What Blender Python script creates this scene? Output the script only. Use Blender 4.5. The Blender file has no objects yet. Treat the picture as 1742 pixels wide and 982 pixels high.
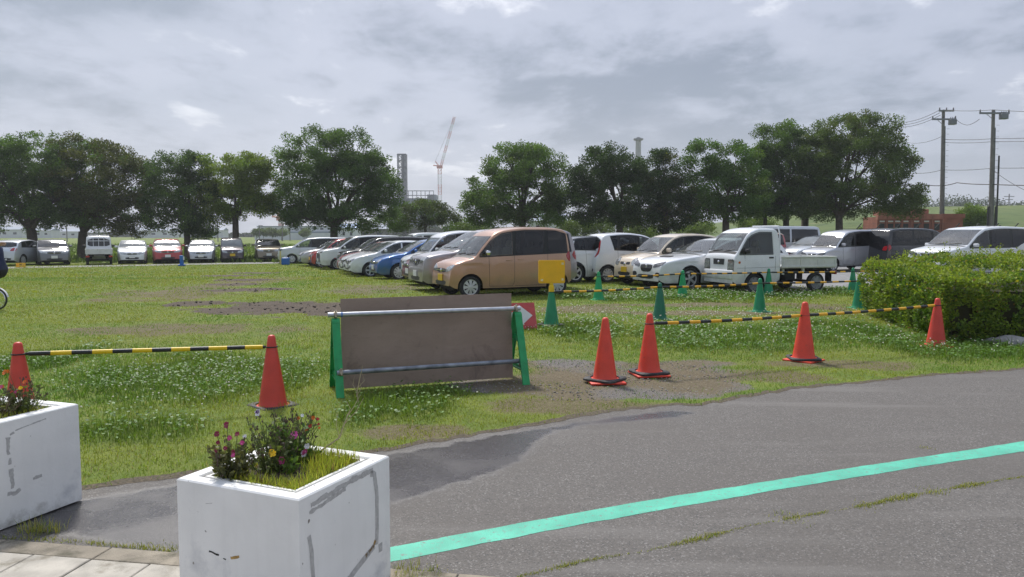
import bpy, bmesh, math, random
import numpy as np
from mathutils import Vector, Matrix, Quaternion
from mathutils.bvhtree import BVHTree
from mathutils.geometry import delaunay_2d_cdt
rnd = random.Random(7)
NR = np.random.default_rng(11)
sc = bpy.context.scene
COL = sc.collection
PI = math.pi
# ------------------------------------------------------------------ camera
F = 1300.0; CX = 871.0; CY = 491.0; HZ = 397.0; CAMH = 1.6
PITCH = math.atan((CY - HZ) / F)
cam = bpy.data.cameras.new('camera'); camo = bpy.data.objects.new('camera', cam); COL.objects.link(camo)
cam.sensor_width = 36; cam.lens = F / 1742 * 36; cam.clip_start = .05; cam.clip_end = 4000
camo.location = (0, 0, CAMH); camo.rotation_euler = (PI / 2 - PITCH, 0, 0)
sc.camera = camo
CP, SP = math.cos(PITCH), math.sin(PITCH)
def ray(px, py):
    a = (px - CX) / F; b = -(py - CY) / F
    return Vector((a, CP + b * SP, -SP + b * CP))
def G(px, py, z=0.0):                     # where a sight line meets the height z (used once, to measure the place)
    d = ray(px, py); t = (z - CAMH) / d.z
    return Vector((0, 0, CAMH)) + d * t
def P(px, py, Y):
    d = ray(px, py); t = Y / d.y
    return Vector((0, 0, CAMH)) + d * t
def smooth(a, b, x):
    t = np.clip((np.asarray(x, float) - a) / (b - a), 0, 1); return t * t * (3 - 2 * t)
def zg(x, y):                             # the meadow falls gently away to the far left
    return -0.33 * smooth(20, 42, y) * smooth(9, -4, x)
# ------------------------------------------------------------------ value noise (numpy)
_tab = NR.random((256, 256))
def vnoise(x, y):
    xi = np.floor(x).astype(int); yi = np.floor(y).astype(int); fx = x - xi; fy = y - yi
    fx = fx * fx * (3 - 2 * fx); fy = fy * fy * (3 - 2 * fy)
    g = lambda i, j: _tab[i & 255, j & 255]
    return (g(xi, yi) * (1 - fx) + g(xi + 1, yi) * fx) * (1 - fy) + (g(xi, yi + 1) * (1 - fx) + g(xi + 1, yi + 1) * fx) * fy
def fbm(x, y, o=4):
    s = 0; a = .5; x = np.asarray(x, float); y = np.asarray(y, float)
    for i in range(o):
        s = s + a * vnoise(x * 2 ** i + 17.3 * i, y * 2 ** i + 9.1 * i); a *= .5
    return s / (1 - .5 ** o)
# ------------------------------------------------------------------ materials
def mat(name, base=(.5, .5, .5), rough=.6, metal=0., spec=.5, coat=0., nscale=0., namt=0., bump=0., bscale=0., alpha=None, ior=1.5, vary=None, dirt=None):
    m = bpy.data.materials.new(name); m.use_nodes = True
    nt = m.node_tree; b = nt.nodes['Principled BSDF']
    b.inputs['Base Color'].default_value = (*base, 1); b.inputs['Roughness'].default_value = rough
    b.inputs['Metallic'].default_value = metal; b.inputs['IOR'].default_value = ior
    b.inputs['Specular IOR Level'].default_value = spec
    b.inputs['Coat Weight'].default_value = coat; b.inputs['Coat Roughness'].default_value = .04
    tc = None
    def coords():
        nonlocal tc
        if tc is None: tc = nt.nodes.new('ShaderNodeTexCoord')
        return tc.outputs['Object']
    if namt:
        n = nt.nodes.new('ShaderNodeTexNoise'); n.inputs['Scale'].default_value = nscale; n.inputs['Detail'].default_value = 6
        nt.links.new(coords(), n.inputs['Vector'])
        r = nt.nodes.new('ShaderNodeMapRange'); r.inputs['To Min'].default_value = 1 - namt; r.inputs['To Max'].default_value = 1 + namt
        r.inputs['From Min'].default_value = .3; r.inputs['From Max'].default_value = .7
        nt.links.new(n.outputs['Fac'], r.inputs['Value'])
        mx = nt.nodes.new('ShaderNodeMix'); mx.data_type = 'RGBA'; mx.blend_type = 'MULTIPLY'; mx.inputs['Factor'].default_value = 1
        mx.inputs['A'].default_value = (*base, 1)
        nt.links.new(r.outputs['Result'], mx.inputs['B']); last = mx.outputs['Result']
        if dirt:
            dc, dscale, dthr = dirt
            n2 = nt.nodes.new('ShaderNodeTexNoise'); n2.inputs['Scale'].default_value = dscale; n2.inputs['Detail'].default_value = 9
            n2.inputs['Roughness'].default_value = .65
            nt.links.new(coords(), n2.inputs['Vector'])
            r2 = nt.nodes.new('ShaderNodeMapRange'); r2.inputs['From Min'].default_value = dthr; r2.inputs['From Max'].default_value = dthr + .14
            nt.links.new(n2.outputs['Fac'], r2.inputs['Value'])
            m2 = nt.nodes.new('ShaderNodeMix'); m2.data_type = 'RGBA'; m2.inputs['B'].default_value = (*dc, 1)
            nt.links.new(last, m2.inputs['A']); nt.links.new(r2.outputs['Result'], m2.inputs['Factor']); last = m2.outputs['Result']
        nt.links.new(last, b.inputs['Base Color'])
    if bump:
        n = nt.nodes.new('ShaderNodeTexNoise'); n.inputs['Scale'].default_value = bscale; n.inputs['Detail'].default_value = 5
        nt.links.new(coords(), n.inputs['Vector'])
        bp = nt.nodes.new('ShaderNodeBump'); bp.inputs['Strength'].default_value = bump; bp.inputs['Distance'].default_value = .01
        nt.links.new(n.outputs['Fac'], bp.inputs['Height']); nt.links.new(bp.outputs['Normal'], b.inputs['Normal'])
    return m
def leafmat(name, trans=.35, rough=.55, attr='Col', spec=.25):
    """leaf or blade: colour from the attribute each leaf carries, some light passes through"""
    m = bpy.data.materials.new(name); m.use_nodes = True; nt = m.node_tree
    b = nt.nodes['Principled BSDF']; out = nt.nodes['Material Output']
    a = nt.nodes.new('ShaderNodeAttribute'); a.attribute_name = attr
    b.inputs['Roughness'].default_value = rough; b.inputs['Specular IOR Level'].default_value = spec
    nt.links.new(a.outputs['Color'], b.inputs['Base Color'])
    t = nt.nodes.new('ShaderNodeBsdfTranslucent'); h = nt.nodes.new('ShaderNodeMix'); h.data_type = 'RGBA'; h.blend_type = 'MULTIPLY'
    h.inputs['Factor'].default_value = 1; h.inputs['B'].default_value = (1.25, 1.3, .6, 1)
    nt.links.new(a.outputs['Color'], h.inputs['A']); nt.links.new(h.outputs['Result'], t.inputs['Color'])
    mx = nt.nodes.new('ShaderNodeMixShader'); mx.inputs['Fac'].default_value = trans
    nt.links.new(b.outputs['BSDF'], mx.inputs[1]); nt.links.new(t.outputs['BSDF'], mx.inputs[2]); nt.links.new(mx.outputs['Shader'], out.inputs['Surface'])
    return m
M = {}
# ------------------------------------------------------------------ mesh collector
class MB:
    def __init__(s): s.v = []; s.f = []; s.m = []; s.c = 0
    def add(s, vs, fs, mi=0):
        o = len(s.v); s.v += [tuple(v) for v in vs]; s.f += [tuple(i + o for i in f) for f in fs]; s.m += [mi] * len(fs); return s
    def box(s, c, d, R=None, mi=0, bev=0.):
        x, y, z = d[0] / 2, d[1] / 2, d[2] / 2
        if bev <= 0:
            vs = [Vector((a * x, b * y, e * z)) for e in (-1, 1) for b in (-1, 1) for a in (-1, 1)]
            fs = [(0, 2, 3, 1), (4, 5, 7, 6), (0, 1, 5, 4), (2, 6, 7, 3), (0, 4, 6, 2), (1, 3, 7, 5)]
        else:
            bm = bmesh.new(); bmesh.ops.create_cube(bm, size=1)
            for v in bm.verts: v.co = Vector((v.co.x * d[0], v.co.y * d[1], v.co.z * d[2]))
            bmesh.ops.bevel(bm, geom=bm.edges[:], offset=bev, segments=2, affect='EDGES', profile=.5)
            bm.verts.index_update(); vs = [v.co.copy() for v in bm.verts]; fs = [tuple(q.index for q in f.verts) for f in bm.faces]; bm.free()
        if R is not None: vs = [R @ v for v in vs]
        c = Vector(c); return s.add([v + c for v in vs], fs, mi)
    def tube(s, pts, r, seg=8, mi=0, caps=True):
        pts = [Vector(p) for p in pts]; n = len(pts); rs = r if isinstance(r, (list, tuple)) else [r] * n
        vs = []; up = None
        for i, p in enumerate(pts):
            t = (pts[min(i + 1, n - 1)] - pts[max(i - 1, 0)]).normalized()
            if up is None:
                a = Vector((0, 0, 1)) if abs(t.z) < .9 else Vector((1, 0, 0)); up = t.cross(a).normalized()
            up = (up - t * up.dot(t)).normalized(); w = t.cross(up)
            for k in range(seg):
                an = 2 * PI * k / seg; vs.append(p + (up * math.cos(an) + w * math.sin(an)) * rs[i])
        fs = [(i * seg + k, i * seg + (k + 1) % seg, (i + 1) * seg + (k + 1) % seg, (i + 1) * seg + k) for i in range(n - 1) for k in range(seg)]
        if caps: fs += [tuple(range(seg))[::-1], tuple((n - 1) * seg + k for k in range(seg))]
        return s.add(vs, fs, mi)
    def lathe(s, prof, seg=24, mi=0, T=None):
        vs = []; n = len(prof)
        for r, z in prof:
            for k in range(seg):
                a = 2 * PI * k / seg; v = Vector((r * math.cos(a), r * math.sin(a), z)); vs.append(T @ v if T is not None else v)
        fs = [(i * seg + k, i * seg + (k + 1) % seg, (i + 1) * seg + (k + 1) % seg, (i + 1) * seg + k) for i in range(n - 1) for k in range(seg)]
        return s.add(vs, fs, mi)
    def prism(s, poly, T, h, mi=0):
        """poly in the local xy plane of T, thickness h along its z"""
        n = len(poly); vs = [T @ Vector((x, y, 0)) for x, y in poly] + [T @ Vector((x, y, h)) for x, y in poly]
        fs = [tuple(range(n))[::-1], tuple(range(n, 2 * n))] + [(i, (i + 1) % n, n + (i + 1) % n, n + i) for i in range(n)]
        return s.add(vs, fs, mi)
    def sphere(s, c, r, seg=8, rings=5, mi=0, sc_=(1, 1, 1)):
        c = Vector(c); vs = [c + Vector((0, 0, -r * sc_[2]))]
        for i in range(1, rings):
            a = -PI / 2 + PI * i / rings
            for k in range(seg):
                b = 2 * PI * k / seg; vs.append(c + Vector((r * math.cos(a) * math.cos(b) * sc_[0], r * math.cos(a) * math.sin(b) * sc_[1], r * math.sin(a) * sc_[2])))
        vs.append(c + Vector((0, 0, r * sc_[2]))); L = len(vs) - 1
        fs = [(0, 1 + (k + 1) % seg, 1 + k) for k in range(seg)]
        for i in range(rings - 2):
            fs += [(1 + i * seg + k, 1 + i * seg + (k + 1) % seg, 1 + (i + 1) * seg + (k + 1) % seg, 1 + (i + 1) * seg + k) for k in range(seg)]
        fs += [(1 + (rings - 2) * seg + k, 1 + (rings - 2) * seg + (k + 1) % seg, L) for k in range(seg)]
        return s.add(vs, fs, mi)
    def build(s, name, mats, parent=None, smooth=None, auto=False):
        me = bpy.data.meshes.new(name); me.from_pydata(s.v, [], s.f); me.validate()
        if not isinstance(mats, (list, tuple)): mats = [mats]
        for q in mats: me.materials.append(q)
        if len(mats) > 1 and len(me.polygons) == len(s.m): me.polygons.foreach_set('material_index', s.m)
        if smooth: me.polygons.foreach_set('use_smooth', [True] * len(me.polygons))
        if smooth == 'auto': me.set_sharp_from_angle(angle=math.radians(40))
        o = bpy.data.objects.new(name, me); COL.objects.link(o)
        if parent is not None: o.parent = parent
        return o
def npmesh(name, V, Fq, m, col=None, parent=None, k=None, smooth=False):
    """V (n,3); Fq (f,k) same-size faces; col (n,3) per-vertex colour attribute"""
    V = np.asarray(V, np.float32); Fq = np.asarray(Fq, np.int32); k = Fq.shape[1]
    me = bpy.data.meshes.new(name); me.vertices.add(len(V)); me.vertices.foreach_set('co', V.ravel())
    me.loops.add(Fq.size); me.loops.foreach_set('vertex_index', Fq.ravel())
    me.polygons.add(len(Fq)); me.polygons.foreach_set('loop_start', np.arange(0, Fq.size, k, dtype=np.int32))
    me.update(calc_edges=True)
    if col is not None:
        a = me.color_attributes.new('Col', 'FLOAT_COLOR', 'POINT')
        c4 = np.ones((len(V), 4), np.float32); c4[:, :3] = col; a.data.foreach_set('color', c4.ravel())
    if smooth: me.polygons.foreach_set('use_smooth', np.ones(len(Fq), bool))
    me.materials.append(m)
    o = bpy.data.objects.new(name, me); COL.objects.link(o)
    if parent is not None: o.parent = parent
    return o
def empty(name, loc=(0, 0, 0), rz=0.):
    o = bpy.data.objects.new(name, None); o.empty_display_size = .2; COL.objects.link(o); o.location = loc; o.rotation_euler = (0, 0, rz); return o
def tag(o, label=None, cat=None, group=None, kind=None):
    if label: o['label'] = label
    if cat: o['category'] = cat
    if group: o['group'] = group
    if kind: o['kind'] = kind
    return o
def copy_tree(o, parent=None):
    c = o.copy(); COL.objects.link(c)
    if parent is not None: c.parent = parent
    for ch in o.children: copy_tree(ch, c)
    return c
# ------------------------------------------------------------------ world, sun, view
SUN_EL = math.radians(52); SUN_AZ = math.radians(-24)     # azimuth measured from +Y (straight ahead), negative = left
sd = Vector((math.sin(SUN_AZ) * math.cos(SUN_EL), math.cos(SUN_AZ) * math.cos(SUN_EL), math.sin(SUN_EL)))
sl = bpy.data.lights.new('sun', 'SUN'); sl.energy = 3.1; sl.angle = math.radians(7); sl.color = (1, .965, .9)
so = bpy.data.objects.new('sun', sl); COL.objects.link(so); so.rotation_euler = sd.to_track_quat('Z', 'Y').to_euler(); so.location = (0, 0, 60)
w = bpy.data.worlds.new('World'); sc.world = w; w.use_nodes = True; nt = w.node_tree
bg = nt.nodes['Background']; N = nt.nodes.new; L = nt.links.new
sky = N('ShaderNodeTexSky'); sky.sky_type = 'NISHITA'; sky.sun_disc = False; sky.sun_elevation = SUN_EL; sky.sun_rotation = SUN_AZ % (2 * PI)
sky.dust_density = 2.5
SKYOFF = (13.78, 7.86, 5.46)
tc = N('ShaderNodeTexCoord'); sp = N('ShaderNodeSeparateXYZ'); L(tc.outputs['Generated'], sp.inputs[0])
def mth(op, a, b=None, c=None):
    n = N('ShaderNodeMath'); n.operation = op
    for i, q in enumerate((a, b, c)):
        if q is None: continue
        if isinstance(q, (int, float)): n.inputs[i].default_value = q
        else: L(q, n.inputs[i])
    return n.outputs[0]
zz = mth('ADD', mth('MAXIMUM', sp.outputs['Z'], 0.0), .16)
cb = N('ShaderNodeCombineXYZ'); L(mth('DIVIDE', sp.outputs['X'], zz), cb.inputs[0]); L(mth('DIVIDE', sp.outputs['Y'], zz), cb.inputs[1])
mp = N('ShaderNodeMapping'); L(cb.outputs[0], mp.inputs['Vector']); mp.inputs['Location'].default_value = SKYOFF; mp.inputs['Scale'].default_value = (1, .8, 1)
def noise(scale, detail, rough=.55, dist=0., off=0.):
    n = N('ShaderNodeTexNoise'); n.noise_dimensions = '3D'; n.inputs['Scale'].default_value = scale; n.inputs['Detail'].default_value = detail
    n.inputs['Roughness'].default_value = rough; n.inputs['Distortion'].default_value = dist
    if off:
        m2 = N('ShaderNodeMapping'); m2.inputs['Location'].default_value = (off, off * .7, off * .3); L(mp.outputs[0], m2.inputs['Vector']); L(m2.outputs[0], n.inputs['Vector'])
    else: L(mp.outputs[0], n.inputs['Vector'])
    return n.outputs['Fac']
def mrange(v, a, b, c=0., d=1., st='SMOOTHSTEP'):
    n = N('ShaderNodeMapRange'); n.interpolation_type = st
    for k, q in (('From Min', a), ('From Max', b), ('To Min', c), ('To Max', d)): n.inputs[k].default_value = q
    L(v, n.inputs['Value']); return n.outputs['Result']
def mix(f, a, b):
    n = N('ShaderNodeMix'); n.data_type = 'RGBA'
    for q, i in ((f, 'Factor'), (a, 'A'), (b, 'B')):
        if isinstance(q, tuple): n.inputs[i].default_value = (*q, 1)
        elif isinstance(q, float): n.inputs[i].default_value = q
        else: L(q, n.inputs[i])
    return n.outputs['Result']
n1 = noise(.86, 9, .56, .25); n2 = noise(2.6, 9, .62, .2, 5.); n3 = noise(.5, 4, .5, 0, 9.)
nn = mth('ADD', mth('MULTIPLY', n1, .72), mth('MULTIPLY', n2, .28))
c = mix(mrange(nn, .43, .53), (.165, .20, .268), (.38, .412, .505))            # cloud layer, thick to thin
c = mix(mrange(n2, .45, .70, 0., .35), c, (.45, .475, .565))
c = mix(mrange(nn, .545, .61, 0., .9), c, (.85, .86, .91))                      # bright thin gaps
c = mix(mrange(n3, .47, .60, 0., .40), c, (.225, .275, .345))
hzf = mrange(sp.outputs['Z'], .0, .17, 1., 0.)
c = mix(mth('MULTIPLY', hzf, .60), c, (.42, .45, .53))                          # deep air near the horizon evens the cloud out
zen = N('ShaderNodeMix'); zen.data_type = 'RGBA'; zen.blend_type = 'MULTIPLY'; zen.inputs['Factor'].default_value = 1; L(c, zen.inputs['A'])   # an overcast sky is brightest overhead
L(mrange(sp.outputs['Z'], .28, .95, 1., 2.0), zen.inputs['B']); c = zen.outputs['Result']
bg.inputs['Strength'].default_value = .12; L(sky.outputs[0], bg.inputs['Color'])           # clear sky seen through
bg2 = N('ShaderNodeBackground'); L(c, bg2.inputs['Color']); bg2.inputs['Strength'].default_value = 1.0   # the cloud deck
ms = N('ShaderNodeMixShader'); ms.inputs['Fac'].default_value = .88
L(bg.outputs[0], ms.inputs[1]); L(bg2.outputs[0], ms.inputs[2]); L(ms.outputs[0], nt.nodes['World Output'].inputs['Surface'])
sc.view_settings.view_transform = 'Standard'; sc.view_settings.look = 'None'; sc.view_settings.gamma = 1; sc.view_settings.use_curve_mapping = False
sc.view_settings.exposure = 0.42
sc.render.engine = 'CYCLES'
sc.cycles.use_denoising = True; sc.cycles.max_bounces = 6; sc.cycles.transparent_max_bounces = 20; sc.cycles.volume_bounces = 0
sc.cycles.use_adaptive_sampling = True; sc.cycles.adaptive_threshold = .02
# ================================================================== GROUND
def rng(a, b, n): return NR.uniform(a, b, n)
def inpoly(x, y, poly):
    r = np.zeros(x.shape, bool); n = len(poly)
    for i in range(n):
        x1, y1 = poly[i]; x2, y2 = poly[(i + 1) % n]
        if y1 == y2: continue
        c_ = ((y1 > y) != (y2 > y)) & (x < (x2 - x1) * (y - y1) / (y2 - y1) + x1); r ^= c_
    return r
def G2(px, py): v = G(px, py); return (v.x, v.y)
def ell(px, py, rx, ry):
    c0 = G(px, py); D = c0.y; return (c0.x, c0.y, rx / F * D, abs(G(px, py - ry).y - G(px, py + ry).y) / 2)
MUD = [ell(470, 523, 160, 16), ell(330, 518, 60, 6), ell(560, 527, 60, 12), ell(425, 493, 80, 4), ell(395, 482, 60, 3), ell(415, 472, 60, 3.5), ell(390, 462, 55, 3), ell(435, 455, 50, 2.5)]
TRK = [ell(1190, 519, 300, 4.5), ell(1190, 532, 300, 5), ell(1390, 523, 70, 6), ell(1000, 525, 120, 7)]
GRV = [ell(1000, 640, 150, 30), ell(1180, 636, 120, 26), ell(850, 655, 110, 17), ell(1220, 655, 90, 14), ell(1060, 668, 190, 18), ell(960, 620, 70, 14)]
LUSH = [ell(330, 640, 250, 50), ell(700, 690, 110, 32), ell(990, 560, 110, 22), ell(1240, 575, 260, 30), ell(1600, 590, 160, 26), ell(1150, 503, 260, 12), ell(620, 705, 60, 30), ell(760, 668, 60, 14), ell(250, 730, 130, 30), ell(1480, 500, 120, 10), ell(40, 620, 90, 40), ell(1420, 560, 120, 18)]
WORN = [ell(940, 645, 240, 46), ell(1170, 640, 200, 40), ell(700, 735, 160, 20), ell(980, 690, 260, 26), ell(1300, 640, 220, 22), ell(410, 478, 95, 26), ell(300, 560, 330, 20), ell(640, 490, 120, 14), ell(300, 500, 200, 18), ell(1450, 620, 220, 14)]
def emask(x, y, es, nz=.9, ns=1.6):
    m = np.zeros_like(x)
    jx = fbm(x * ns, y * ns, 4) - .5
    for cx, cy, rx, ry in es:
        d = np.sqrt(((x - cx) / rx) ** 2 + ((y - cy) / ry) ** 2)
        m = np.maximum(m, 1 - d + jx * nz)
    return np.clip(m, 0, 1)
def axis(lo, hi, step, far, grow=1.25):
    a = list(np.arange(lo, hi + 1e-6, step)); s = step; q = hi
    while q < far: s *= grow; q += s; a.append(min(q, far))
    s = step; q = lo; pre = []
    while q > -far: s *= grow; q -= s; pre.append(max(q, -far))
    return np.array(pre[::-1] + a)
gx = axis(-12, 12, .13, 780); gy = axis(3, 32, .13, 1400); gy = gy[gy > -60]
X, Y = np.meshgrid(gx, gy); xs = X.ravel(); ys = Y.ravel()
mud = np.clip(emask(xs, ys, MUD, 1.1) * 2.2, 0, 1); trk = np.maximum(np.clip(emask(xs, ys, TRK, .9) * 1.6, 0, 1), .62 * np.clip(emask(xs, ys, WORN, 1.0) * 1.5, 0, 1)); grv = np.clip(emask(xs, ys, GRV, 1.2) * 2, 0, 1); lush = np.clip(emask(xs, ys, LUSH, .8) * 2, 0, 1)
zs = zg(xs, ys) + np.where((ys < 34) & (ys > 3), (fbm(xs * 5, ys * 5, 3) - .5) * .16 * np.clip(mud - .2, 0, 1) + (fbm(xs * 3, ys * 3, 2) - .5) * .07 * np.clip(trk - .2, 0, 1), 0)
nx, ny = len(gx), len(gy)
I = np.arange(nx * ny).reshape(ny, nx)
Q = np.stack([I[:-1, :-1].ravel(), I[:-1, 1:].ravel(), I[1:, 1:].ravel(), I[1:, :-1].ravel()], 1)
def ground_mat():
    m = bpy.data.materials.new('meadow'); m.use_nodes = True; nt = m.node_tree; N = nt.nodes.new; L = nt.links.new
    b = nt.nodes['Principled BSDF']; b.inputs['Roughness'].default_value = .9; b.inputs['Specular IOR Level'].default_value = .2
    a = N('ShaderNodeAttribute'); a.attribute_name = 'Col'; sp = N('ShaderNodeSeparateColor'); L(a.outputs['Color'], sp.inputs[0])
    tc = N('ShaderNodeTexCoord')
    def ns(scale, det=6, r=.6):
        n = N('ShaderNodeTexNoise'); n.inputs['Scale'].default_value = scale; n.inputs['Detail'].default_value = det; n.inputs['Roughness'].default_value = r; L(tc.outputs['Object'], n.inputs['Vector']); return n.outputs['Fac']
    def mr(v, a_, b_, c_=0., d_=1.):
        n = N('ShaderNodeMapRange'); n.interpolation_type = 'SMOOTHSTEP'
        for k, q in (('From Min', a_), ('From Max', b_), ('To Min', c_), ('To Max', d_)): n.inputs[k].default_value = q
        L(v, n.inputs['Value']); return n.outputs['Result']
    def mx(f, A, B):
        n = N('ShaderNodeMix'); n.data_type = 'RGBA'
        for q, i in ((f, 'Factor'), (A, 'A'), (B, 'B')):
            if isinstance(q, tuple): n.inputs[i].default_value = (*q, 1)
            elif isinstance(q, float): n.inputs[i].default_value = q
            else: L(q, n.inputs[i])
        return n.outputs['Result']
    def ad(x, y, k):
        n = N('ShaderNodeMath'); n.operation = 'MULTIPLY_ADD'; L(y, n.inputs[0]); n.inputs[1].default_value = k; L(x, n.inputs[2]); return n.outputs[0]
    fine = ns(38, 5, .7); mid = ns(2.3, 6, .65); big = ns(.22, 5, .6); vf = ns(140, 3)
    c = mx(mr(mid, .35, .68), (.10, .160, .025), (.185, .22, .038))
    c = mx(mr(big, .42, .6, 0., .55), c, (.165, .185, .038))
    c = mx(mr(fine, .5, .68, 0., .7), c, (.045, .07, .015))
    c = mx(mr(vf, .56, .7, 0., .5), c, (.22, .21, .09))
    mudc = mx(mr(fine, .35, .65), (.045, .033, .023), (.112, .083, .058))
    trkc = mx(mr(fine, .35, .65), (.095, .072, .040), (.19, .155, .095))
    grc = mx(mr(vf, .4, .66), (.09, .078, .066), (.27, .25, .235))
    def edge(ch, k=.9):
        return mr(ad(ad(ch, fine, .55), mid, .35), .72, .98)
    c = mx(edge(sp.outputs[2]), c, grc)
    n = N('ShaderNodeMath'); n.operation = 'MULTIPLY'; n.inputs[1].default_value = .9
    L(edge(sp.outputs[1]), n.inputs[0]); c = mx(n.outputs[0], c, trkc)
    e = edge(sp.outputs[0]); c = mx(e, c, mudc)
    L(c, b.inputs['Base Color'])
    rr = N('ShaderNodeMapRange'); rr.inputs['To Min'].default_value = .9; rr.inputs['To Max'].default_value = .82; L(e, rr.inputs['Value']); L(rr.outputs['Result'], b.inputs['Roughness'])
    bp = N('ShaderNodeBump'); bp.inputs['Strength'].default_value = .8; bp.inputs['Distance'].default_value = .02; L(fine, bp.inputs['Height']); L(bp.outputs[0], b.inputs['Normal'])
    return m
M['ground'] = ground_mat()
go = npmesh('ground', np.stack([xs, ys, zs], 1), Q, M['ground'], np.stack([mud, trk, grv], 1), smooth=True); tag(go, kind='structure')
# ------------------------------------------------------------------ road
EDGE = [(-700, 960), (-300, 890), (20, 848), (138, 833), (220, 822), (300, 812), (420, 797), (540, 783), (640, 768), (700, 757), (760, 748), (830, 733), (880, 725), (960, 714), (1010, 707), (1060, 698), (1120, 692), (1190, 689), (1225, 681), (1290, 669), (1400, 656), (1520, 645), (1640, 636), (1742, 628), (1900, 616), (2200, 597)]
ew = [Vector(G2(*p)) for p in EDGE]
el = []
for i in range(len(ew) - 1):
    n = max(1, int((ew[i + 1] - ew[i]).length / .04))
    for k in range(n): el.append(ew[i].lerp(ew[i + 1], k / n))
el.append(ew[-1])
ex = np.array([p.x for p in el]); ey = np.array([p.y for p in el])
ey = ey + (fbm(ex * 9, ey * 9, 4) - .5) * .14 + (fbm(ex * 2, ey * 0 + 3, 2) - .5) * .12
road_poly = list(zip(ex, ey)) + [(40, 10), (40, -20), (-12, -20), (-12, float(ey[0]))]
def asphalt(name, wet=False):
    m = bpy.data.materials.new(name); m.use_nodes = True; nt = m.node_tree; N = nt.nodes.new; L = nt.links.new
    b = nt.nodes['Principled BSDF']; tc = N('ShaderNodeTexCoord')
    def ns(scale, det=5, r=.6, sc_=None, rot=0.):
        n = N('ShaderNodeTexNoise'); n.inputs['Scale'].default_value = scale; n.inputs['Detail'].default_value = det; n.inputs['Roughness'].default_value = r
        if sc_:
            mp = N('ShaderNodeMapping'); mp.inputs['Scale'].default_value = sc_; mp.inputs['Rotation'].default_value = (0, 0, rot); L(tc.outputs['Object'], mp.inputs[0]); L(mp.outputs[0], n.inputs['Vector'])
        else: L(tc.outputs['Object'], n.inputs['Vector'])
        return n.outputs['Fac']
    def mr(v, a_, b_, c_=0., d_=1.):
        n = N('ShaderNodeMapRange'); n.interpolation_type = 'SMOOTHSTEP'
        for k, q in (('From Min', a_), ('From Max', b_), ('To Min', c_), ('To Max', d_)): n.inputs[k].default_value = q
        L(v, n.inputs['Value']); return n.outputs['Result']
    def mx(f, A, B):
        n = N('ShaderNodeMix'); n.data_type = 'RGBA'
        for q, i in ((f, 'Factor'), (A, 'A'), (B, 'B')):
            if isinstance(q, tuple): n.inputs[i].default_value = (*q, 1)
            else: L(q, n.inputs[i])
        return n.outputs['Result']
    vo = N('ShaderNodeTexVoronoi'); vo.inputs['Scale'].default_value = 120; L(tc.outputs['Object'], vo.inputs['Vector'])
    vs = N('ShaderNodeSeparateColor'); L(vo.outputs['Color'], vs.inputs[0])
    c = mx(vs.outputs[0], (.092, .083, .075), (.142, .128, .116))
    c = mx(mr(vs.outputs[1], .86, .96), c, (.215, .20, .188))
    c = mx(mr(vs.outputs[2], .86, .96), c, (.06, .058, .057))
    big = ns(.9, 6, .62); streak = ns(1.2, 6, .6, (.16, 1.6, 1), -.36); fine = ns(230, 2); blot = ns(5, 7, .7)
    c = mx(mr(big, .42, .66, 0., .5), c, (.105, .093, .083))
    c = mx(mr(streak, .52, .70, 0., .5), c, (.19, .176, .163))
    c = mx(mr(blot, .5, .75, 0., .3), c, (.075, .07, .066))
    at = N('ShaderNodeAttribute'); at.attribute_name = 'Col'; ss = N('ShaderNodeSeparateColor'); L(at.outputs['Color'], ss.inputs[0])
    wn = N('ShaderNodeMath'); wn.operation = 'MULTIPLY_ADD'; L(blot, wn.inputs[0]); wn.inputs[1].default_value = .5; L(ss.outputs[0], wn.inputs[2])
    wf = mr(wn.outputs[0], .50, .76)
    dk = N('ShaderNodeMix'); dk.data_type = 'RGBA'; dk.blend_type = 'MULTIPLY'; L(wf, dk.inputs['Factor']); L(c, dk.inputs['A']); dk.inputs['B'].default_value = (.47, .46, .50, 1)
    L(dk.outputs['Result'], b.inputs['Base Color'])
    wr = mr(big, .38, .66, .16, .38); rm = N('ShaderNodeMix'); rm.data_type = 'FLOAT'; L(wf, rm.inputs['Factor']); rm.inputs['A'].default_value = .82; L(wr, rm.inputs['B']); L(rm.outputs['Result'], b.inputs['Roughness'])
    bp = N('ShaderNodeBump'); bp.inputs['Distance'].default_value = .004; L(mr(wf, 0., 1., .6, .28), bp.inputs['Strength'])
    dm = N('ShaderNodeMath'); dm.operation = 'ADD'; L(vo.outputs['Distance'], dm.inputs[0]); L(fine, dm.inputs[1]); L(dm.outputs[0], bp.inputs['Height']); L(bp.outputs[0], b.inputs['Normal'])
    return m
M['asphalt'] = asphalt('asphalt')
def sheet(name, poly, z, m, jitter=0., cell=.5, step=None):
    """flat sheet filling a polygon, triangulated"""
    if step:
        q = []
        for i in range(len(poly)):
            a = Vector(poly[i]); b = Vector(poly[(i + 1) % len(poly)]); n = max(1, int((b - a).length / step))
            q += [a.lerp(b, k / n) for k in range(n)]
        poly = [(p.x + (fbm(p.x * 7, p.y * 7, 3) - .5) * jitter, p.y + (fbm(p.x * 7 + 50, p.y * 7, 3) - .5) * jitter) for p in q]
    vs = [Vector(p) for p in poly]; n = len(vs)
    r = delaunay_2d_cdt(vs, [], [list(range(n))], 1, 1e-5)
    mb = MB(); mb.add([(v.x, v.y, z) for v in r[0]], [tuple(f) for f in r[2]])
    o = mb.build(name, m)
    for p in o.data.polygons:
        if p.normal.z < 0: p.flip()
    return tag(o, kind='structure')
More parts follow.
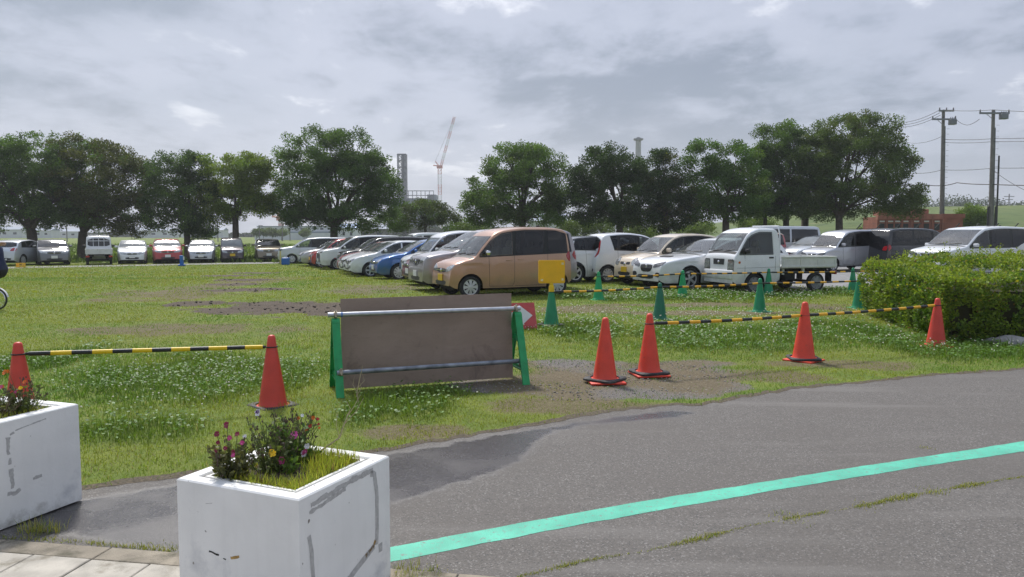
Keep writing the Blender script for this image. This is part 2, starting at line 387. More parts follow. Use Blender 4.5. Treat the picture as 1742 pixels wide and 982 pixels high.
wet_px = [(-60, 890), (138, 850), (300, 824), (420, 806), (540, 790), (640, 776), (760, 756), (870, 736), (950, 724), (1000, 717), (1050, 709), (1100, 702), (1165, 698), (1180, 704), (1150, 712), (1080, 718), (1000, 724), (945, 735), (915, 752), (905, 772), (885, 788), (850, 803), (770, 828), (680, 856), (560, 890), (430, 915), (310, 942), (230, 935), (140, 918), (40, 905)]
def road_sheet(poly, wet, z):
    """the road, carrying how wet it is at each point (a strip by the lawn is still wet from rain)"""
    xm, xM, ym, yM = -5, 4.5, 2.2, 9; wp = [Vector(p) for p in wet]; q = []
    for i in range(len(wp)):
        a = wp[i]; b_ = wp[(i + 1) % len(wp)]; n = max(1, int((b_ - a).length / .06)); q += [a.lerp(b_, k / n) for k in range(n)]
    bx_ = np.array([p.x for p in q]); by_ = np.array([p.y for p in q]); XX, YY = np.meshgrid(np.arange(xm, xM, .075), np.arange(ym, yM, .075)); XX, YY = XX.ravel(), YY.ravel()
    XX = XX + rng(-.012, .012, len(XX)); YY = YY + rng(-.012, .012, len(YY)); k = inpoly(XX, YY + .03, poly) & inpoly(XX, YY, poly); XX, YY = XX[k], YY[k]
    res = delaunay_2d_cdt([Vector(p) for p in poly] + [Vector((a, b_)) for a, b_ in zip(XX, YY)], [], [list(range(len(poly)))], 1, 1e-6)
    vx = np.array([v.x for v in res[0]]); vy = np.array([v.y for v in res[0]]); dd = np.empty(len(vx))
    for i in range(0, len(vx), 2000): dd[i:i + 2000] = np.min(np.hypot(vx[i:i + 2000, None] - bx_[None], vy[i:i + 2000, None] - by_[None]), 1)
    ins = inpoly(vx, vy, [tuple(p) for p in q]); sd_ = np.where(ins, dd, -dd); w_ = np.clip(.36 + sd_ * 2.0, 0, .75)
    o = npmesh('road', np.stack([vx, vy, np.full(len(vx), z)], 1), np.array([tuple(f) for f in res[2]]), M['asphalt'], np.stack([w_] * 3, 1))
    for p in o.data.polygons:
        if p.normal.z < 0: p.flip()
    return tag(o, kind='structure')
road_sheet(road_poly, [G2(*p) for p in wet_px], .004)
# bare soil fringe where the lawn meets the asphalt
fr_a, fr_b = [], []
for i, (a, b_) in enumerate(zip(ex, ey)):
    fr_a.append((a, b_ - .02 - .05 * float(fbm(a * 6, 3.3, 3)))); fr_b.append((a, b_ + .02 + .14 * float(np.clip(fbm(a * 4, 9.1, 4) - .25, 0, 1))))
M['fringe'] = mat('bare_soil', (.085, .066, .042), .95, nscale=40, namt=.5, bump=1., bscale=50)
sheet('soil_fringe', fr_a + fr_b[::-1], .0055, M['fringe'])
# car park surface behind the truck
M['lot'] = mat('gravel_lot', (.21, .205, .205), .85, nscale=3, namt=.25, bump=.5, bscale=90)
sheet('parking_lot', [G2(1385, 497), G2(1480, 487), G2(1700, 480), G2(1900, 478), (40, 30), (40, 46), (9, 44), (8.2, 30)], .006, M['lot'], .3, step=.3)
# far path along the back row
pth = [(-40, 34.8), (-28.4, 41.3), (-22, 45.0), (-15.2, 48.8), (-14.6, 50.9), (-15.2, 51.4), (-22, 47.6), (-28.4, 43.9), (-40, 37.4)]
M['path'] = mat('path_concrete', (.26, .25, .235), .85, nscale=2, namt=.15)
def draped(name, poly, dz, m, step=.8):
    o = sheet(name, poly, 0, m, .15, step=step)
    for v in o.data.vertices: v.co.z = float(zg(v.co.x, v.co.y)) + dz
    return o
draped('path', pth, .012, M['path'])
# road line
top = [(470, 970), (668, 932), (780, 911), (900, 889), (1015, 868), (1130, 848), (1270, 826), (1400, 805), (1580, 777), (1742, 752), (2000, 716)]
bot = [(470, 998), (668, 957), (780, 935), (900, 911), (1015, 889), (1130, 868), (1270, 844), (1400, 822), (1580, 793), (1742, 769), (2000, 731)]
def linemat():
    m = mat('green_road_paint', (.085, .435, .305), .65, nscale=4, namt=.2, dirt=((.17, .20, .18), 34, .55))
    nt = m.node_tree; b = nt.nodes['Principled BSDF']
    vo = nt.nodes.new('ShaderNodeTexVoronoi'); vo.inputs['Scale'].default_value = 95; t = nt.nodes.new('ShaderNodeTexCoord'); nt.links.new(t.outputs['Object'], vo.inputs['Vector'])
    bp = nt.nodes.new('ShaderNodeBump'); bp.inputs['Strength'].default_value = .35; bp.inputs['Distance'].default_value = .004; nt.links.new(vo.outputs['Distance'], bp.inputs['Height']); nt.links.new(bp.outputs[0], b.inputs['Normal'])
    return m
M['paint'] = linemat()
sheet('road_marking', [G2(*p) for p in top] + [G2(*p) for p in bot[::-1]], .0056, M['paint'], .018, step=.03)
# paving slabs at the lower left
A0 = Vector(G2(0, 923)); A1 = Vector(G2(303, 946)); du = (A1 - A0).normalized(); dv = Vector((du.y, -du.x))
M['slab'] = mat('paving_slab', (.42, .385, .33), .85, nscale=9, namt=.2, bump=.4, bscale=160, dirt=((.2, .175, .13), 4, .55))
M['kerb'] = mat('kerb_concrete', (.25, .215, .165), .9, nscale=8, namt=.3, bump=.5, bscale=120, dirt=((.10, .09, .06), 5, .5))
M['grout'] = mat('grout', (.07, .06, .045), .95)
R2 = Matrix(((du.x, dv.x, 0), (du.y, dv.y, 0), (0, 0, 1)))
if R2.determinant() < 0: pass
def slab(mb, u0, u1, v0, v1, h0, h1, gap, mi):
    u0 += gap; u1 -= gap; v0 += gap; v1 -= gap; b = .004; vs = []
    for (z, i) in ((h0, 0), (h1 - b, 0), (h1, b)):
        for (u, v) in ((u0 + i, v0 + i), (u1 - i, v0 + i), (u1 - i, v1 - i), (u0 + i, v1 - i)):
            p = A0 + du * u + dv * v; vs.append((p.x, p.y, z))
    fs = [(8, 9, 10, 11)] + [(r * 4 + k, r * 4 + (k + 1) % 4, r * 4 + 4 + (k + 1) % 4, r * 4 + 4 + k) for r in (0, 1) for k in range(4)]
    mb.add(vs, [f[::-1] for f in fs], mi)
mb = MB()
t0 = (Vector(G2(170, 950)) - A0).dot(du); ts = .315
for i in range(-9, 8):
    slab(mb, t0 + i * ts * 1.9, t0 + (i + 1) * ts * 1.9, 0, .145, 0, .02, .003, 1)
    for j in range(0, 9): slab(mb, t0 + i * ts, t0 + (i + 1) * ts, .145 + j * ts, .145 + (j + 1) * ts, 0, .021 + .0015 * ((i * 7 + j * 3) % 3), .004, 0)
o = mb.build('pavement', [M['slab'], M['kerb']]); tag(o, kind='structure')
q = [A0 + du * -3 + dv * .002, A0 + du * 2.5 + dv * .002, A0 + du * 2.5 + dv * 3, A0 + du * -3 + dv * 3]
sheet('pavement_bed', [(p.x, p.y) for p in q], .0125, M['grout'])
# ------------------------------------------------------------------ grass blades
M['blade'] = leafmat('grass_blade', .32, .5)
pave_poly = [tuple(p) for p in q]
PLBOX = []                                   # planter footprints are filled in below
def blades(x, y, h, w_, col, lean=.5, z0=None, bend=True):
    n = len(x); az = rng(0, 2 * PI, n); la = rng(0, 1, n) ** .7 * lean * h; dx = np.cos(az) * la; dy = np.sin(az) * la
    pa = az + PI / 2 + rng(-.6, .6, n); wx = np.cos(pa) * w_ / 2; wy = np.sin(pa) * w_ / 2
    z = (zg(x, y) if z0 is None else z0) - .004
    V = np.empty((n, 5, 3), np.float32); hz = np.sqrt(np.maximum(h * h - la * la, (.3 * h) ** 2))
    V[:, 0] = np.stack([x - wx, y - wy, z], 1); V[:, 1] = np.stack([x + wx, y + wy, z], 1)
    V[:, 2] = np.stack([x + wx * .8 + dx * .35, y + wy * .8 + dy * .35, z + hz * .6], 1); V[:, 3] = np.stack([x - wx * .8 + dx * .35, y - wy * .8 + dy * .35, z + hz * .6], 1)
    V[:, 4] = np.stack([x + dx, y + dy, z + hz], 1)
    b = (np.arange(n) * 5)[:, None]
    Fc = np.concatenate([b + np.array([[0, 1, 2]]), b + np.array([[0, 2, 3]]), b + np.array([[3, 2, 4]])], 0)
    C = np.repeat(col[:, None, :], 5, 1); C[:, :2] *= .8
    return V.reshape(-1, 3), Fc, C.reshape(-1, 3)
def grasscol(x, y, lushv, n):
    a = fbm(x * .55, y * .55, 4); b = NR.random(n)
    yl = np.array([.275, .310, .042]); gr = np.array([.14, .255, .034]); dk = np.array([.085, .160, .024]); st = np.array([.36, .30, .14])
    t = np.clip((a - .36) / .28 + rng(-.3, .3, n) - .35 * smooth(8, 14, y), 0, 1)[:, None]
    c = yl * (1 - t) + gr * t
    l = np.clip(lushv, 0, 1)[:, None]; c = c * (1 - .8 * l) + (dk * .5 + np.array([.115, .205, .028]) * .5) * .8 * l
    c = np.where((b < .09 * (1 - lushv))[:, None], st, c)
    return c * rng(.72, 1.28, n)[:, None]
VS, FS, CS = [], [], []; off = 0
def push(v, f, c):
    global off
    VS.append(v); FS.append(f + off); CS.append(c); off += len(v)
def cand(y0, y1, dens, margin=.6):
    xm = y1 * .70 + margin; A = (2 * xm) * (y1 - y0); n = int(A * dens)
    x = rng(-xm, xm, n); y = rng(y0, y1, n); k = np.abs(x) < y * .69 + margin
    return x[k], y[k]
for y0, y1, dens, hm, wm in ((3.2, 5, 3200, .034, .0042), (5, 7, 3200, .034, .0048), (7, 10, 2200, .034, .006), (10, 14, 1300, .035, .008), (14, 20, 640, .036, .012), (20, 30, 280, .04, .02), (30, 48, 90, .05, .035)):
    x, y = cand(y0, y1, dens)
    k = ~inpoly(x, y + (0.03 if y0 < 12 else 0), road_poly); k &= ~(inpoly(x, y - .10, road_poly) & (NR.random(len(x)) < .6))
    x, y = x[k], y[k]
    md = np.clip(emask(x, y, MUD, 1.1) * 2.6, 0, 1); tk = np.clip(emask(x, y, TRK, .9) * 1.6, 0, 1); gv = np.clip(emask(x, y, GRV, 1.2) * 2, 0, 1); lu = np.clip(emask(x, y, LUSH, .8) * 2.4, 0, 1); wo = np.clip(emask(x, y, WORN, .8) * 1.6, 0, 1)
    keep = NR.random(len(x)) < (1 - np.maximum(np.maximum(md * 1.05, tk * .93), gv * .9)) * (1 - .35 * wo)
    keep &= ~((x > 8.2) & (y > 22.5) & (y < 46) & (x > 8 + (30 - y) * .1))
    x, y, lu, wo = x[keep], y[keep], lu[keep], wo[keep]; n = len(x)
    h = hm * rng(.45, 1.25, n) * (1 + 2.3 * lu ** 1.3 * NR.random(n)) * (1 - .3 * wo)
    h *= np.where(fbm(x * 1.7, y * 1.7, 3) > .62, 1.5, 1.)
    c = grasscol(x, y, lu, n)
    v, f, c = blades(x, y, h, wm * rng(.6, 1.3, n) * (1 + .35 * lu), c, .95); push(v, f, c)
gr = npmesh('grass', np.concatenate(VS), np.concatenate(FS), M['blade'], np.concatenate(CS)); tag(gr, kind='stuff')
print('grass blades', off // 5)
# clover leaves and clover heads
x, y = cand(4.2, 22, 620); lu = np.clip(emask(x, y, LUSH, .8) * 2.4, 0, 1)
k = (NR.random(len(x)) < .75 * lu * np.clip(9 / y, .1, 1)) & ~inpoly(x, y, road_poly) & (fbm(x * 1.1, y * 1.1, 3) > .42); x, y = x[k], y[k]; n = len(x)
s_ = rng(.010, .017, n) * np.clip(y / 8, 1, 2.2); hz = rng(.05, .11, n); th = rng(0, 2 * PI, n); tx, ty = rng(-.5, .5, n), rng(-.5, .5, n)
V = np.empty((n, 4, 3), np.float32)
for i in range(4):
    a = th + i * PI / 2; ox, oy = np.cos(a) * s_, np.sin(a) * s_; V[:, i] = np.stack([x + ox, y + oy, zg(x, y) + hz + ox * tx + oy * ty], 1)
c = np.array([.095, .185, .030]) * rng(.7, 1.4, n)[:, None]
o = npmesh('clover_leaves', V.reshape(-1, 3), np.arange(n * 4).reshape(-1, 4), M['blade'], np.repeat(c, 4, 0)); tag(o, kind='stuff')
M['clover'] = mat('clover_head', (.72, .68, .56), .8)
x, y = cand(4.5, 21, 30); fl = np.clip(emask(x, y, [ell(340, 640, 190, 42), ell(1150, 545, 330, 26), ell(1270, 560, 240, 24), ell(1180, 503, 290, 11), ell(1560, 590, 170, 18), ell(300, 690, 130, 26), ell(800, 675, 50, 12)], 1.1) * 2.4, 0, 1)
k = (NR.random(len(x)) < fl) & ~inpoly(x, y, road_poly); x, y = x[k], y[k]; n = len(x)
ico = bmesh.new(); bmesh.ops.create_icosphere(ico, subdivisions=1, radius=1); ico.verts.ensure_lookup_table()
iv = np.array([v.co[:] for v in ico.verts]); fi = np.array([[v.index for v in f.verts] for f in ico.faces]); ico.free()
r = rng(.006, .0105, n) * np.clip(y / 9, 1, 1.45); hz = rng(.07, .13, n)
V = iv[None] * r[:, None, None] * np.array([1, 1, .85]) + np.stack([x, y, zg(x, y) + hz], 1)[:, None]
o = npmesh('clover_flowers', V.reshape(-1, 3), (fi[None] + (np.arange(n) * len(iv))[:, None, None]).reshape(-1, 3), M['clover']); tag(o, kind='stuff')
print('clover', n)
# mud clods thrown up on the churned patches
mb = MB(); M['clod'] = mat('mud_clod', (.052, .039, .028), .85, nscale=20, namt=.4)
x, y = cand(9, 30, 17); md = np.clip(emask(x, y, MUD, 1.1) * 2.2, 0, 1) + .5 * np.clip(emask(x, y, TRK[2:3], .9) * 2, 0, 1)
k = NR.random(len(x)) < (md - .3); V = []
for a, b in zip(x[k], y[k]):
    rr = rnd.uniform(.012, .04); t = len(mb.v); mb.sphere((a, b, float(zg(a, b)) + rr * .1), rr, 6, 4, sc_=(1, 1, .6))
    for i in range(t, len(mb.v)): mb.v[i] = tuple(q + rnd.uniform(-.3, .3) * rr for q in mb.v[i])
tag(mb.build('mud_clods', M['clod'], smooth=True), kind='stuff')
# gravel stones
x, y = cand(4, 13, 260); gv = np.clip(emask(x, y, GRV, 1.2) * 2, 0, 1); k = (NR.random(len(x)) < gv) & ~inpoly(x, y, road_poly); x, y = x[k], y[k]; n = len(x)
r = rng(.004, .011, n); V = iv[None] * r[:, None, None] * np.array([1, 1, .6]) + np.stack([x, y, r * .2], 1)[:, None]
cc = np.array([.26, .245, .23]) * rng(.4, 1.6, n)[:, None]
M['stone'] = leafmat('gravel_stone', .0, .8)
tag(npmesh('gravel', V.reshape(-1, 3), (fi[None] + (np.arange(n) * len(iv))[:, None, None]).reshape(-1, 3), M['stone'], np.repeat(cc, len(iv), 0)), kind='stuff')
# grass in the crack of the asphalt, along the kerb and at planter feet
CR = [Vector(G2(*p)) for p in ((880, 984), (905, 978), (1000, 955), (1090, 941), (1180, 921), (1280, 895), (1340, 884), (1470, 862), (1540, 847), (1590, 838), (1650, 827), (1742, 812), (1900, 790))]
xs_, ys_, hs_, cs_ = [], [], [], []
for i in range(len(CR) - 1):
    a, b = CR[i], CR[i + 1]; n = int((b - a).length * 1500)
    t = NR.random(n); px = a.x + (b.x - a.x) * t; py = a.y + (b.y - a.y) * t
    den = fbm(px * 3.1, py * 3.1, 3); kk = NR.random(n) < np.clip((den - .40) * 5, .12, 1)
    sd_ = .006 + .022 * np.clip(den[kk] - .45, 0, 1) * 2
    xs_.append(px[kk] + NR.normal(0, 1, kk.sum()) * sd_); ys_.append(py[kk] + NR.normal(0, 1, kk.sum()) * sd_); hs_.append(rng(.005, .016, kk.sum()) * (1 + np.clip(den[kk] - .5, 0, 1) * 3))
def clump(px, py, r, n, h):
    g = G2(px, py); xs_.append(g[0] + NR.normal(0, r, n)); ys_.append(g[1] + NR.normal(0, r, n)); hs_.append(rng(h * .4, h, n))
clump(1590, 838, .04, 90, .03); clump(1470, 862, .04, 80, .025); clump(1345, 884, .05, 90, .03); clump(1575, 763, .03, 40, .02); clump(690, 984, .07, 260, .06); clump(730, 985, .06, 120, .03)
for px in range(230, 640, 22): clump(px, 932 + (px - 230) * .03, .035, 26, .028)
for px in (60, 75, 90, 50): clump(px, 905, .035, 40, .09)
for px in range(150, 300, 9): clump(px, 926 + (px - 150) * .09, .015, 16, .03)
for px in range(0, 140, 9): clump(px, 917 + px * .05, .015, 12, .025)
x = np.concatenate(xs_); y = np.concatenate(ys_); h = np.concatenate(hs_); n = len(x)
t = NR.random(n)[:, None]; c = (np.array([.40, .34, .09]) * t + np.array([.19, .27, .045]) * (1 - t)) * rng(.7, 1.3, n)[:, None]
v, f, c = blades(x, y, h, np.full(n, .0035), c, .9, z0=np.full(n, .006)); tag(npmesh('weeds', v, f, M['blade'], c), kind='stuff')
# ================================================================== CONES, BARS, BARRIER, PLANTERS, HEDGE
def V3(x, y, z=0.): return Vector((x, y, z))
def cone_mat(name, c):
    m = mat(name, c, .45, nscale=7, namt=.10, dirt=(tuple(q * .55 + .03 for q in c), 9, .6), bump=.15, bscale=60); return m
M['red'] = cone_mat('red_plastic', (.74, .062, .03)); M['redface'] = cone_mat('faded_red_plastic', (.62, .055, .035))
M['green'] = cone_mat('green_plastic', (.008, .235, .10)); M['green2'] = cone_mat('bright_green_plastic', (.008, .32, .11)); M['green3'] = cone_mat('dark_green_plastic', (.008, .15, .085))
M['rubber'] = mat('black_rubber', (.026, .025, .026), .7, nscale=12, namt=.3, dirt=((.11, .10, .09), 14, .58))
M['yel'] = mat('yellow_tape', (.78, .40, .015), .45, nscale=20, namt=.08); M['blk'] = mat('black_tape', (.018, .018, .02), .45)
M['yel2'] = mat('bright_yellow_tape', (.80, .52, .01), .45, nscale=20, namt=.08)
M['wire'] = mat('black_wire', (.02, .02, .02), .6)
def make_cone(px, py, h, m, label, group, weight=None, rot=0., sunk=0., base=True, pos=None, gb=.19):
    g = V3(*pos) if pos else G(px, py); z0 = float(zg(g.x, g.y)) - sunk
    r = empty('traffic_cone', (g.x, g.y, z0), rot); tag(r, label, 'traffic cone', group)
    s = h / .7
    b = MB(); prof = [(.152 * s, .022), (.155 * s, .03), (.15 * s, .042), (.134 * s, .046), (.126 * s, .06), (.118 * s, .12), (.036 * s, h - .035), (.034 * s, h - .02), (.027 * s, h - .006), (.014 * s, h), (.0005, h + .001)]
    b.lathe(prof, 28); b.build('shell', m, r, smooth='auto')
    if base:
        b = MB(); b.box((0, 0, .013), (gb * 2, gb * 2, .022), bev=.008); b.box((0, 0, .001), (gb * 1.6, gb * 1.6, .002)); b.build('base_plate', m, r, smooth='auto')
    if weight is not None:
        b = MB(); q = .188; c8 = .035; poly = [(-q, -q + c8), (-q + c8, -q), (q - c8, -q), (q, -q + c8), (q, q - c8), (q - c8, q), (-q + c8, q), (-q, q - c8)]
        T = Matrix.Translation((0, 0, .027)) @ Matrix.Rotation(weight, 4, 'Z'); n = 32
        outer = []
        for k in range(n):                     # outline radius of the square along each direction, hole in the middle
            a = 2 * PI * k / n; d = Vector((math.cos(a), math.sin(a))); t = q / max(abs(d.x), abs(d.y)); t = min(t, (2 * q - c8) / (abs(d.x) + abs(d.y))); outer.append(d * t)
        vs = []
        for z, f in ((0, 1.), (.017, 1.), (.026, .95)): vs += [T @ Vector((p.x * f, p.y * f, z)) for p in outer]
        for z in (.026, .0): vs += [T @ Vector((.158 * s * math.cos(2 * PI * k / n), .158 * s * math.sin(2 * PI * k / n), z)) for k in range(n)]
        fs = [(i * n + k, i * n + (k + 1) % n, (i + 1) * n + (k + 1) % n, (i + 1) * n + k) for i in range(4) for k in range(n)]
        b.add(vs, fs); b.build('weight_ring', M['rubber'], r, smooth='auto')
    r['h'] = h; del r['h']
    return r, Vector((g.x, g.y, z0)), h
GR = 'red cones around the entrance'; GG = 'green cones fencing the car park'
CN = {}
def reg(k, t): CN[k] = (t[1], t[2])
reg('r0', make_cone(0, 0, .7, M['redface'], 'faded red cone behind the left white planter with a bar on its right', GR, None, .2, pos=(-4.10, 6.29)))
reg('r1', make_cone(0, 0, .7, M['redface'], 'red cone in the clover behind the front planter, holding a bar on its left', GR, .5, .3, sunk=.042, pos=(-2.235, 7.05)))
reg('r2', make_cone(1029, 650, .7, M['red'], 'red cone without any bar, with a black weight ring turned askew on its base', GR, .78, .12))
reg('r3', make_cone(1104, 638, .7, M['red'], 'red cone on bare gravel with a striped bar hooked on its right side', GR, .16, .16))
reg('r4', make_cone(1367, 614, .745, M['red'], 'red cone on the lawn between two striped bars, on a wide black base', GR, .72, .74))
reg('r5', make_cone(1592, 589, .7, M['redface'], 'red cone standing in clover against the leafy hedge', GR, None, .1, sunk=.015))
reg('g1', make_cone(938, 556, .7, M['green'], 'green cone with a black weight ring carrying the blank yellow board', GG, .5, .1))
reg('g2', make_cone(1122, 543, .7, M['green3'], 'dark bluish green cone in the clover just behind the red cone with the long bar', GG, None, .3, sunk=.02))
reg('g3', make_cone(1292, 530, .7, M['green'], 'green cone in the front row, before the front wheel of the small white truck', GG, None, .5, sunk=.02))
reg('g4', make_cone(1460, 524, .7, M['green'], 'green cone at the corner of the hedge, nearer of the two there', GG, None, .1, sunk=.02))
reg('h1', make_cone(1018, 510, .7, M['green2'], 'bright green cone behind the cream car, first of the back row', GG, None, .3, sunk=.02))
reg('h2', make_cone(1161, 506, .7, M['green2'], 'green cone in front of the white sports wagon front wheel', GG, None, .2, sunk=.02))
reg('h3', make_cone(1307, 501, .7, M['green'], 'green cone right beside the front wheel of the small white truck', GG, None, .6, sunk=.02))
reg('h4', make_cone(1450, 499, .7, M['green'], 'green cone at the gravel car park edge, farther of the two by the hedge', GG, None, .2, sunk=.02))
reg('h5', make_cone(1585, 497, .7, M['green'], 'green cone hidden behind the hedge', GG, None, .2, sunk=.02)) if False else None
def cone_r(h, z): return .118 + (.036 - .118) * (z - .12) / (h - .155)
def make_bar(a, b, za, zb, label, yel, phase=0, group='striped bars between the cones', r=.019, sag=.0, ends=(True, True)):
    A = Vector(CN[a][0]) if isinstance(a, str) else Vector(a); B = Vector(CN[b][0]) if isinstance(b, str) else Vector(b)
    ha = .7; PA = A + V3(0, 0, za); PB = B + V3(0, 0, zb); d = (PB - PA); u = d.normalized()
    ra = cone_r(ha, za) + .004; rb = cone_r(ha, zb) + .004
    root = empty('striped_bar', (PA + PB) / 2); tag(root, label, 'barrier bar', group)
    o = -(PA + PB) / 2
    S = PA + u * (ra + .03 if ends[0] else 0); E = PB - u * (rb + .03 if ends[1] else 0)
    Lb = (E - S).length; n = max(3, int(round(Lb / .155))); mb = MB(); seg = 12
    for i in range(n):
        t0, t1 = i / n, (i + 1) / n
        f = lambda t: S + (E - S) * t + o - V3(0, 0, sag * 4 * t * (1 - t))
        mb.tube([f(t0), f((t0 + t1) / 2), f(t1)], r, seg, (i + phase) % 2, caps=(i in (0, n - 1)))
    mb.build('bar', [M['blk'], yel], root, smooth='auto')
    for c_, h_, zz_, rr, dr, on in ((PA, ha, za, ra, u, ends[0]), (PB, ha, zb, rb, -u, ends[1])):
        if not on: continue
        m2 = MB(); pts = [(c_ + o + V3(math.cos(k * PI / 9) * rr, math.sin(k * PI / 9) * rr, 0)) for k in range(19)]
        m2.tube(pts, .006, 6, caps=False); m2.tube([c_ + o + dr * rr, c_ + o + dr * (rr + .035)], [.009, .018], 8)
        m2.build('hook_ring', M['wire'], root, smooth=True)
    return root
make_bar('r0', 'r1', .60, .59, 'black and yellow bar between the two red cones at the left', M['yel2'])
make_bar('r3', 'r4', .585, .575, 'black and orange bar from the gravel cone to the lawn cone', M['yel'], sag=.012)
make_bar('r4', 'r5', .575, .60, 'black and orange bar from the lawn cone to the cone by the hedge', M['yel'], sag=.012)
FS_ = 'striped bars in the front green row'; BS_ = 'striped bars in the back green row'
make_bar('g1', 'g2', .60, .62, 'striped bar right of the yellow board, ending at the dark green cone', M['yel'], group=FS_, sag=.02)
make_bar('g2', 'g3', .62, .60, 'striped bar in front of the sports wagon, from the dark green cone rightward', M['yel'], group=FS_, sag=.02)
make_bar('g3', 'g4', .60, .60, 'striped bar below the truck bed, ending at the hedge corner cone', M['yel'], group=FS_, sag=.01)
make_bar('g4', (9.35, 17.2, .6), .60, 0, 'striped bar end poking past the hedge corner cone', M['yel'], group=FS_, ends=(True, False))
make_bar('h1', 'h2', .58, .61, 'striped bar across the cream car and the wagon grille', M['yel'], group=BS_, sag=.02)
make_bar('h2', 'h3', .61, .60, 'striped bar across the front bumper of the small white truck', M['yel'], group=BS_, sag=.01)
make_bar('h3', 'h4', .60, .60, 'striped bar along the side of the small truck, above its rear wheel', M['yel'], group=BS_, sag=.01)
make_bar('h4', (12.4, 21.4, .6), .60, 0, 'striped bar running from the far green cone behind the hedge', M['yel'], group=BS_, ends=(True, False))
# yellow board on the green cone
c0 = CN['g1'][0]; M['board'] = mat('yellow_board', (.86, .46, .008), .4, nscale=6, namt=.06); M['stick'] = mat('worn_sticker', (.80, .66, .34), .6, nscale=60, namt=.2)
r = empty('yellow_sign_board', (c0.x, c0.y, c0.z + .66), math.radians(4)); tag(r, 'blank yellow plastic board standing on top of a green cone', 'sign board')
def rrect(w_, h_, rad, k=5):
    out = []
    for cx, cy, a0 in ((w_ / 2 - rad, h_ / 2 - rad, 0), (-w_ / 2 + rad, h_ / 2 - rad, PI / 2), (-w_ / 2 + rad, -h_ / 2 + rad, PI), (w_ / 2 - rad, -h_ / 2 + rad, 1.5 * PI)):
        out += [(cx + rad * math.cos(a0 + PI / 2 * i / k), cy + rad * math.sin(a0 + PI / 2 * i / k)) for i in range(k + 1)]
    return out
TV = Matrix.Rotation(PI / 2, 4, 'X')             # local xy -> x,z, thickness towards -y
mb = MB(); mb.prism(rrect(.455, .395, .028), Matrix.Translation((0, .02, .285)) @ TV, .04); mb.prism(rrect(.425, .365, .02), Matrix.Translation((0, -.021, .285)) @ TV, .004); mb.build('board', M['board'], r, smooth='auto')
mb = MB()
for x, z in ((-.17, .145), (.185, .155), (.185, .425)): mb.prism([(x - .022, z - .018), (x + .02, z - .022), (x + .024, z + .016), (x - .016, z + .02)], Matrix.Translation((0, -.026, 0)) @ TV, .002)
mb.build('sticker', M['stick'], r)
mb = MB(); mb.lathe([(.05, -.06), (.046, .04), (.034, .05), (.034, .1)], 16); mb.build('socket', M['yel2'], r, smooth='auto')
# leaning red arrow board behind the barrier
g = G(893, 560); r = empty('arrow_board', (g.x, g.y, 0), math.radians(16)); tag(r, 'red board with white arrow pointing right, half hidden behind the plywood barrier', 'sign board')
M['signred'] = mat('faded_red_board', (.58, .085, .09), .5, nscale=8, namt=.12); M['white'] = mat('white_paint', (.72, .73, .74), .5, nscale=10, namt=.05)
lean = Matrix.Rotation(math.radians(-10), 4, 'X')
mb = MB(); mb.prism([(-.36, .0), (.21, .0), (.175, .43), (.165, .44), (-.35, .44)], lean @ TV, .03); mb.build('panel', M['signred'], r)
mb = MB(); mb.prism([(-.30, .16), (-.12, .16), (-.10, .03), (.135, .225), (-.10, .41), (-.12, .285), (-.30, .285)], Matrix.Translation((0, -.004, 0)) @ lean @ Matrix.Translation((0, -.029, 0)) @ TV, .003); mb.build('arrow', M['white'], r)
mb = MB()
for i in range(6): mb.sphere(lean @ V3(-.1 + i * .05, -.035, .035 + .004 * (i % 2)), .007, 6, 4)
mb.build('rivet', M['white'], r)
mb = MB(); mb.tube([lean @ V3(-.25, .0, .38), V3(-.25, .28, .0)], .014, 6); mb.tube([lean @ V3(.1, .0, .38), V3(.1, .28, .0)], .014, 6); mb.build('prop_leg', M['signred'], r)
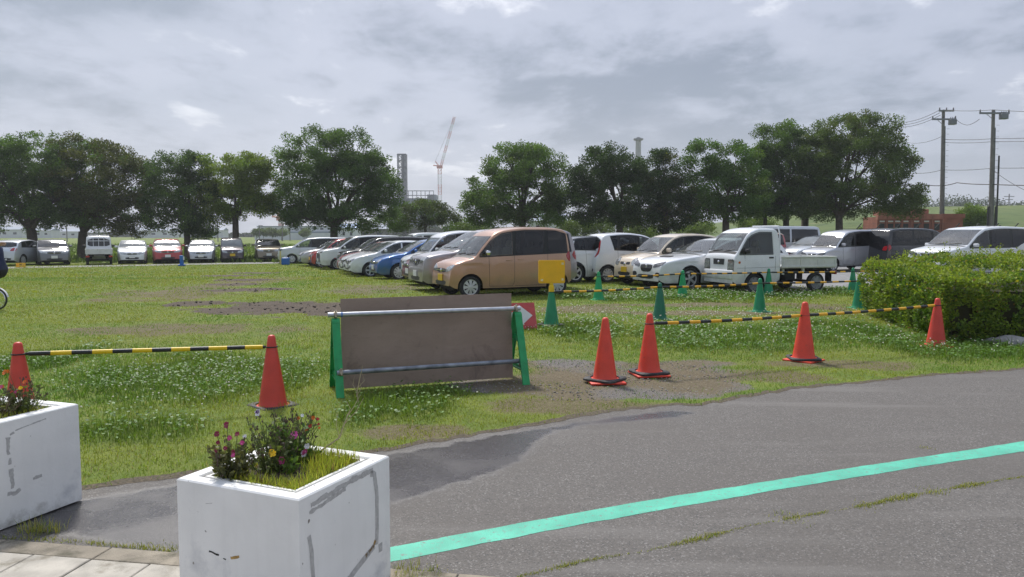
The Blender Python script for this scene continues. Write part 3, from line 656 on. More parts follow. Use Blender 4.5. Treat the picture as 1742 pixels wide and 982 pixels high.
# ------------------------------------------------------------------ plywood barrier
BL = V3(-1.77, 7.62); BR = V3(.055, 8.27); ax = (BR - BL).normalized(); rz = math.atan2(ax.y, ax.x); Lx = (BR - BL).length
r = empty('plywood_barrier', (BL + BR) / 2, rz); tag(r, 'brown plywood sheet tied to two grey pipes between green A-frame stands', 'barrier')
M['gsteel'] = mat('green_painted_steel', (.010, .29, .085), .38, nscale=10, namt=.15, dirt=((.02, .09, .04), 12, .62))
M['pipe'] = mat('galvanised_pipe', (.50, .51, .54), .38, .75, nscale=14, namt=.15); M['pipe2'] = mat('dull_grey_pipe', (.24, .255, .29), .5, .5, nscale=9, namt=.4)
M['clamp'] = mat('clamp_steel', (.42, .36, .28), .5, .6, nscale=40, namt=.3)
def plymat():
    m = mat('weathered_plywood', (.21, .145, .108), .72); nt = m.node_tree; b = nt.nodes['Principled BSDF']; N = nt.nodes.new; L = nt.links.new
    tc = N('ShaderNodeTexCoord')
    def nz(scv, s, d=6):
        mp = N('ShaderNodeMapping'); mp.inputs['Scale'].default_value = scv; L(tc.outputs['Object'], mp.inputs[0]); n = N('ShaderNodeTexNoise'); n.inputs['Scale'].default_value = s; n.inputs['Detail'].default_value = d; n.inputs['Roughness'].default_value = .65; n.inputs['Distortion'].default_value = .4; L(mp.outputs[0], n.inputs['Vector']); return n.outputs['Fac']
    def ov(f, a, b_, lo, hi):
        r_ = N('ShaderNodeMapRange'); r_.inputs['From Min'].default_value = lo; r_.inputs['From Max'].default_value = hi; L(f, r_.inputs['Value'])
        x = N('ShaderNodeMix'); x.data_type = 'RGBA'; L(r_.outputs['Result'], x.inputs['Factor'])
        for v, k in ((a, 'A'), (b_, 'B')):
            if isinstance(v, tuple): x.inputs[k].default_value = (*v, 1)
            else: L(v, x.inputs[k])
        return x.outputs['Result']
    c = ov(nz((1, 1, 2.2), 1.6), (.27, .196, .150), (.345, .255, .20), .32, .68)
    c = ov(nz((1.4, 1, 1.1), 2.4), c, (.16, .112, .09), .55, .74)
    c = ov(nz((7, 1, .5), 1.6), c, (.27, .205, .165), .58, .82)
    c = ov(nz((3, 2, 14), 5, 6), c, (.17, .118, .09), .56, .95)
    L(c, b.inputs['Base Color']); return m
M['ply'] = plymat()
hx = Lx / 2
def leg(sx):
    """bent flat-bar A-frame: two legs joined by a round arch, with two cross bars"""
    mb = MB(); pth_ = []
    for k in range(13):
        a = PI * k / 12; pth_.append((.052 * math.cos(a) * -1, .70 + .052 * math.sin(a)))
    pth_ = [(-.30, .0)] + pth_ + [(.30, .0)]
    w_ = .068; t = .007
    def frame(i):
        p = Vector(pth_[i]); a = Vector(pth_[max(i - 1, 0)]); b = Vector(pth_[min(i + 1, len(pth_) - 1)]); d = (b - a).normalized(); return p, Vector((-d.y, d.x))
    vs = []; n = len(pth_)
    for i in range(n):
        p, nn = frame(i)
        for (u, q) in ((-w_ / 2, 0), (w_ / 2, 0), (w_ / 2, -t), (-w_ / 2, -t)):
            z = p + nn * q; vs.append((sx + u, z.x, z.y))
        # turned edges stiffen the bar
    fs = [(i * 4 + k, i * 4 + (k + 1) % 4, (i + 1) * 4 + (k + 1) % 4, (i + 1) * 4 + k) for i in range(n - 1) for k in range(4)] + [(0, 1, 2, 3), tuple((n - 1) * 4 + k for k in (3, 2, 1, 0))]
    mb.add(vs, fs)
    for e in (-1, 1):                               # side flanges
        v2 = []
        for i in range(n):
            p, nn = frame(i); x0 = sx + e * (w_ / 2 + .0025)
            for (u, q) in ((-.0025, .001), (.0025, .001), (.0025, -.024), (-.0025, -.024)):
                z = p + nn * q; v2.append((x0 + u, z.x, z.y))
        mb.add(v2, fs)
    for z in (.17, .47):
        f = (.70 - z) / .70; y = .052 + (.30 - .052) * f - .012
        mb.box((sx, 0, z), (.03, 2 * y, .028)); mb.box((sx, 0, z - .03), (.046, 2 * y, .005))
        for yy in (-.5, 0, .5): mb.box((sx, y * yy, z + .022), (.012, .016, .02))
    return mb
for s_ in (-1, 1): leg(s_ * hx).build('leg', M['gsteel'], r, smooth=None)
mb = MB(); mb.tube([(-hx - .075, -.0, .785), (hx + .035, 0, .785)], .0243, 18); mb.build('pipe', M['pipe'], r, smooth='auto')
yb = -.20
mb = MB(); mb.tube([(-hx - .02, yb - .02, .235), (hx + .06, yb + .05, .235)], .0243, 18); o = mb.build('pipe', M['pipe2'], r, smooth='auto'); o['label'] = 'dull dark grey lower pipe'
for x, y, z in ((-hx, 0, .785), (hx - .02, 0, .785), (-hx + .02, yb - .02, .235), (hx - .01, yb + .05, .235)):
    mb = MB(); T = Matrix.Translation((x - .018, y, z)) @ Matrix.Rotation(PI / 2, 4, 'Y'); mb.lathe([(.026, 0), (.033, .002), (.033, .034), (.026, .036)], 16, T=T)
    mb.box((x, y + .01, z - .04), (.03, .03, .04)); mb.tube([(x, y - .045, z - .02), (x, y - .02, z + .045)], .006, 6); mb.box((x, y - .03, z + .04), (.018, .018, .018)); mb.build('clamp', M['clamp'], r, smooth='auto')
xl = -hx + .065; xr = hx - .03
Tb = Matrix.Translation((0, .062, .02)) @ Matrix.Rotation(math.radians(-3.5), 4, 'X')
mb = MB(); mb.prism([(xl, 0.), (xr, .0), (xr, .925), (xl, .915)], Tb @ TV, .014); mb.build('plywood_sheet', M['ply'], r)
M['tape'] = mat('blue_tape', (.10, .22, .5), .5)
mb = MB(); T = Matrix.Translation((xl - .012, 0, .785)) @ Matrix.Rotation(PI / 2, 4, 'Y'); mb.lathe([(.0248, 0), (.0252, .002), (.0252, .016), (.0248, .018)], 16, T=T); mb.build('tape_band', M['tape'], r, smooth=True)
# ------------------------------------------------------------------ planters
def planter_white():
    return mat('white_painted_planter', (.78, .77, .75), .5, nscale=5, namt=.05, dirt=((.56, .56, .57), 3.0, .60), bump=.12, bscale=45)
M['pl'] = planter_white()
def add_ground_grime(m):
    nt = m.node_tree; b = nt.nodes['Principled BSDF']; N = nt.nodes.new; L = nt.links.new
    prev = b.inputs['Base Color'].links[0].from_socket
    tc = N('ShaderNodeTexCoord'); sp = N('ShaderNodeSeparateXYZ'); L(tc.outputs['Object'], sp.inputs[0])
    n = N('ShaderNodeTexNoise'); n.inputs['Scale'].default_value = 9; n.inputs['Detail'].default_value = 8; n.inputs['Roughness'].default_value = .7; L(tc.outputs['Object'], n.inputs['Vector'])
    a = N('ShaderNodeMath'); a.operation = 'MULTIPLY_ADD'; L(sp.outputs['Z'], a.inputs[0]); a.inputs[1].default_value = -1.9; L(n.outputs['Fac'], a.inputs[2])
    r_ = N('ShaderNodeMapRange'); r_.inputs['From Min'].default_value = .36; r_.inputs['From Max'].default_value = .66; r_.inputs['To Max'].default_value = .75; L(a.outputs[0], r_.inputs['Value'])
    x = N('ShaderNodeMix'); x.data_type = 'RGBA'; L(r_.outputs['Result'], x.inputs['Factor']); L(prev, x.inputs['A']); x.inputs['B'].default_value = (.27, .24, .20, 1)
    n2 = N('ShaderNodeTexNoise'); n2.inputs['Scale'].default_value = 26; n2.inputs['Detail'].default_value = 4; L(tc.outputs['Object'], n2.inputs['Vector'])
    r2 = N('ShaderNodeMapRange'); r2.inputs['From Min'].default_value = .715; r2.inputs['From Max'].default_value = .735; L(n2.outputs['Fac'], r2.inputs['Value'])
    y = N('ShaderNodeMix'); y.data_type = 'RGBA'; L(r2.outputs['Result'], y.inputs['Factor']); L(x.outputs['Result'], y.inputs['A']); y.inputs['B'].default_value = (.20, .18, .16, 1)
    mp = N('ShaderNodeMapping'); mp.inputs['Scale'].default_value = (14, 14, .9); L(tc.outputs['Object'], mp.inputs[0]); n3 = N('ShaderNodeTexNoise'); n3.inputs['Scale'].default_value = 2.2; n3.inputs['Detail'].default_value = 5; L(mp.outputs[0], n3.inputs['Vector'])
    r3 = N('ShaderNodeMapRange'); r3.inputs['From Min'].default_value = .52; r3.inputs['From Max'].default_value = .78; r3.inputs['To Max'].default_value = .10; L(n3.outputs['Fac'], r3.inputs['Value'])
    z_ = N('ShaderNodeMix'); z_.data_type = 'RGBA'; L(r3.outputs['Result'], z_.inputs['Factor']); L(y.outputs['Result'], z_.inputs['A']); z_.inputs['B'].default_value = (.50, .485, .455, 1); y = z_
    L(y.outputs['Result'], b.inputs['Base Color'])
add_ground_grime(M['pl'])
M['soil'] = mat('potting_soil', (.055, .04, .03), .95, nscale=30, namt=.5, bump=1., bscale=60)
M['resid'] = mat('tape_residue', (.43, .42, .41), .7, nscale=60, namt=.2, dirt=((.62, .62, .62), 25, .60)); M['resid2'] = mat('brown_tape', (.36, .22, .06), .6, nscale=40, namt=.3)
M['gap'] = mat('dark_gap', (.03, .028, .025), .9)
def ragged(pts, w_, step=.005, amp=.35):
    """ragged ribbon polygon along a polyline in 2-D"""
    a_, b_ = [], []
    for i in range(len(pts) - 1):
        p, q = Vector(pts[i]), Vector(pts[i + 1]); d = (q - p).normalized(); nn = Vector((-d.y, d.x)); n = max(2, int((q - p).length / step))
        for k in range(n):
            c_ = p.lerp(q, k / n); hh_ = lambda o_: float(fbm(c_.x * 38 + o_, c_.y * 38 - o_, 4) - .5) * 2.6 + rnd.uniform(-.12, .12); f1 = w_ / 2 * max(.12, 1 + amp * hh_(3.)); f2 = w_ / 2 * max(.12, 1 + amp * hh_(71.) * .8)
            a_.append(c_ + nn * f1); b_.append(c_ - nn * f2)
    return [tuple(p) for p in a_ + b_[::-1]]
def make_planter(corner, rz, S, H, label, marks):
    """corner = footprint corner at local (0,0); box spans +x, +y"""
    r = empty('flower_planter', (corner[0], corner[1], 0), rz); tag(r, label, 'planter', 'white planters')
    R = .062; mb = MB(); h0 = .012
    o = [(0, 0), (S, 0), (S, S), (0, S)]; i_ = [(R, R), (S - R, R), (S - R, S - R), (R, S - R)]; b = .006
    ob = [(b, b), (S - b, b), (S - b, S - b), (b, S - b)]; ib = [(R - b, R - b), (S - R + b, R - b), (S - R + b, S - R + b), (R - b, S - R + b)]
    rings = [(o, h0), (o, H - b), (ob, H), (ib, H), (i_, H - b), (i_, H - .09)]
    vs = [(x, y, z) for q, z in rings for x, y in q]
    fs = [(k * 4 + j, k * 4 + (j + 1) % 4, k * 4 + 4 + (j + 1) % 4, k * 4 + 4 + j) for k in range(len(rings) - 1) for j in range(4)] + [(3, 2, 1, 0)]
    mb.add(vs, fs); mb.build('box', M['pl'], r)
    mb = MB(); W_ = S - 2 * R - .03; c_ = S / 2; mb_t = .012     # inner liner box standing a little off the rim
    oo = [(c_ - W_ / 2, c_ - W_ / 2), (c_ + W_ / 2, c_ - W_ / 2), (c_ + W_ / 2, c_ + W_ / 2), (c_ - W_ / 2, c_ + W_ / 2)]; W2 = W_ - .03
    o2 = [(c_ - W2 / 2, c_ - W2 / 2), (c_ + W2 / 2, c_ - W2 / 2), (c_ + W2 / 2, c_ + W2 / 2), (c_ - W2 / 2, c_ + W2 / 2)]
    rr = [(oo, H - .088), (oo, H - .004), (o2, H - .004), (o2, H - .08)]
    mb.add([(x, y, z) for q, z in rr for x, y in q], [(k * 4 + j, k * 4 + (j + 1) % 4, k * 4 + 4 + (j + 1) % 4, k * 4 + 4 + j) for k in range(3) for j in range(4)]); mb.build('liner', M['pl'], r)
    n = 16; vs = []; fs = []
    for j in range(n + 1):
        for i in range(n + 1): vs.append((c_ - W2 / 2 + W2 * i / n, c_ - W2 / 2 + W2 * j / n, H - .03 + .018 * math.sin(PI * i / n) * math.sin(PI * j / n) + rnd.uniform(-.004, .004)))
    fs = [(j * (n + 1) + i, j * (n + 1) + i + 1, (j + 1) * (n + 1) + i + 1, (j + 1) * (n + 1) + i) for j in range(n) for i in range(n)]
    mb = MB(); mb.add(vs, fs); mb.build('soil', M['soil'], r, smooth=True)
    mb = MB(); mb.box((S / 2, S / 2, .006), (S - .05, S - .05, .012)); mb.build('foot', M['gap'], r)  # near-black slab paints the shade of the gap below the box
    for k, (face, poly, mm, nm) in enumerate(marks):          # face 'y0' (front, local y=0), 'x0', 'x1' (local x=S)
        if face == 'y0': T = Matrix(((1, 0, 0, 0), (0, 0, -1, 0), (0, 1, 0, 0), (0, 0, 0, 1)))
        elif face == 'x1': T = Matrix(((0, 0, 1, S), (1, 0, 0, 0), (0, 1, 0, 0), (0, 0, 0, 1)))
        else: T = Matrix(((0, 0, -1, 0), (1, 0, 0, 0), (0, 1, 0, 0), (0, 0, 0, 1)))
        vs = [Vector(p) for p in poly]
        try: res = delaunay_2d_cdt(vs, [], [list(range(len(vs)))], 1, 1e-6)
        except Exception: continue
        mb = MB(); n = len(res[0]); mb.add([T @ Vector((v.x, v.y, .0008)) for v in res[0]], [tuple(f) for f in res[2]]); mb.build(nm, mm, r)
    return r
# near planter: corner (508,850) is local (S... ) ; faces: left face runs to (298,815), right face runs to (665,775)
PH = .592
c_near = G(508, 850, PH); c_rt = G(665, 774, PH); c_lt = G(298, 816, PH)
u = (c_rt - c_near); S = .626; rzr = math.atan2(u.y, u.x)       # local x along the right face
# local frame: corner = near corner, x -> right-back, y -> left-back
def rib(pts, w_, **k): return ragged(pts, w_, **k)
# on face y0 coordinates are (x along, z)
rm = [('y0', rib([(.07, .545), (.20, .555), (.36, .565), (.50, .562)], .020, amp=.8), M['resid'], 'tape_residue'),
      ('y0', rib([(.06, .518), (.15, .528), (.30, .543)], .016, amp=.9), M['resid'], 'tape_residue'),
      ('y0', rib([(.475, .552), (.505, .545), (.522, .45), (.522, .30), (.515, .215)], .026, amp=.12), M['resid'], 'tape_residue'),
      ('y0', rib([(.055, .43), (.07, .36), (.075, .27), (.085, .10)], .022, amp=.3), M['resid'], 'tape_residue'),
      ('y0', rib([(.12, .085), (.25, .13), (.38, .178), (.505, .222)], .030, amp=.15), M['resid'], 'tape_residue'),
      ('y0', rib([(.43, .20), (.49, .222), (.512, .245)], .020, amp=.6), M['resid2'], 'tape_residue'),
      ('y0', rib([(.545, .215), (.545, .17)], .03, amp=.2), M['resid'], 'tape_residue'),
      ('x0', rib([(.46, .312), (.42, .306), (.40, .306)], .008, amp=.9), M['gap'], 'chip'), ('x0', rib([(.345, .302), (.31, .312), (.295, .318)], .010, amp=.9), M['resid2'], 'chip'), ('x0', rib([(.385, .295), (.365, .293)], .005, amp=.9), M['gap'], 'chip'),
      ('x0', rib([(.47, .508), (.43, .516)], .0022, amp=.5), M['resid'], 'scratch')]
PL1 = make_planter((c_near.x, c_near.y), rzr, S, PH, 'white box planter at front centre with mixed flowers and grey tape marks', rm)
c2 = G(133, 687, PH); d2 = Vector((.344, .939)); near2 = Vector((c2.x, c2.y)) - d2 * S; rz2 = math.atan2(d2.y, d2.x)
lm = [('y0', rib([(.19, .50), (.185, .46), (.19, .40)], .022, amp=.9), M['resid'], 'tape_residue'), ('y0', rib([(.192, .385), (.19, .345)], .016, amp=.9), M['resid'], 'tape_residue'), ('y0', rib([(.195, .325), (.20, .21)], .022, amp=.8), M['resid'], 'tape_residue'),
      ('y0', rib([(.17, .192), (.22, .185), (.25, .20)], .02, amp=.8), M['resid'], 'tape_residue'), ('y0', rib([(.32, .235), (.38, .238)], .018, amp=.7), M['resid'], 'tape_residue'), ('y0', rib([(.23, .528), (.36, .545), (.42, .552)], .006, amp=.9), M['resid'], 'tape_residue'), ('y0', rib([(.20, .51), (.23, .52)], .010, amp=.9), M['resid'], 'tape_residue')]
PL2 = make_planter((near2.x, near2.y), rz2, S, PH, 'white box planter at left, mostly outside the frame, with a row of worn grey marks', lm)
# ------------------------------------------------------------------ plants in the planters
M['leaf'] = leafmat('leaf', .38, .5)
def leaves(n, pos, size, col, up=.4, jit=.35, long=1.6):
    """n leaf quads (diamond) at pos (n,3)"""
    a = rng(0, 2 * PI, n); t = rng(-.5, 1.1, n) * (1 - up) + up
    d = np.stack([np.cos(a) * np.cos(t), np.sin(a) * np.cos(t), np.sin(t)], 1)
    r_ = NR.normal(0, 1, (n, 3)); s = np.cross(d, r_); s /= np.linalg.norm(s, axis=1)[:, None] + 1e-9
    nn = np.cross(d, s); l = size * rng(.6, 1.4, n) * long; w_ = size * rng(.6, 1.4, n)
    V = np.empty((n, 4, 3)); V[:, 0] = pos; V[:, 1] = pos + d * (l * .45)[:, None] + s * (w_ * .5)[:, None] + nn * (l * .08)[:, None]
    V[:, 2] = pos + d * l[:, None]; V[:, 3] = pos + d * (l * .45)[:, None] - s * (w_ * .5)[:, None] + nn * (l * .08)[:, None]
    c = np.asarray(col); c = np.broadcast_to(c, (n, 3)) * rng(1 - jit, 1 + jit, n)[:, None]
    return V.reshape(-1, 3), np.arange(n * 4).reshape(-1, 4), np.repeat(c, 4, 0)
M['stem'] = mat('plant_stem', (.09, .11, .035), .7); M['deadstem'] = mat('dry_brown_stem', (.13, .085, .045), .8); M['straw'] = mat('straw_stalk', (.42, .34, .22), .8)
M['seed'] = mat('dry_seed_head', (.11, .075, .055), .9)
def petal_mat(n, c): return mat(n, c, .5, nscale=90, namt=.12)
PM = dict(burg=petal_mat('burgundy_petal', (.24, .008, .055)), mag=petal_mat('magenta_petal', (.52, .05, .22)), pink=petal_mat('pink_petal', (.72, .13, .42)), yel=petal_mat('yellow_petal', (.85, .55, .01)), white=petal_mat('white_petal', (.80, .78, .80)), org=petal_mat('orange_petal', (.70, .16, .012)), red=petal_mat('red_petal', (.42, .016, .012)), pur=petal_mat('purple_petal', (.10, .02, .16)))
def blossom(mb, c, rad, nrm, n=6, cup=.25, mi=0):
    """a ruffled flower of n separate petals around c facing nrm"""
    q = Vector(nrm).to_track_quat('Z', 'Y'); c = Vector(c)
    for k in range(n):
        a = 2 * PI * k / n + rnd.uniform(-.2, .2); rr = rad * rnd.uniform(.85, 1.1); pts = []
        for (s, t, z) in ((.12, 0, 0), (.6, -.42, cup * .6), (1, -.25, cup + rnd.uniform(-.1, .15)), (1.02, .25, cup + rnd.uniform(-.1, .15)), (.6, .42, cup * .6)):
            x = s * math.cos(a) - t * math.sin(a); y = s * math.sin(a) + t * math.cos(a); pts.append(c + q @ (Vector((x, y, z)) * rr))
        mb.add(pts, [(0, 1, 2), (0, 2, 3), (0, 3, 4)], mi)
def plant(parent_pl, lx, ly, label, stems, spread, hmin, hmax, leafcol, nleaf, lsize, flowers=(), heads=0, stemm='stem', lean=(0, 0), group=None, cat='plant', name='flower_plant', lowleaf=1.):
    Mw = Matrix.Translation(parent_pl.location) @ Matrix.Rotation(parent_pl.rotation_euler.z, 4, 'Z'); lx *= S / .59; ly *= S / .59; p0 = Mw @ Vector((lx, ly, PH - .03))
    r = empty(name, p0); tag(r, label, cat, group)
    mb = MB(); tips = []; lp = []
    for i in range(stems):
        a = rnd.uniform(0, 2 * PI); rr = rnd.random() ** .6; h = rnd.uniform(hmin, hmax) * (1 - .25 * rr); b0 = V3(math.cos(a) * rr * spread * .35, math.sin(a) * rr * spread * .35, 0)
        t1 = V3(math.cos(a) * rr * spread + lean[0] * h, math.sin(a) * rr * spread + lean[1] * h, h); m_ = b0.lerp(t1, .5) + V3(rnd.uniform(-.02, .02), rnd.uniform(-.02, .02), .03 * h)
        mb.tube([b0, m_, t1], [.0022, .0018, .0011], 5); tips.append(t1)
        for k in range(max(1, nleaf // stems)):
            f = rnd.random() ** lowleaf; lp.append(tuple((b0.lerp(m_, f * 2) if f < .5 else m_.lerp(t1, f * 2 - 1)) + V3(rnd.uniform(-.006, .006), rnd.uniform(-.006, .006), 0)))
        if rnd.random() < .6 and h > .08:                # side twigs
            e = t1 + V3(rnd.uniform(-.04, .04), rnd.uniform(-.04, .04), rnd.uniform(-.03, .03)); mb.tube([m_.lerp(t1, .5), e], [.0014, .0009], 4); tips.append(e)
    for t in tips[:heads]:
        for q in range(rnd.randint(2, 4)): mb.sphere(t + V3(rnd.uniform(-.010, .010), rnd.uniform(-.010, .010), rnd.uniform(-.018, .008)), rnd.uniform(.0022, .004), 5, 4, 1, (1, 1, 1.8))
    mb.build('stems', [M[stemm], M['seed']], r)
    if lp:
        v, f, c = leaves(len(lp), np.array(lp), lsize, leafcol, .35); npmesh('foliage', v, f, M['leaf'], c, r)
    for (kind, fx, fy, fz, rad) in flowers:
        mb = MB(); nrm = (rnd.uniform(-.5, .4), -1, rnd.uniform(.1, .7)); loc_ = Vector((fx, fy, fz)); two = None
        if isinstance(kind, tuple): kind, two = kind
        blossom(mb, loc_, rad, nrm, 6); blossom(mb, loc_ + Vector((0, -.002, .003)), rad * .62, nrm, 5, .5, 1 if two else 0)
        mb.tube([loc_, loc_ * .5 + V3(0, 0, 0)], .0013, 4, 2)
        mb.build('blossom', [PM[kind], PM[two or kind], M['stem']], r)
    return r
# helper: flower seen at photo position -> offset from its plant's foot (measured once on the plane through the plant)
def off(pl, lx, ly, px, py, dy=0.):
    Mw = Matrix.Translation(pl.location) @ Matrix.Rotation(pl.rotation_euler.z, 4, 'Z'); lx *= S / .59; ly *= S / .59; p0 = Mw @ Vector((lx, ly, PH - .03)); q = P(px, py, p0.y + dy - .055) - p0; return tuple(q)
def fl(pl, lx, ly, L): return [(k, *off(pl, lx, ly, px, py, dy), rad * .9) for k, px, py, rad, dy in L]
dg = (.10, .17, .045); mg = (.13, .21, .045)
a = (.13, .44)
plant(PL1, *a, 'bushy dark snapdragon with burgundy blossoms at the left end of the front planter', 40, .115, .07, .20, (.115, .115, .05), 520, .017, fl(PL1, *a, [('burg', 386, 723, .017, 0), ('burg', 369, 739, .013, .02), ('mag', 391, 745, .012, -.02), ('burg', 404, 739, .012, .0), ('burg', 383, 763, .011, -.04), ('mag', 412, 754, .011, 0), ('burg', 371, 753, .010, .02), ('burg', 397, 770, .012, -.03), ('mag', 397, 775, .010, -.05), ('burg', 368, 766, .010, 0), ('burg', 372, 776, .009, 0)]), 20, group='plants in the front planter')
a = (.27, .36)
plant(PL1, *a, 'tall tangle of dead brown stems with seed heads in the middle of the front planter', 54, .155, .13, .285, (.13, .165, .055), 330, .015, fl(PL1, *a, [(('white', 'pur'), 439, 702, .016, .05), ('white', 417, 743, .011, 0)]), 46, 'stem', group='plants in the front planter')
a = (.36, .36)
plant(PL1, *a, 'green carnation clump with two pink blossoms in the front planter', 34, .10, .12, .26, dg, 300, .018, fl(PL1, *a, [('pink', 501, 740, .021, -.03), ('mag', 480, 783, .019, -.10), ('mag', 478, 765, .009, 0)]), 22, group='plants in the front planter')
a = (.27, .27)
plant(PL1, *a, 'small pansy with a single yellow flower near the front rim', 12, .05, .05, .11, mg, 80, .016, fl(PL1, *a, [('yel', 463, 771, .019, -.01)]), 0, group='plants in the front planter')
a = (.42, .30)
plant(PL1, *a, 'pansy with white and pale pink flowers at the right of the carnations', 16, .06, .06, .12, dg, 130, .016, fl(PL1, *a, [(('white', 'mag'), 517, 772, .017, 0), ('white', 522, 759, .014, .02), ('mag', 519, 768, .012, 0)]), 3, group='plants in the front planter')
a = (.47, .40)
plant(PL1, *a, 'wispy wallflower with tiny orange and red blossoms at the right of the front planter', 30, .14, .13, .27, (.09, .13, .04), 150, .014, fl(PL1, *a, [('org', 507, 712, .010, 0), ('white', 514, 707, .009, 0), ('org', 533, 711, .011, 0), ('red', 541, 713, .008, 0), ('red', 528, 725, .010, 0), ('org', 522, 732, .012, 0), ('red', 542, 722, .007, 0), ('org', 543, 728, .007, 0)]), 40, group='plants in the front planter')
# dry stalk leaning right
def stalk(p0, pts, label, group=None):
    r = empty('dry_stalk', p0); tag(r, label, 'dry plant', group); mb = MB()
    for path, rad in pts: mb.tube([Vector(q) for q in path], rad, 5)
    mb.build('stems', M['straw'], r); return r
Mw = Matrix.Translation(PL1.location) @ Matrix.Rotation(rzr, 4, 'Z'); p0 = Mw @ Vector((.50, .36, PH - .03)); k0 = lambda px, py: tuple(P(px, py, p0.y) - p0)
stalk(p0, [([(0, 0, 0), k0(577, 745), k0(592, 705)], [.004, .0035, .002]), ([k0(592, 707), k0(602, 692), k0(613, 672)], [.002, .0015, .001]), ([k0(592, 707), k0(596, 695), k0(590, 684)], [.002, .0015, .001]), ([k0(585, 722), k0(606, 700), k0(618, 678)], [.002, .0015, .001]), ([k0(577, 745), k0(572, 722), k0(574, 705)], [.0016, .001, .0008]), ([k0(578, 745), k0(588, 728)], [.0014, .0008])], 'bare straw coloured stalk leaning out over the right rim of the front planter', None)
g = G(610, 690); k1 = lambda px, py: tuple(P(px, py, g.y) - g)
stalk(g, [([(0, 0, 0), k1(607, 668), k1(613, 640), k1(617, 622)], [.006, .005, .004, .002]), ([k1(608, 668), k1(600, 655), k1(603, 640)], [.004, .003, .001]), ([k1(607, 662), k1(620, 648), k1(616, 635)], [.004, .003, .002]), ([k1(606, 675), k1(615, 660), k1(612, 650)], [.004, .003, .002])], 'dry weed stalk standing in the grass in front of the plywood barrier')
# planter in the left: three plants
a = (.40, .16)
plant(PL2, *a, 'leafy clump with orange blossoms at the back corner of the left planter', 40, .13, .10, .24, (.09, .115, .04), 260, .016, fl(PL2, *a, [('org', 8, 634, .018, 0), ('org', 14, 632, .012, 0), ('org', 42, 650, .014, 0), ('yel', 35, 660, .013, 0), ('org', 5, 658, .012, 0), ('mag', 2, 659, .016, -.05), ('mag', 27, 667, .009, 0)]), 40, group='plants in the left planter')
a = (.28, .22)
plant(PL2, *a, 'tangle of greyish dry stems in the left planter', 40, .16, .08, .19, (.12, .125, .06), 260, .016, (), 24, 'deadstem', group='plants in the left planter')
# grass and sprouts along the soil of both planters
def pgrass(pl, spots, name):
    Mw = Matrix.Translation(pl.location) @ Matrix.Rotation(pl.rotation_euler.z, 4, 'Z'); Vs, Fs, Cs = [], [], []; o_ = 0
    for (x0, y0, x1, y1, n, h) in spots:
        x0, y0, x1, y1 = (q * S / .59 for q in (x0, y0, x1, y1))
        lx = rng(x0, x1, n); ly = rng(y0, y1, n); p = np.array([Mw @ Vector((a_, b_, PH - .028)) for a_, b_ in zip(lx, ly)])
        t = NR.random(n)[:, None]; c = (np.array([.52, .50, .075]) * t + np.array([.24, .33, .045]) * (1 - t)) * rng(.75, 1.25, n)[:, None]
        br = NR.random(n) < .14; c[br] = np.array([.20, .13, .06])
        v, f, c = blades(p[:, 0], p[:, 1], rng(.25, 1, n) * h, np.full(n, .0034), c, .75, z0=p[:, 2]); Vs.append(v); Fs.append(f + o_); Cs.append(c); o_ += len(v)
    tag(npmesh(name, np.concatenate(Vs), np.concatenate(Fs), M['blade'], np.concatenate(Cs)), kind='stuff')
pgrass(PL1, [(.082, .085, .50, .17, 1100, .075), (.082, .085, .16, .50, 900, .07), (.30, .085, .505, .24, 700, .10), (.40, .12, .507, .45, 800, .105), (.09, .09, .5, .5, 1500, .045), (.45, .3, .507, .507, 300, .07)], 'planter_grass')
pgrass(PL2, [(.085, .085, .5, .16, 420, .06), (.40, .09, .505, .5, 300, .05), (.09, .09, .5, .5, 300, .04)], 'planter_grass')
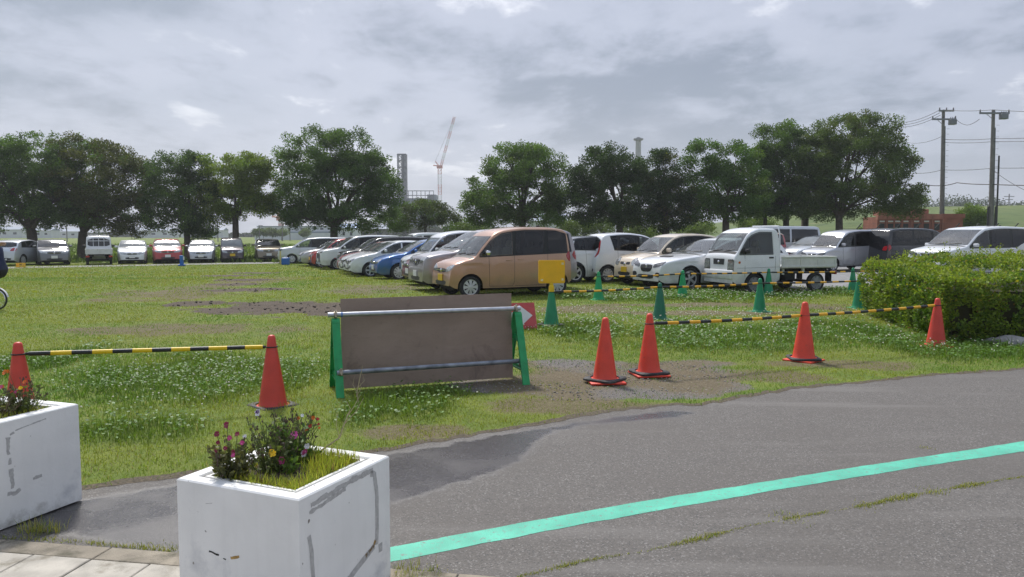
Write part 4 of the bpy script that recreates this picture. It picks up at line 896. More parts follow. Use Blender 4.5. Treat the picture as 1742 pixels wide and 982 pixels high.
# ------------------------------------------------------------------ clipped hedge
def hedge():
    x0, y0 = 6.23, 11.0; e1 = Vector((6.9, 15.1)); e0 = Vector((x0, y0)); ux = Vector((1, -.02)).normalized(); Lr = 4.2
    r = empty('clipped_hedge', (x0, y0, 0)); tag(r, 'long clipped yellow green hedge at the right behind a red cone', 'hedge')
    poly = [e0, e0 + ux * Lr, e1 + ux * Lr, e1]; cen = sum(poly, Vector((0, 0))) / 4
    def edgept(t):                                  # rounded footprint
        pass
    n = 42000; P_ = np.empty((0, 3)); Nn = np.empty((0, 3))
    def top(x, y): return .90 + .13 * np.clip((y - y0) / 4, 0, 1) + (fbm(x * 1.5, y * 1.5, 3) - .5) * .16 + np.where((x > 7.6) & (y > 12.2), .20 * np.clip(fbm(x * 2.1 + 4, y * 2.1, 3) * 2.2 - .75, 0, 1), 0)
    # shell leaves: left face, front face, top
    a = rng(0, 1, 15000); z = rng(0.02, 1, 15000) ** .85
    pf = np.array([e1.x, e1.y]) * (1 - a)[:, None] + np.array([e0.x, e0.y]) * a[:, None]; tz = top(pf[:, 0], pf[:, 1])
    rnd_in = .10 * np.clip(z - .72, 0, 1) ** 2 / .08 + (fbm(a * 9, z * 4, 3) - .5) * .20 + np.abs(NR.normal(0, .05, 15000)) + .10 * (1 - np.clip(z / .25, 0, 1)); nl = Vector((e0.y - e1.y, e1.x - e0.x)).normalized()
    nl = np.array([-(-nl.x), nl.y]) if False else np.array([-.985, .16])
    A = np.stack([pf[:, 0] - nl[0] * rnd_in, pf[:, 1] - nl[1] * rnd_in, z * tz], 1)
    b = rng(0, 1, 17000) ** 1.2; z = rng(.02, 1, 17000) ** .85; pf = np.array(e0)[None] + b[:, None] * Lr * np.array(ux)[None]; tz = top(pf[:, 0], pf[:, 1])
    rin = .10 * np.clip(z - .72, 0, 1) ** 2 / .08 + (fbm(b * 9 + 7, z * 4, 3) - .5) * .20 + np.abs(NR.normal(0, .05, 17000)) + .12 * (1 - np.clip(z / .3, 0, 1))
    B = np.stack([pf[:, 0], pf[:, 1] + rin, z * tz], 1)
    a = rng(0, 1, 26000); b = rng(0, 1, 26000) ** 1.1; base = np.array(e0)[None] * (1 - a)[:, None] + np.array(e1)[None] * a[:, None] + b[:, None] * Lr * np.array(ux)[None]
    C = np.stack([base[:, 0], base[:, 1], top(base[:, 0], base[:, 1]) - np.abs(NR.normal(0, .035, 26000)) - .06 * np.exp(-np.minimum(a, b * 2) * 18) + .04], 1)
    A = A[fbm(A[:, 1] * 5, A[:, 2] * 6, 3) > .34]; B = B[fbm(B[:, 0] * 5, B[:, 2] * 6, 3) > .345]
    pos = np.concatenate([A, B, C]); n = len(pos)
    t = fbm(pos[:, 0] * 2.2 + pos[:, 2], pos[:, 1] * 2.2 + pos[:, 2] * 1.7, 3) + rng(-.25, .25, n)
    t = np.clip((t - .3) / .4, 0, 1)[:, None]; col = np.array([.085, .165, .024]) * (1 - t) + np.array([.23, .305, .040]) * t
    yl = (NR.random(n) < .05)[:, None] & (pos[:, 2:3] > .55); col = np.where(yl, np.array([.42, .36, .05]), col); br = NR.random(n) < .02; col[br] = (.2, .12, .05)
    v, f, c = leaves(n, pos, .029, col, .25, .3); npmesh('foliage', v, f, M['leaf'], c, r).location = (-x0, -y0, 0)
    m2 = 700; a = rng(0, 1, m2); b = rng(0, 1, m2); base = np.array(e0)[None] * (1 - a)[:, None] + np.array(e1)[None] * a[:, None] + b[:, None] * Lr * np.array(ux)[None]   # sprigs above the top
    hh = rng(.04, .14, m2) * np.where((base[:, 0] > 7.4), 1.6, 1); k = 14; pos = np.repeat(np.stack([base[:, 0], base[:, 1], top(base[:, 0], base[:, 1])], 1), k, 0); pos[:, 2] += np.tile(np.linspace(0, 1, k), m2) * np.repeat(hh, k); pos[:, :2] += NR.normal(0, .012, (m2 * k, 2))
    v, f, c = leaves(m2 * k, pos, .024, np.array([.24, .30, .04]), .45, .3); npmesh('sprigs', v, f, M['leaf'], c, r).location = (-x0, -y0, 0)
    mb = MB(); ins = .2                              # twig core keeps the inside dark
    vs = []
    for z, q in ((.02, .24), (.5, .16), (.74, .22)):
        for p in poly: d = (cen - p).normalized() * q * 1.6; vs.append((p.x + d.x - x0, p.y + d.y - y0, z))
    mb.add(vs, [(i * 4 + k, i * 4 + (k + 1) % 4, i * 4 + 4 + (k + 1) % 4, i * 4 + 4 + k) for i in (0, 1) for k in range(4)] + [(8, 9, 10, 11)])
    for i in range(160):
        s_, t_ = rnd.uniform(.08, .95), rnd.uniform(.10, 1); p = e0.lerp(e1, s_) + ux * t_ * Lr * .6; mb.tube([(p.x - x0, p.y - y0, 0), (p.x - x0 + rnd.uniform(-.1, .1), p.y - y0 + rnd.uniform(-.1, .1), .8)], .006, 4)
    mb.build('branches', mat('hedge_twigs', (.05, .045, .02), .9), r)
hedge()
M['rock'] = mat('grey_rock', (.27, .26, .25), .85, nscale=6, namt=.3, bump=.8, bscale=14)
for (px, py, s, lb) in ((1722, 588, .17, 'low grey rock at the foot of the hedge, larger of the two'), (1690, 584, .09, 'small grey rock at the foot of the hedge')):
    g = G(px, py); bm = bmesh.new(); bmesh.ops.create_icosphere(bm, subdivisions=3, radius=1)
    for v in bm.verts:
        nn = float(fbm(np.array([v.co.x * 1.5 + px]), np.array([v.co.y * 1.5 + v.co.z * 2]), 3)[0]); v.co = Vector((v.co.x * s * 1.5, v.co.y * s, v.co.z * s * .6)) * (.7 + .6 * nn)
    me = bpy.data.meshes.new('rock'); bm.to_mesh(me); bm.free(); me.materials.append(M['rock']); me.polygons.foreach_set('use_smooth', [True] * len(me.polygons)); o = bpy.data.objects.new('rock', me); COL.objects.link(o); o.location = (g.x, g.y, .03); tag(o, lb, 'rock', 'rocks by the hedge')
# ================================================================== VEHICLES
def pchip(xk, yk):
    xk = np.array(xk, float); yk = np.array(yk, float); h = np.diff(xk); d = np.diff(yk) / h; n = len(xk); m = np.zeros(n)
    for i in range(1, n - 1):
        if d[i - 1] * d[i] > 0:
            w1 = 2 * h[i] + h[i - 1]; w2 = h[i] + 2 * h[i - 1]; m[i] = (w1 + w2) / (w1 / d[i - 1] + w2 / d[i])
    m[0] = d[0]; m[-1] = d[-1]
    def f(x):
        x = np.clip(np.asarray(x, float), xk[0], xk[-1]); i = np.clip(np.searchsorted(xk, x) - 1, 0, n - 2); t = (x - xk[i]) / h[i]
        return (2 * t ** 3 - 3 * t ** 2 + 1) * yk[i] + (t ** 3 - 2 * t ** 2 + t) * h[i] * m[i] + (-2 * t ** 3 + 3 * t ** 2) * yk[i + 1] + (t ** 3 - t ** 2) * h[i] * m[i + 1]
    return f
def paint(name, c, metal=.35, rough=.32, coat=.9):
    m = mat(name, c, rough, metal, coat=coat, nscale=1.7, namt=.05)
    nt = m.node_tree; b = nt.nodes['Principled BSDF']; N = nt.nodes.new; L = nt.links.new          # road dust settled on the lower panels
    tc = N('ShaderNodeTexCoord'); sp = N('ShaderNodeSeparateXYZ'); L(tc.outputs['Object'], sp.inputs[0])
    n = N('ShaderNodeTexNoise'); n.inputs['Scale'].default_value = 4; n.inputs['Detail'].default_value = 6; L(tc.outputs['Object'], n.inputs['Vector'])
    a = N('ShaderNodeMath'); a.operation = 'MULTIPLY_ADD'; L(sp.outputs['Z'], a.inputs[0]); a.inputs[1].default_value = -1.; L(n.outputs['Fac'], a.inputs[2])
    r_ = N('ShaderNodeMapRange'); r_.inputs['From Min'].default_value = -.05; r_.inputs['From Max'].default_value = .4; r_.inputs['To Max'].default_value = .45; L(a.outputs[0], r_.inputs['Value'])
    x = N('ShaderNodeMix'); x.data_type = 'RGBA'; L(r_.outputs['Result'], x.inputs['Factor']); L(b.inputs['Base Color'].links[0].from_socket, x.inputs['A']); x.inputs['B'].default_value = (.20, .18, .15, 1); L(x.outputs['Result'], b.inputs['Base Color'])
    return m
M['p_tan'] = paint('copper_tan_paint', (.50, .28, .18), .3); M['p_white'] = paint('white_paint_car', (.74, .75, .77), 0., .35); M['p_silver'] = paint('silver_paint', (.50, .51, .54), .6, .34)
M['p_lilac'] = paint('greyish_lilac_paint', (.36, .33, .345), .5); M['p_blue'] = paint('blue_paint', (.022, .115, .36), .35, .3); M['p_red'] = paint('red_paint', (.42, .035, .035), .2, .3)
M['p_pink'] = paint('rose_red_paint', (.47, .11, .12), .3, .3); M['p_maroon'] = paint('dark_red_paint', (.17, .03, .032), .3, .3); M['p_black'] = paint('black_paint', (.014, .014, .017), .2, .25)
M['p_cream'] = paint('cream_paint', (.66, .555, .42), .15); M['p_grey'] = paint('grey_paint', (.16, .165, .18), .5); M['p_olive'] = paint('bronze_tan_paint', (.24, .20, .14), .5); M['p_lsilver'] = paint('pale_silver_paint', (.60, .62, .65), .5, .34)
M['p_dpurple'] = paint('dark_purple_paint', (.05, .035, .05), .4)
def glassmat(n, base, rough=.05, ior=1.62):
    m = mat(n, base, rough, ior=ior, nscale=1.4, namt=.35); return m
M['ws'] = glassmat('windscreen_glass', (.15, .165, .165), .10, 1.6); M['sg'] = glassmat('side_glass', (.08, .095, .09), .05); M['pg'] = glassmat('privacy_glass', (.012, .013, .015), .05)  # windscreen base greyed to paint in sky reflection and lit cabin
def clearglass(n, tint, haze_, film):
    """glass one can see through: tinted, with a mirror film by angle and a pale film for dust and painted-in sky sheen"""
    m = bpy.data.materials.new(n); m.use_nodes = True; nt = m.node_tree; N = nt.nodes.new; L = nt.links.new; b = nt.nodes['Principled BSDF']; out = nt.nodes['Material Output']
    b.inputs['Base Color'].default_value = (*film, 1); b.inputs['Roughness'].default_value = .04; b.inputs['IOR'].default_value = 1.55
    t = N('ShaderNodeBsdfTransparent'); t.inputs['Color'].default_value = (*tint, 1); fr = N('ShaderNodeFresnel'); fr.inputs['IOR'].default_value = 1.55
    a = N('ShaderNodeMath'); a.operation = 'ADD'; a.use_clamp = True; L(fr.outputs[0], a.inputs[0]); a.inputs[1].default_value = haze_
    x = N('ShaderNodeMixShader'); L(a.outputs[0], x.inputs[0]); L(t.outputs[0], x.inputs[1])
    g = N('ShaderNodeBsdfGlossy'); g.inputs['Roughness'].default_value = .04; g.inputs['Color'].default_value = (.95, .95, .95, 1)
    y = N('ShaderNodeMixShader'); y.inputs[0].default_value = .55; L(b.outputs[0], y.inputs[1]); L(g.outputs[0], y.inputs[2]); L(y.outputs[0], x.inputs[2]); L(x.outputs[0], out.inputs['Surface']); return m
M['wsc'] = clearglass('clear_windscreen', (.62, .68, .66), .16, (.26, .28, .28)); M['sgc'] = clearglass('clear_side_glass', (.60, .66, .63), .05, (.1, .11, .11)); M['pgc'] = clearglass('tinted_side_glass', (.13, .135, .14), .03, (.03, .03, .03))  # pale windscreen film paints in reflected sky as well as dust
M['seat'] = mat('seat_fabric', (.10, .095, .09), .9); M['seatl'] = mat('beige_seat_fabric', (.34, .30, .25), .9); M['dash'] = mat('dashboard', (.06, .06, .062), .7)
M['trim'] = mat('black_trim', (.016, .016, .018), .5); M['seam'] = mat('panel_gap', (.02, .02, .02), .8); M['tyre'] = mat('tyre_rubber', (.026, .026, .027), .85, nscale=6, namt=.25, dirt=((.10, .09, .075), 7, .6))
M['rim'] = mat('silver_wheel_cover', (.58, .58, .60), .4, .5); M['darkrim'] = mat('dark_wheel_recess', (.02, .02, .022), .6); M['steel'] = mat('grey_steel_wheel', (.25, .25, .26), .5, .4, nscale=8, namt=.3)
M['chrome'] = mat('chrome', (.72, .72, .74), .12, 1.); M['lamp'] = mat('headlamp_lens', (.40, .41, .41), .10, .55, coat=1., nscale=16, namt=.6); M['lampd'] = mat('dark_headlamp_lens', (.05, .052, .058), .1, .2, coat=1., nscale=16, namt=.8); M['lampt'] = mat('square_headlamp_lens', (.27, .275, .24), .12, .5, coat=1., nscale=18, namt=.6)
M['tail'] = mat('red_tail_lens', (.38, .015, .02), .18, coat=.8); M['plate_y'] = mat('yellow_plate', (.72, .46, .02), .5); M['plate_w'] = mat('white_plate', (.72, .72, .70), .5)
M['grille'] = mat('black_grille', (.022, .022, .025), .45); M['amber'] = mat('amber_lens', (.5, .13, .01), .25); M['under'] = mat('underbody', (.012, .012, .012), .95)
def wheel_meshes():
    out = {}
    def tyre(r, w_):
        mb = MB(); T = Matrix.Rotation(-PI / 2, 4, 'X'); ri = r * .70
        mb.lathe([(ri, -w_ / 2 * .85), (r * .9, -w_ / 2), (r * .975, -w_ / 2 * .8), (r, -w_ / 2 * .45), (r, w_ / 2 * .45), (r * .975, w_ / 2 * .8), (r * .9, w_ / 2), (ri, w_ / 2 * .85), (ri * .97, w_ / 2 * .4)], 28, T=T)
        return mb
    def rim(r, w_, style):
        mb = MB(); ri = r * .70; T = Matrix.Rotation(-PI / 2, 4, 'X'); y = w_ / 2
        mb.lathe([(ri * .99, y * .45), (ri * .99, y * .84), (ri * .90, y * .80), (ri * .88, y * .3), (.0, y * .28)], 28, mi=1, T=T)       # dish
        mb.lathe([(ri * 1.0, y * .82), (ri * .985, y * .9), (ri * .90, y * .86), (ri * .88, y * .7)], 28, mi=0, T=T)                 # rim lip
        n, wo, wi, hub = dict(cap=(8, .245, .11, .36), cap9=(10, .19, .10, .30), alloy=(10, .09, .07, .2), alloy5=(5, .17, .12, .22), steel=(7, .33, .22, .50))[style]
        mb.lathe([(ri * hub, y * .60), (ri * hub * .9, y * .92), (ri * .10, y * .98), (0.001, y * .98)], 20, T=T)
        for k in range(n):
            a = 2 * PI * k / n; c_, s_ = math.cos(a), math.sin(a)
            pts = []
            for (rr, hw, yy) in ((hub * .8, wi, .93), (.93, wo, .84)):
                for sgn in (-1, 1):
                    for dz in (0, -.25):
                        x = ri * rr * c_ - sgn * hw * ri * s_; z = ri * rr * s_ + sgn * hw * ri * c_; pts.append((x, y * (yy + dz), z))
            mb.add(pts, [(0, 2, 6, 4), (1, 5, 7, 3), (0, 4, 5, 1), (2, 3, 7, 6), (4, 6, 7, 5), (0, 1, 3, 2)])
        return mb
    for key, r, w_ in (('s', .275, .155), ('m', .298, .185), ('l', .325, .21), ('t', .262, .145)):
        for st in ('cap', 'cap9', 'alloy', 'alloy5', 'steel'):
            t = tyre(r, w_); q = rim(r, w_, st); out[key, st] = (t, q, r, w_)
    return out
WH = wheel_meshes(); _wc = {}
def put_wheel(root, x, y, key, st):
    if (key, st) not in _wc:
        t, q, r, w_ = WH[key, st]; o = t.build('wheel', M['tyre'], None, smooth='auto'); rr = q.build('rim', [M['steel'] if st == 'steel' else M['rim'], M['darkrim']], None, smooth=None); _wc[key, st] = (o.data, rr.data, r)
        bpy.data.objects.remove(rr); bpy.data.objects.remove(o)
    dt, dr, r = _wc[key, st]
    o = bpy.data.objects.new('wheel', dt); COL.objects.link(o); o.parent = root; o.location = (x, y, r); o.rotation_euler = (0, 0, 0 if y > 0 else PI)
    q = bpy.data.objects.new('rim', dr); COL.objects.link(q); q.parent = o
def chaikin(poly, it=2):
    for _ in range(it):
        n = len(poly); q = []
        for i in range(n):
            a, b = Vector(poly[i]), Vector(poly[(i + 1) % n]); q += [a.lerp(b, .2), a.lerp(b, .8)]
        poly = q
    return [tuple(p) for p in poly]
SPEC = dict(
 tallvan=dict(L=3.395, W=1.475, H=1.775, fw=.53, wb=2.43, wh='s', prof=[(0, .34), (.012, .58), (.05, .76), (.13, .86), (.30, .93), (.62, 1.02), (.85, 1.27), (1.10, 1.53), (1.24, 1.635), (1.55, 1.72), (2.1, 1.77), (2.7, 1.77), (3.12, 1.73), (3.24, 1.66), (3.30, 1.45), (3.34, 1.1), (3.385, .8), (3.395, .38)], cowl=.62, wst=1.16, belt=(.985, 1.10), tumble=.10, gend=(3.22, 3.27), pil=[(1.72, .09), (2.62, .11)], fr=.13, uf=.45, rail=.115, bp=True),
 minivan=dict(L=4.69, W=1.695, H=1.84, fw=.86, wb=2.85, wh='m', prof=[(0, .32), (.012, .66), (.05, .93), (.14, 1.02), (.5, 1.10), (.92, 1.17), (1.35, 1.47), (1.75, 1.71), (2.05, 1.79), (3, 1.84), (4.2, 1.81), (4.47, 1.73), (4.56, 1.5), (4.63, 1.1), (4.68, .7), (4.69, .36)], cowl=.92, wst=1.80, belt=(1.08, 1.10), tumble=.12, gend=(4.40, 4.48), pil=[(2.12, .10), (3.25, .11)], fr=.13, uf=.5, rail=.125, bp=True),
 hatch=dict(L=3.945, W=1.695, H=1.5, fw=.80, wb=2.51, wh='m', prof=[(0, .30), (.02, .57), (.08, .72), (.25, .83), (.6, .935), (1.0, 1.01), (1.5, 1.29), (1.85, 1.44), (2.2, 1.495), (2.7, 1.49), (3.3, 1.41), (3.6, 1.29), (3.78, 1.02), (3.91, .85), (3.945, .45)], cowl=1.0, wst=1.83, belt=(.935, 1.05), tumble=.19, gend=(3.30, 3.50), pil=[(2.12, .09), (2.95, .10)], fr=.22, uf=.8, rail=.105, bp=False),
 wagon=dict(L=4.69, W=1.78, H=1.49, fw=.92, wb=2.65, wh='l', prof=[(0, .28), (.02, .60), (.08, .755), (.36, .87), (.9, .955), (1.35, 1.01), (1.95, 1.27), (2.35, 1.42), (2.8, 1.48), (3.6, 1.45), (4.2, 1.33), (4.45, 1.1), (4.62, .93), (4.69, .45)], cowl=1.35, wst=2.32, belt=(.935, 1.02), tumble=.22, gend=(4.0, 4.25), pil=[(2.62, .09), (3.5, .10)], fr=.22, uf=.8, rail=.10, bp=False),
 roundkei=dict(L=3.395, W=1.475, H=1.61, fw=.54, wb=2.40, wh='s', prof=[(0, .30), (.02, .56), (.07, .74), (.18, .86), (.45, .95), (.74, 1.01), (1.1, 1.31), (1.42, 1.51), (1.75, 1.59), (2.3, 1.61), (2.9, 1.55), (3.12, 1.45), (3.24, 1.2), (3.34, .95), (3.395, .42)], cowl=.74, wst=1.42, belt=(.96, 1.05), tumble=.16, gend=(2.95, 3.1), pil=[(1.78, .09), (2.55, .10)], fr=.20, uf=.6, rail=.11, bp=True),
 kei=dict(L=3.395, W=1.475, H=1.65, fw=.53, wb=2.43, wh='s', prof=[(0, .32), (.012, .56), (.05, .74), (.15, .86), (.4, .95), (.72, 1.01), (1.05, 1.30), (1.38, 1.53), (1.7, 1.61), (2.2, 1.65), (2.8, 1.62), (3.08, 1.56), (3.19, 1.38), (3.27, 1.02), (3.37, .8), (3.395, .40)], cowl=.72, wst=1.40, belt=(.96, 1.09), tumble=.13, gend=(2.86, 2.72), pil=[(1.78, .08), (2.55, .07)], fr=.15, uf=.5, rail=.11, bp=True),
 van=dict(L=4.695, W=1.695, H=1.98, fw=1.0, wb=2.57, wh='m', prof=[(0, .36), (.02, .78), (.08, .98), (.30, 1.12), (.50, 1.25), (.85, 1.66), (1.08, 1.86), (1.35, 1.94), (2, 1.98), (4.3, 1.97), (4.52, 1.91), (4.60, 1.6), (4.66, 1.1), (4.695, .42)], cowl=.5, wst=1.10, belt=(1.10, 1.14), tumble=.11, gend=(4.42, 4.50), pil=[(1.62, .12), (2.95, .10)], fr=.13, uf=.5, rail=.17, bp=False),
 suv=dict(L=4.2, W=1.76, H=1.56, fw=.85, wb=2.62, wh='l', prof=[(0, .34), (.015, .62), (.06, .82), (.3, .94), (.7, 1.0), (1.1, 1.05), (1.6, 1.33), (1.95, 1.49), (2.4, 1.56), (3.1, 1.53), (3.7, 1.42), (3.95, 1.15), (4.1, .98), (4.18, .8), (4.2, .42)], cowl=1.1, wst=1.93, belt=(1.0, 1.10), tumble=.19, gend=(3.45, 3.6), pil=[(2.22, .09), (3.05, .1)], fr=.18, uf=.7, rail=.105, bp=True),
 cab=dict(L=1.46, W=1.475, H=1.77, fw=.66, wb=9, wh='t', prof=[(0, .30), (.012, .62), (.022, .93), (.05, 1.02), (.10, 1.085), (.27, 1.35), (.45, 1.60), (.60, 1.69), (.85, 1.755), (1.25, 1.75), (1.36, 1.71), (1.42, 1.5), (1.45, .9), (1.46, .34)], cowl=.10, wst=.52, belt=(1.02, 1.03), tumble=.08, gend=(1.20, 1.23), pil=[], fr=.05, uf=.2, rail=.135, bp=False),
)
class Body:
    def __init__(s, sp):
        s.sp = sp; s.L, s.W, s.H = sp['L'], sp['W'], sp['H']; L = s.L
        s.zt = pchip([p[0] for p in sp['prof']], [p[1] for p in sp['prof']])
        r = WH[sp['wh'], 'cap'][2]; s.r = r; s.fu = sp['fw']; s.ru = sp['fw'] + sp['wb']; s.Ra = r + .055; sill = .205 if sp['H'] < 1.7 else .235
        us = set(np.linspace(0, L, 46)) | {0, .004, .01, .018, .03, .045, .065, .09, .12, .16, L, L - .004, L - .01, L - .02, L - .035, L - .055, L - .08, L - .12}
        for p in sp['prof']: us.add(p[0])
        for c_ in (s.fu, s.ru):
            for k in range(15):
                u = c_ - s.Ra * math.cos(PI * k / 14)
                if 0 < u < L: us.add(u)
            for e in (-.003, .003):
                if 0 < c_ + e + s.Ra < L: us.add(c_ + s.Ra + .003); us.add(c_ - s.Ra - .003)
        us = np.array(sorted(us)); us = us[np.concatenate([[True], np.diff(us) > .0025])]
        if us[-1] < L: us = np.append(us[:-1], L)
        s.us = us
        def zb(u):
            z = sill + .10 * np.clip(1 - u / .22, 0, 1) ** 2 + .13 * np.clip(1 - (L - u) / .3, 0, 1) ** 1.5
            for c_ in (s.fu, s.ru):
                d = s.Ra ** 2 - (u - c_) ** 2
                if d > 0: z = max(z, r + math.sqrt(d))
            return min(z, float(s.zt(u)) - .03)
        s.zb = zb; s.sill = sill
        ns, na, ntp = 15, 5, 6; vs = []; s.rc = []
        for u in us:
            zt = float(s.zt(u)); z0 = zb(u); rc = min(.085, .42 * (zt - z0)); ze = zt - rc; ring = []
            for k in range(ns): z = z0 + (ze - z0) * (k / (ns - 1)); ring.append((s.y(u, z), z))
            ye = ring[-1][0]; cr = .035; hx_ = rc * 1.05
            for k in range(1, na + 1): a = PI / 2 * k / na; ring.append((ye - hx_ * (1 - math.cos(a)), ze + (rc - cr * .75) * math.sin(a)))
            yt, zt1 = ring[-1]
            for k in range(1, ntp + 1): f = 1 - k / ntp; ring.append((yt * f, zt1 + (zt - zt1) * (1 - f * f)))
            full = ring + [(-a, b) for a, b in ring[-2::-1]]
            vs += [(L / 2 - u, a, b) for a, b in full]
        nr = len(full); s.nr = nr; fs = []
        for i in range(len(us) - 1):
            for k in range(nr - 1): fs.append((i * nr + k, (i + 1) * nr + k, (i + 1) * nr + k + 1, i * nr + k + 1))
        fs.append(tuple(range(nr))); o = (len(us) - 1) * nr; fs.append(tuple(o + k for k in range(nr))[::-1])
        s.vs, s.fs = vs, fs; s.tree = BVHTree.FromPolygons([Vector(v) for v in vs], fs, epsilon=1e-6)
        s.ntop = ns + na - 2
        s.windows(); s.cut = None
    def windows(s):
        sp = s.sp; uc, uw = sp['cowl'], sp['wst']; wp = []
        for k in range(7): f = k / 6; u = uc + .03 + (uw - uc - .10) * f; wp.append((s.y(u, float(s.zt(u)) - .085) - .055, float(s.zt(u)) + (.004 if k == 0 else 0)))
        s.ws = [(y_, z_) for y_, z_ in wp] + [(-y_, z_) for y_, z_ in wp[::-1]]
        rail = sp['rail']; s.zu = zu = lambda u: float(s.zt(u)) - rail; s.zl = zl = lambda u: s.belt(u) + .02
        va = [u for u in np.linspace(uc, s.L, 300) if zu(u) - zl(u) > .05 and u > uc + .08]; s.ua = ua = va[0] if va else uc + .2
        et, eb = sp['gend']; s.cuts = cuts = [ua] + [p[0] for p in sp['pil']]; s.panes = []
        for i, a in enumerate(cuts):
            last = i == len(cuts) - 1; b = et if last else cuts[i + 1] - sp['pil'][i][1] / 2; s.panes.append(s.pane(a + (sp['pil'][i - 1][1] / 2 if i else 0), b, last))
    def pane(s, a, b, last, inset=0.):
        et, eb = s.sp['gend']; up, lo = [], []; nn = 9
        for k in range(nn):
            u = a + ((et if last else b) - a) * k / (nn - 1); up.append((u, max(s.zu(u) - inset, s.zl(u) + .03)))
            u = a + ((eb if last else b) - a) * k / (nn - 1); lo.append((u, s.zl(u) + inset))
        return up + lo[::-1]
    def cutbody(s):
        """cut the window openings out of the shell so the glass has a cabin behind it"""
        if s.cut: return s.cut
        bm = bmesh.new(); vv = [bm.verts.new(v) for v in s.vs]
        for f in s.fs:
            try: bm.faces.new([vv[i] for i in f])
            except ValueError: pass
        def shrink(poly, d):
            c = sum((Vector(p) for p in poly), Vector((0, 0))) / len(poly); out = []
            for p in poly: q = Vector(p); out.append((q.x + (d if q.x < c.x else -d), q.y + (d if q.y < c.y else -d)))
            return out
        jobs = [('side', shrink(p, .012), sg) for p in s.panes for sg in (1, -1)] + [('front', shrink(s.ws, .015), 0)]
        for mode, poly, sg in jobs:
            a0, a1 = min(p[0] for p in poly), max(p[0] for p in poly); b0, b1 = min(p[1] for p in poly), max(p[1] for p in poly)
            def near(f, m_=.0):
                c = f.calc_center_median(); u = s.L / 2 - c.x
                if mode == 'side': return c.y * sg > .25 and a0 - .12 < u < a1 + .12 and b0 - .12 < c.z < b1 + .12
                return s.sp['cowl'] - .05 < u < s.sp['wst'] + .08 and b0 - .1 < c.z < b1 + .1
            for i in range(len(poly)):
                p, q = Vector(poly[i]), Vector(poly[(i + 1) % len(poly)]); d = q - p
                if d.length < 1e-4: continue
                if mode == 'side': co, no = Vector((s.L / 2 - p.x, 0, p.y)), Vector((d.y, 0, d.x))
                else: co, no = Vector((0, p.x, p.y)), Vector((0, -d.y, d.x))
                fs_ = [f for f in bm.faces if near(f)]; g = set(fs_)
                for f in fs_: g.update(f.edges); g.update(f.verts)
                bmesh.ops.bisect_plane(bm, geom=list(g), plane_co=co, plane_no=no.normalized(), dist=1e-5)
            fs_ = [f for f in bm.faces if near(f)]
            if fs_:
                cs = [f.calc_center_median() for f in fs_]; A = np.array([s.L / 2 - c.x if mode == 'side' else c.y for c in cs]); Bz = np.array([c.z for c in cs]); k = inpoly(A, Bz, poly); bmesh.ops.delete(bm, geom=[f for f, q in zip(fs_, k) if q], context='FACES_ONLY')
        bmesh.ops.delete(bm, geom=[e for e in bm.edges if not e.link_faces], context='EDGES'); bmesh.ops.delete(bm, geom=[v for v in bm.verts if not v.link_faces], context='VERTS')
        bm.verts.index_update(); s.cut = ([tuple(v.co) for v in bm.verts], [tuple(v.index for v in f.verts) for f in bm.faces]); bm.free(); return s.cut
    def hw(s, u):
        sp = s.sp; a = np.clip(1 - u / sp['uf'], 0, 1) ** 2.2 * sp['fr']; b = np.clip(1 - (s.L - u) / (sp['uf'] * .8), 0, 1) ** 2.4 * sp['fr'] * .75
        return s.W / 2 * (1 - a - b)
    def belt(s, u): a, b = s.sp['belt']; return a + (b - a) * u / s.L
    def y(s, u, z):
        zb_ = s.belt(u); zs = .2; t = (z - zs) / (zb_ - zs)
        if t <= 1: q = 1 - .055 * max(0, 1 - t / .5) ** 2 - .028 * max(0, (t - .5) / .5) ** 2
        else: q = .972 * (1 - s.sp['tumble'] * max(0, (z - zb_) / (s.H - zb_)) ** 1.15)
        if t <= 1: q += .012 * math.exp(-((z - zb_ + .13) / .03) ** 2) - .010 * math.exp(-((z - zs - .16) / .06) ** 2)
        return float(s.hw(u) * q)
    def cast(s, mode, a, b, sg=1):
        if mode == 'side': o, d = Vector((s.L / 2 - a, 3 * sg, b)), Vector((0, -sg, 0))
        elif mode == 'front': o, d = Vector((6, a, b)), Vector((-1, 0, 0))
        elif mode == 'rear': o, d = Vector((-6, a, b)), Vector((1, 0, 0))
        else: o, d = Vector((s.L / 2 - a, b, 4)), Vector((0, 0, -1))
        h, n, i, _ = s.tree.ray_cast(o, d)
        if h is None:
            q = o + d * (3 - s.W / 2 * .95 if mode == 'side' else 6 - s.L / 2 if mode != 'top' else 4 - s.H * .8); h, n, i, _ = s.tree.find_nearest(q)
        if n.dot(d) > 0: n = -n
        return h, n
    def overlay(s, name, mode, poly, m, root, off=.005, sg=1, grid=.09, rnd_=1, depth=.014, label=None, holes=()):
        if rnd_: poly = chaikin(poly, rnd_)
        q = []
        for i in range(len(poly)):
            a, b = Vector(poly[i]), Vector(poly[(i + 1) % len(poly)]); n = max(1, int((b - a).length / grid)); q += [a.lerp(b, k / n) for k in range(n)]
        x0, x1 = min(p.x for p in q), max(p.x for p in q); y0, y1 = min(p.y for p in q), max(p.y for p in q); nb = len(q); pts = list(q)
        gx_ = np.arange(x0 + grid * .5, x1, grid); gy_ = np.arange(y0 + grid * .5, y1, grid)
        if len(gx_) * len(gy_):
            XX, YY = np.meshgrid(gx_, gy_); XX, YY = XX.ravel(), YY.ravel(); k = inpoly(XX, YY, [tuple(p) for p in q]); pts += [Vector((a, b)) for a, b in zip(XX[k], YY[k])]
        ed = []
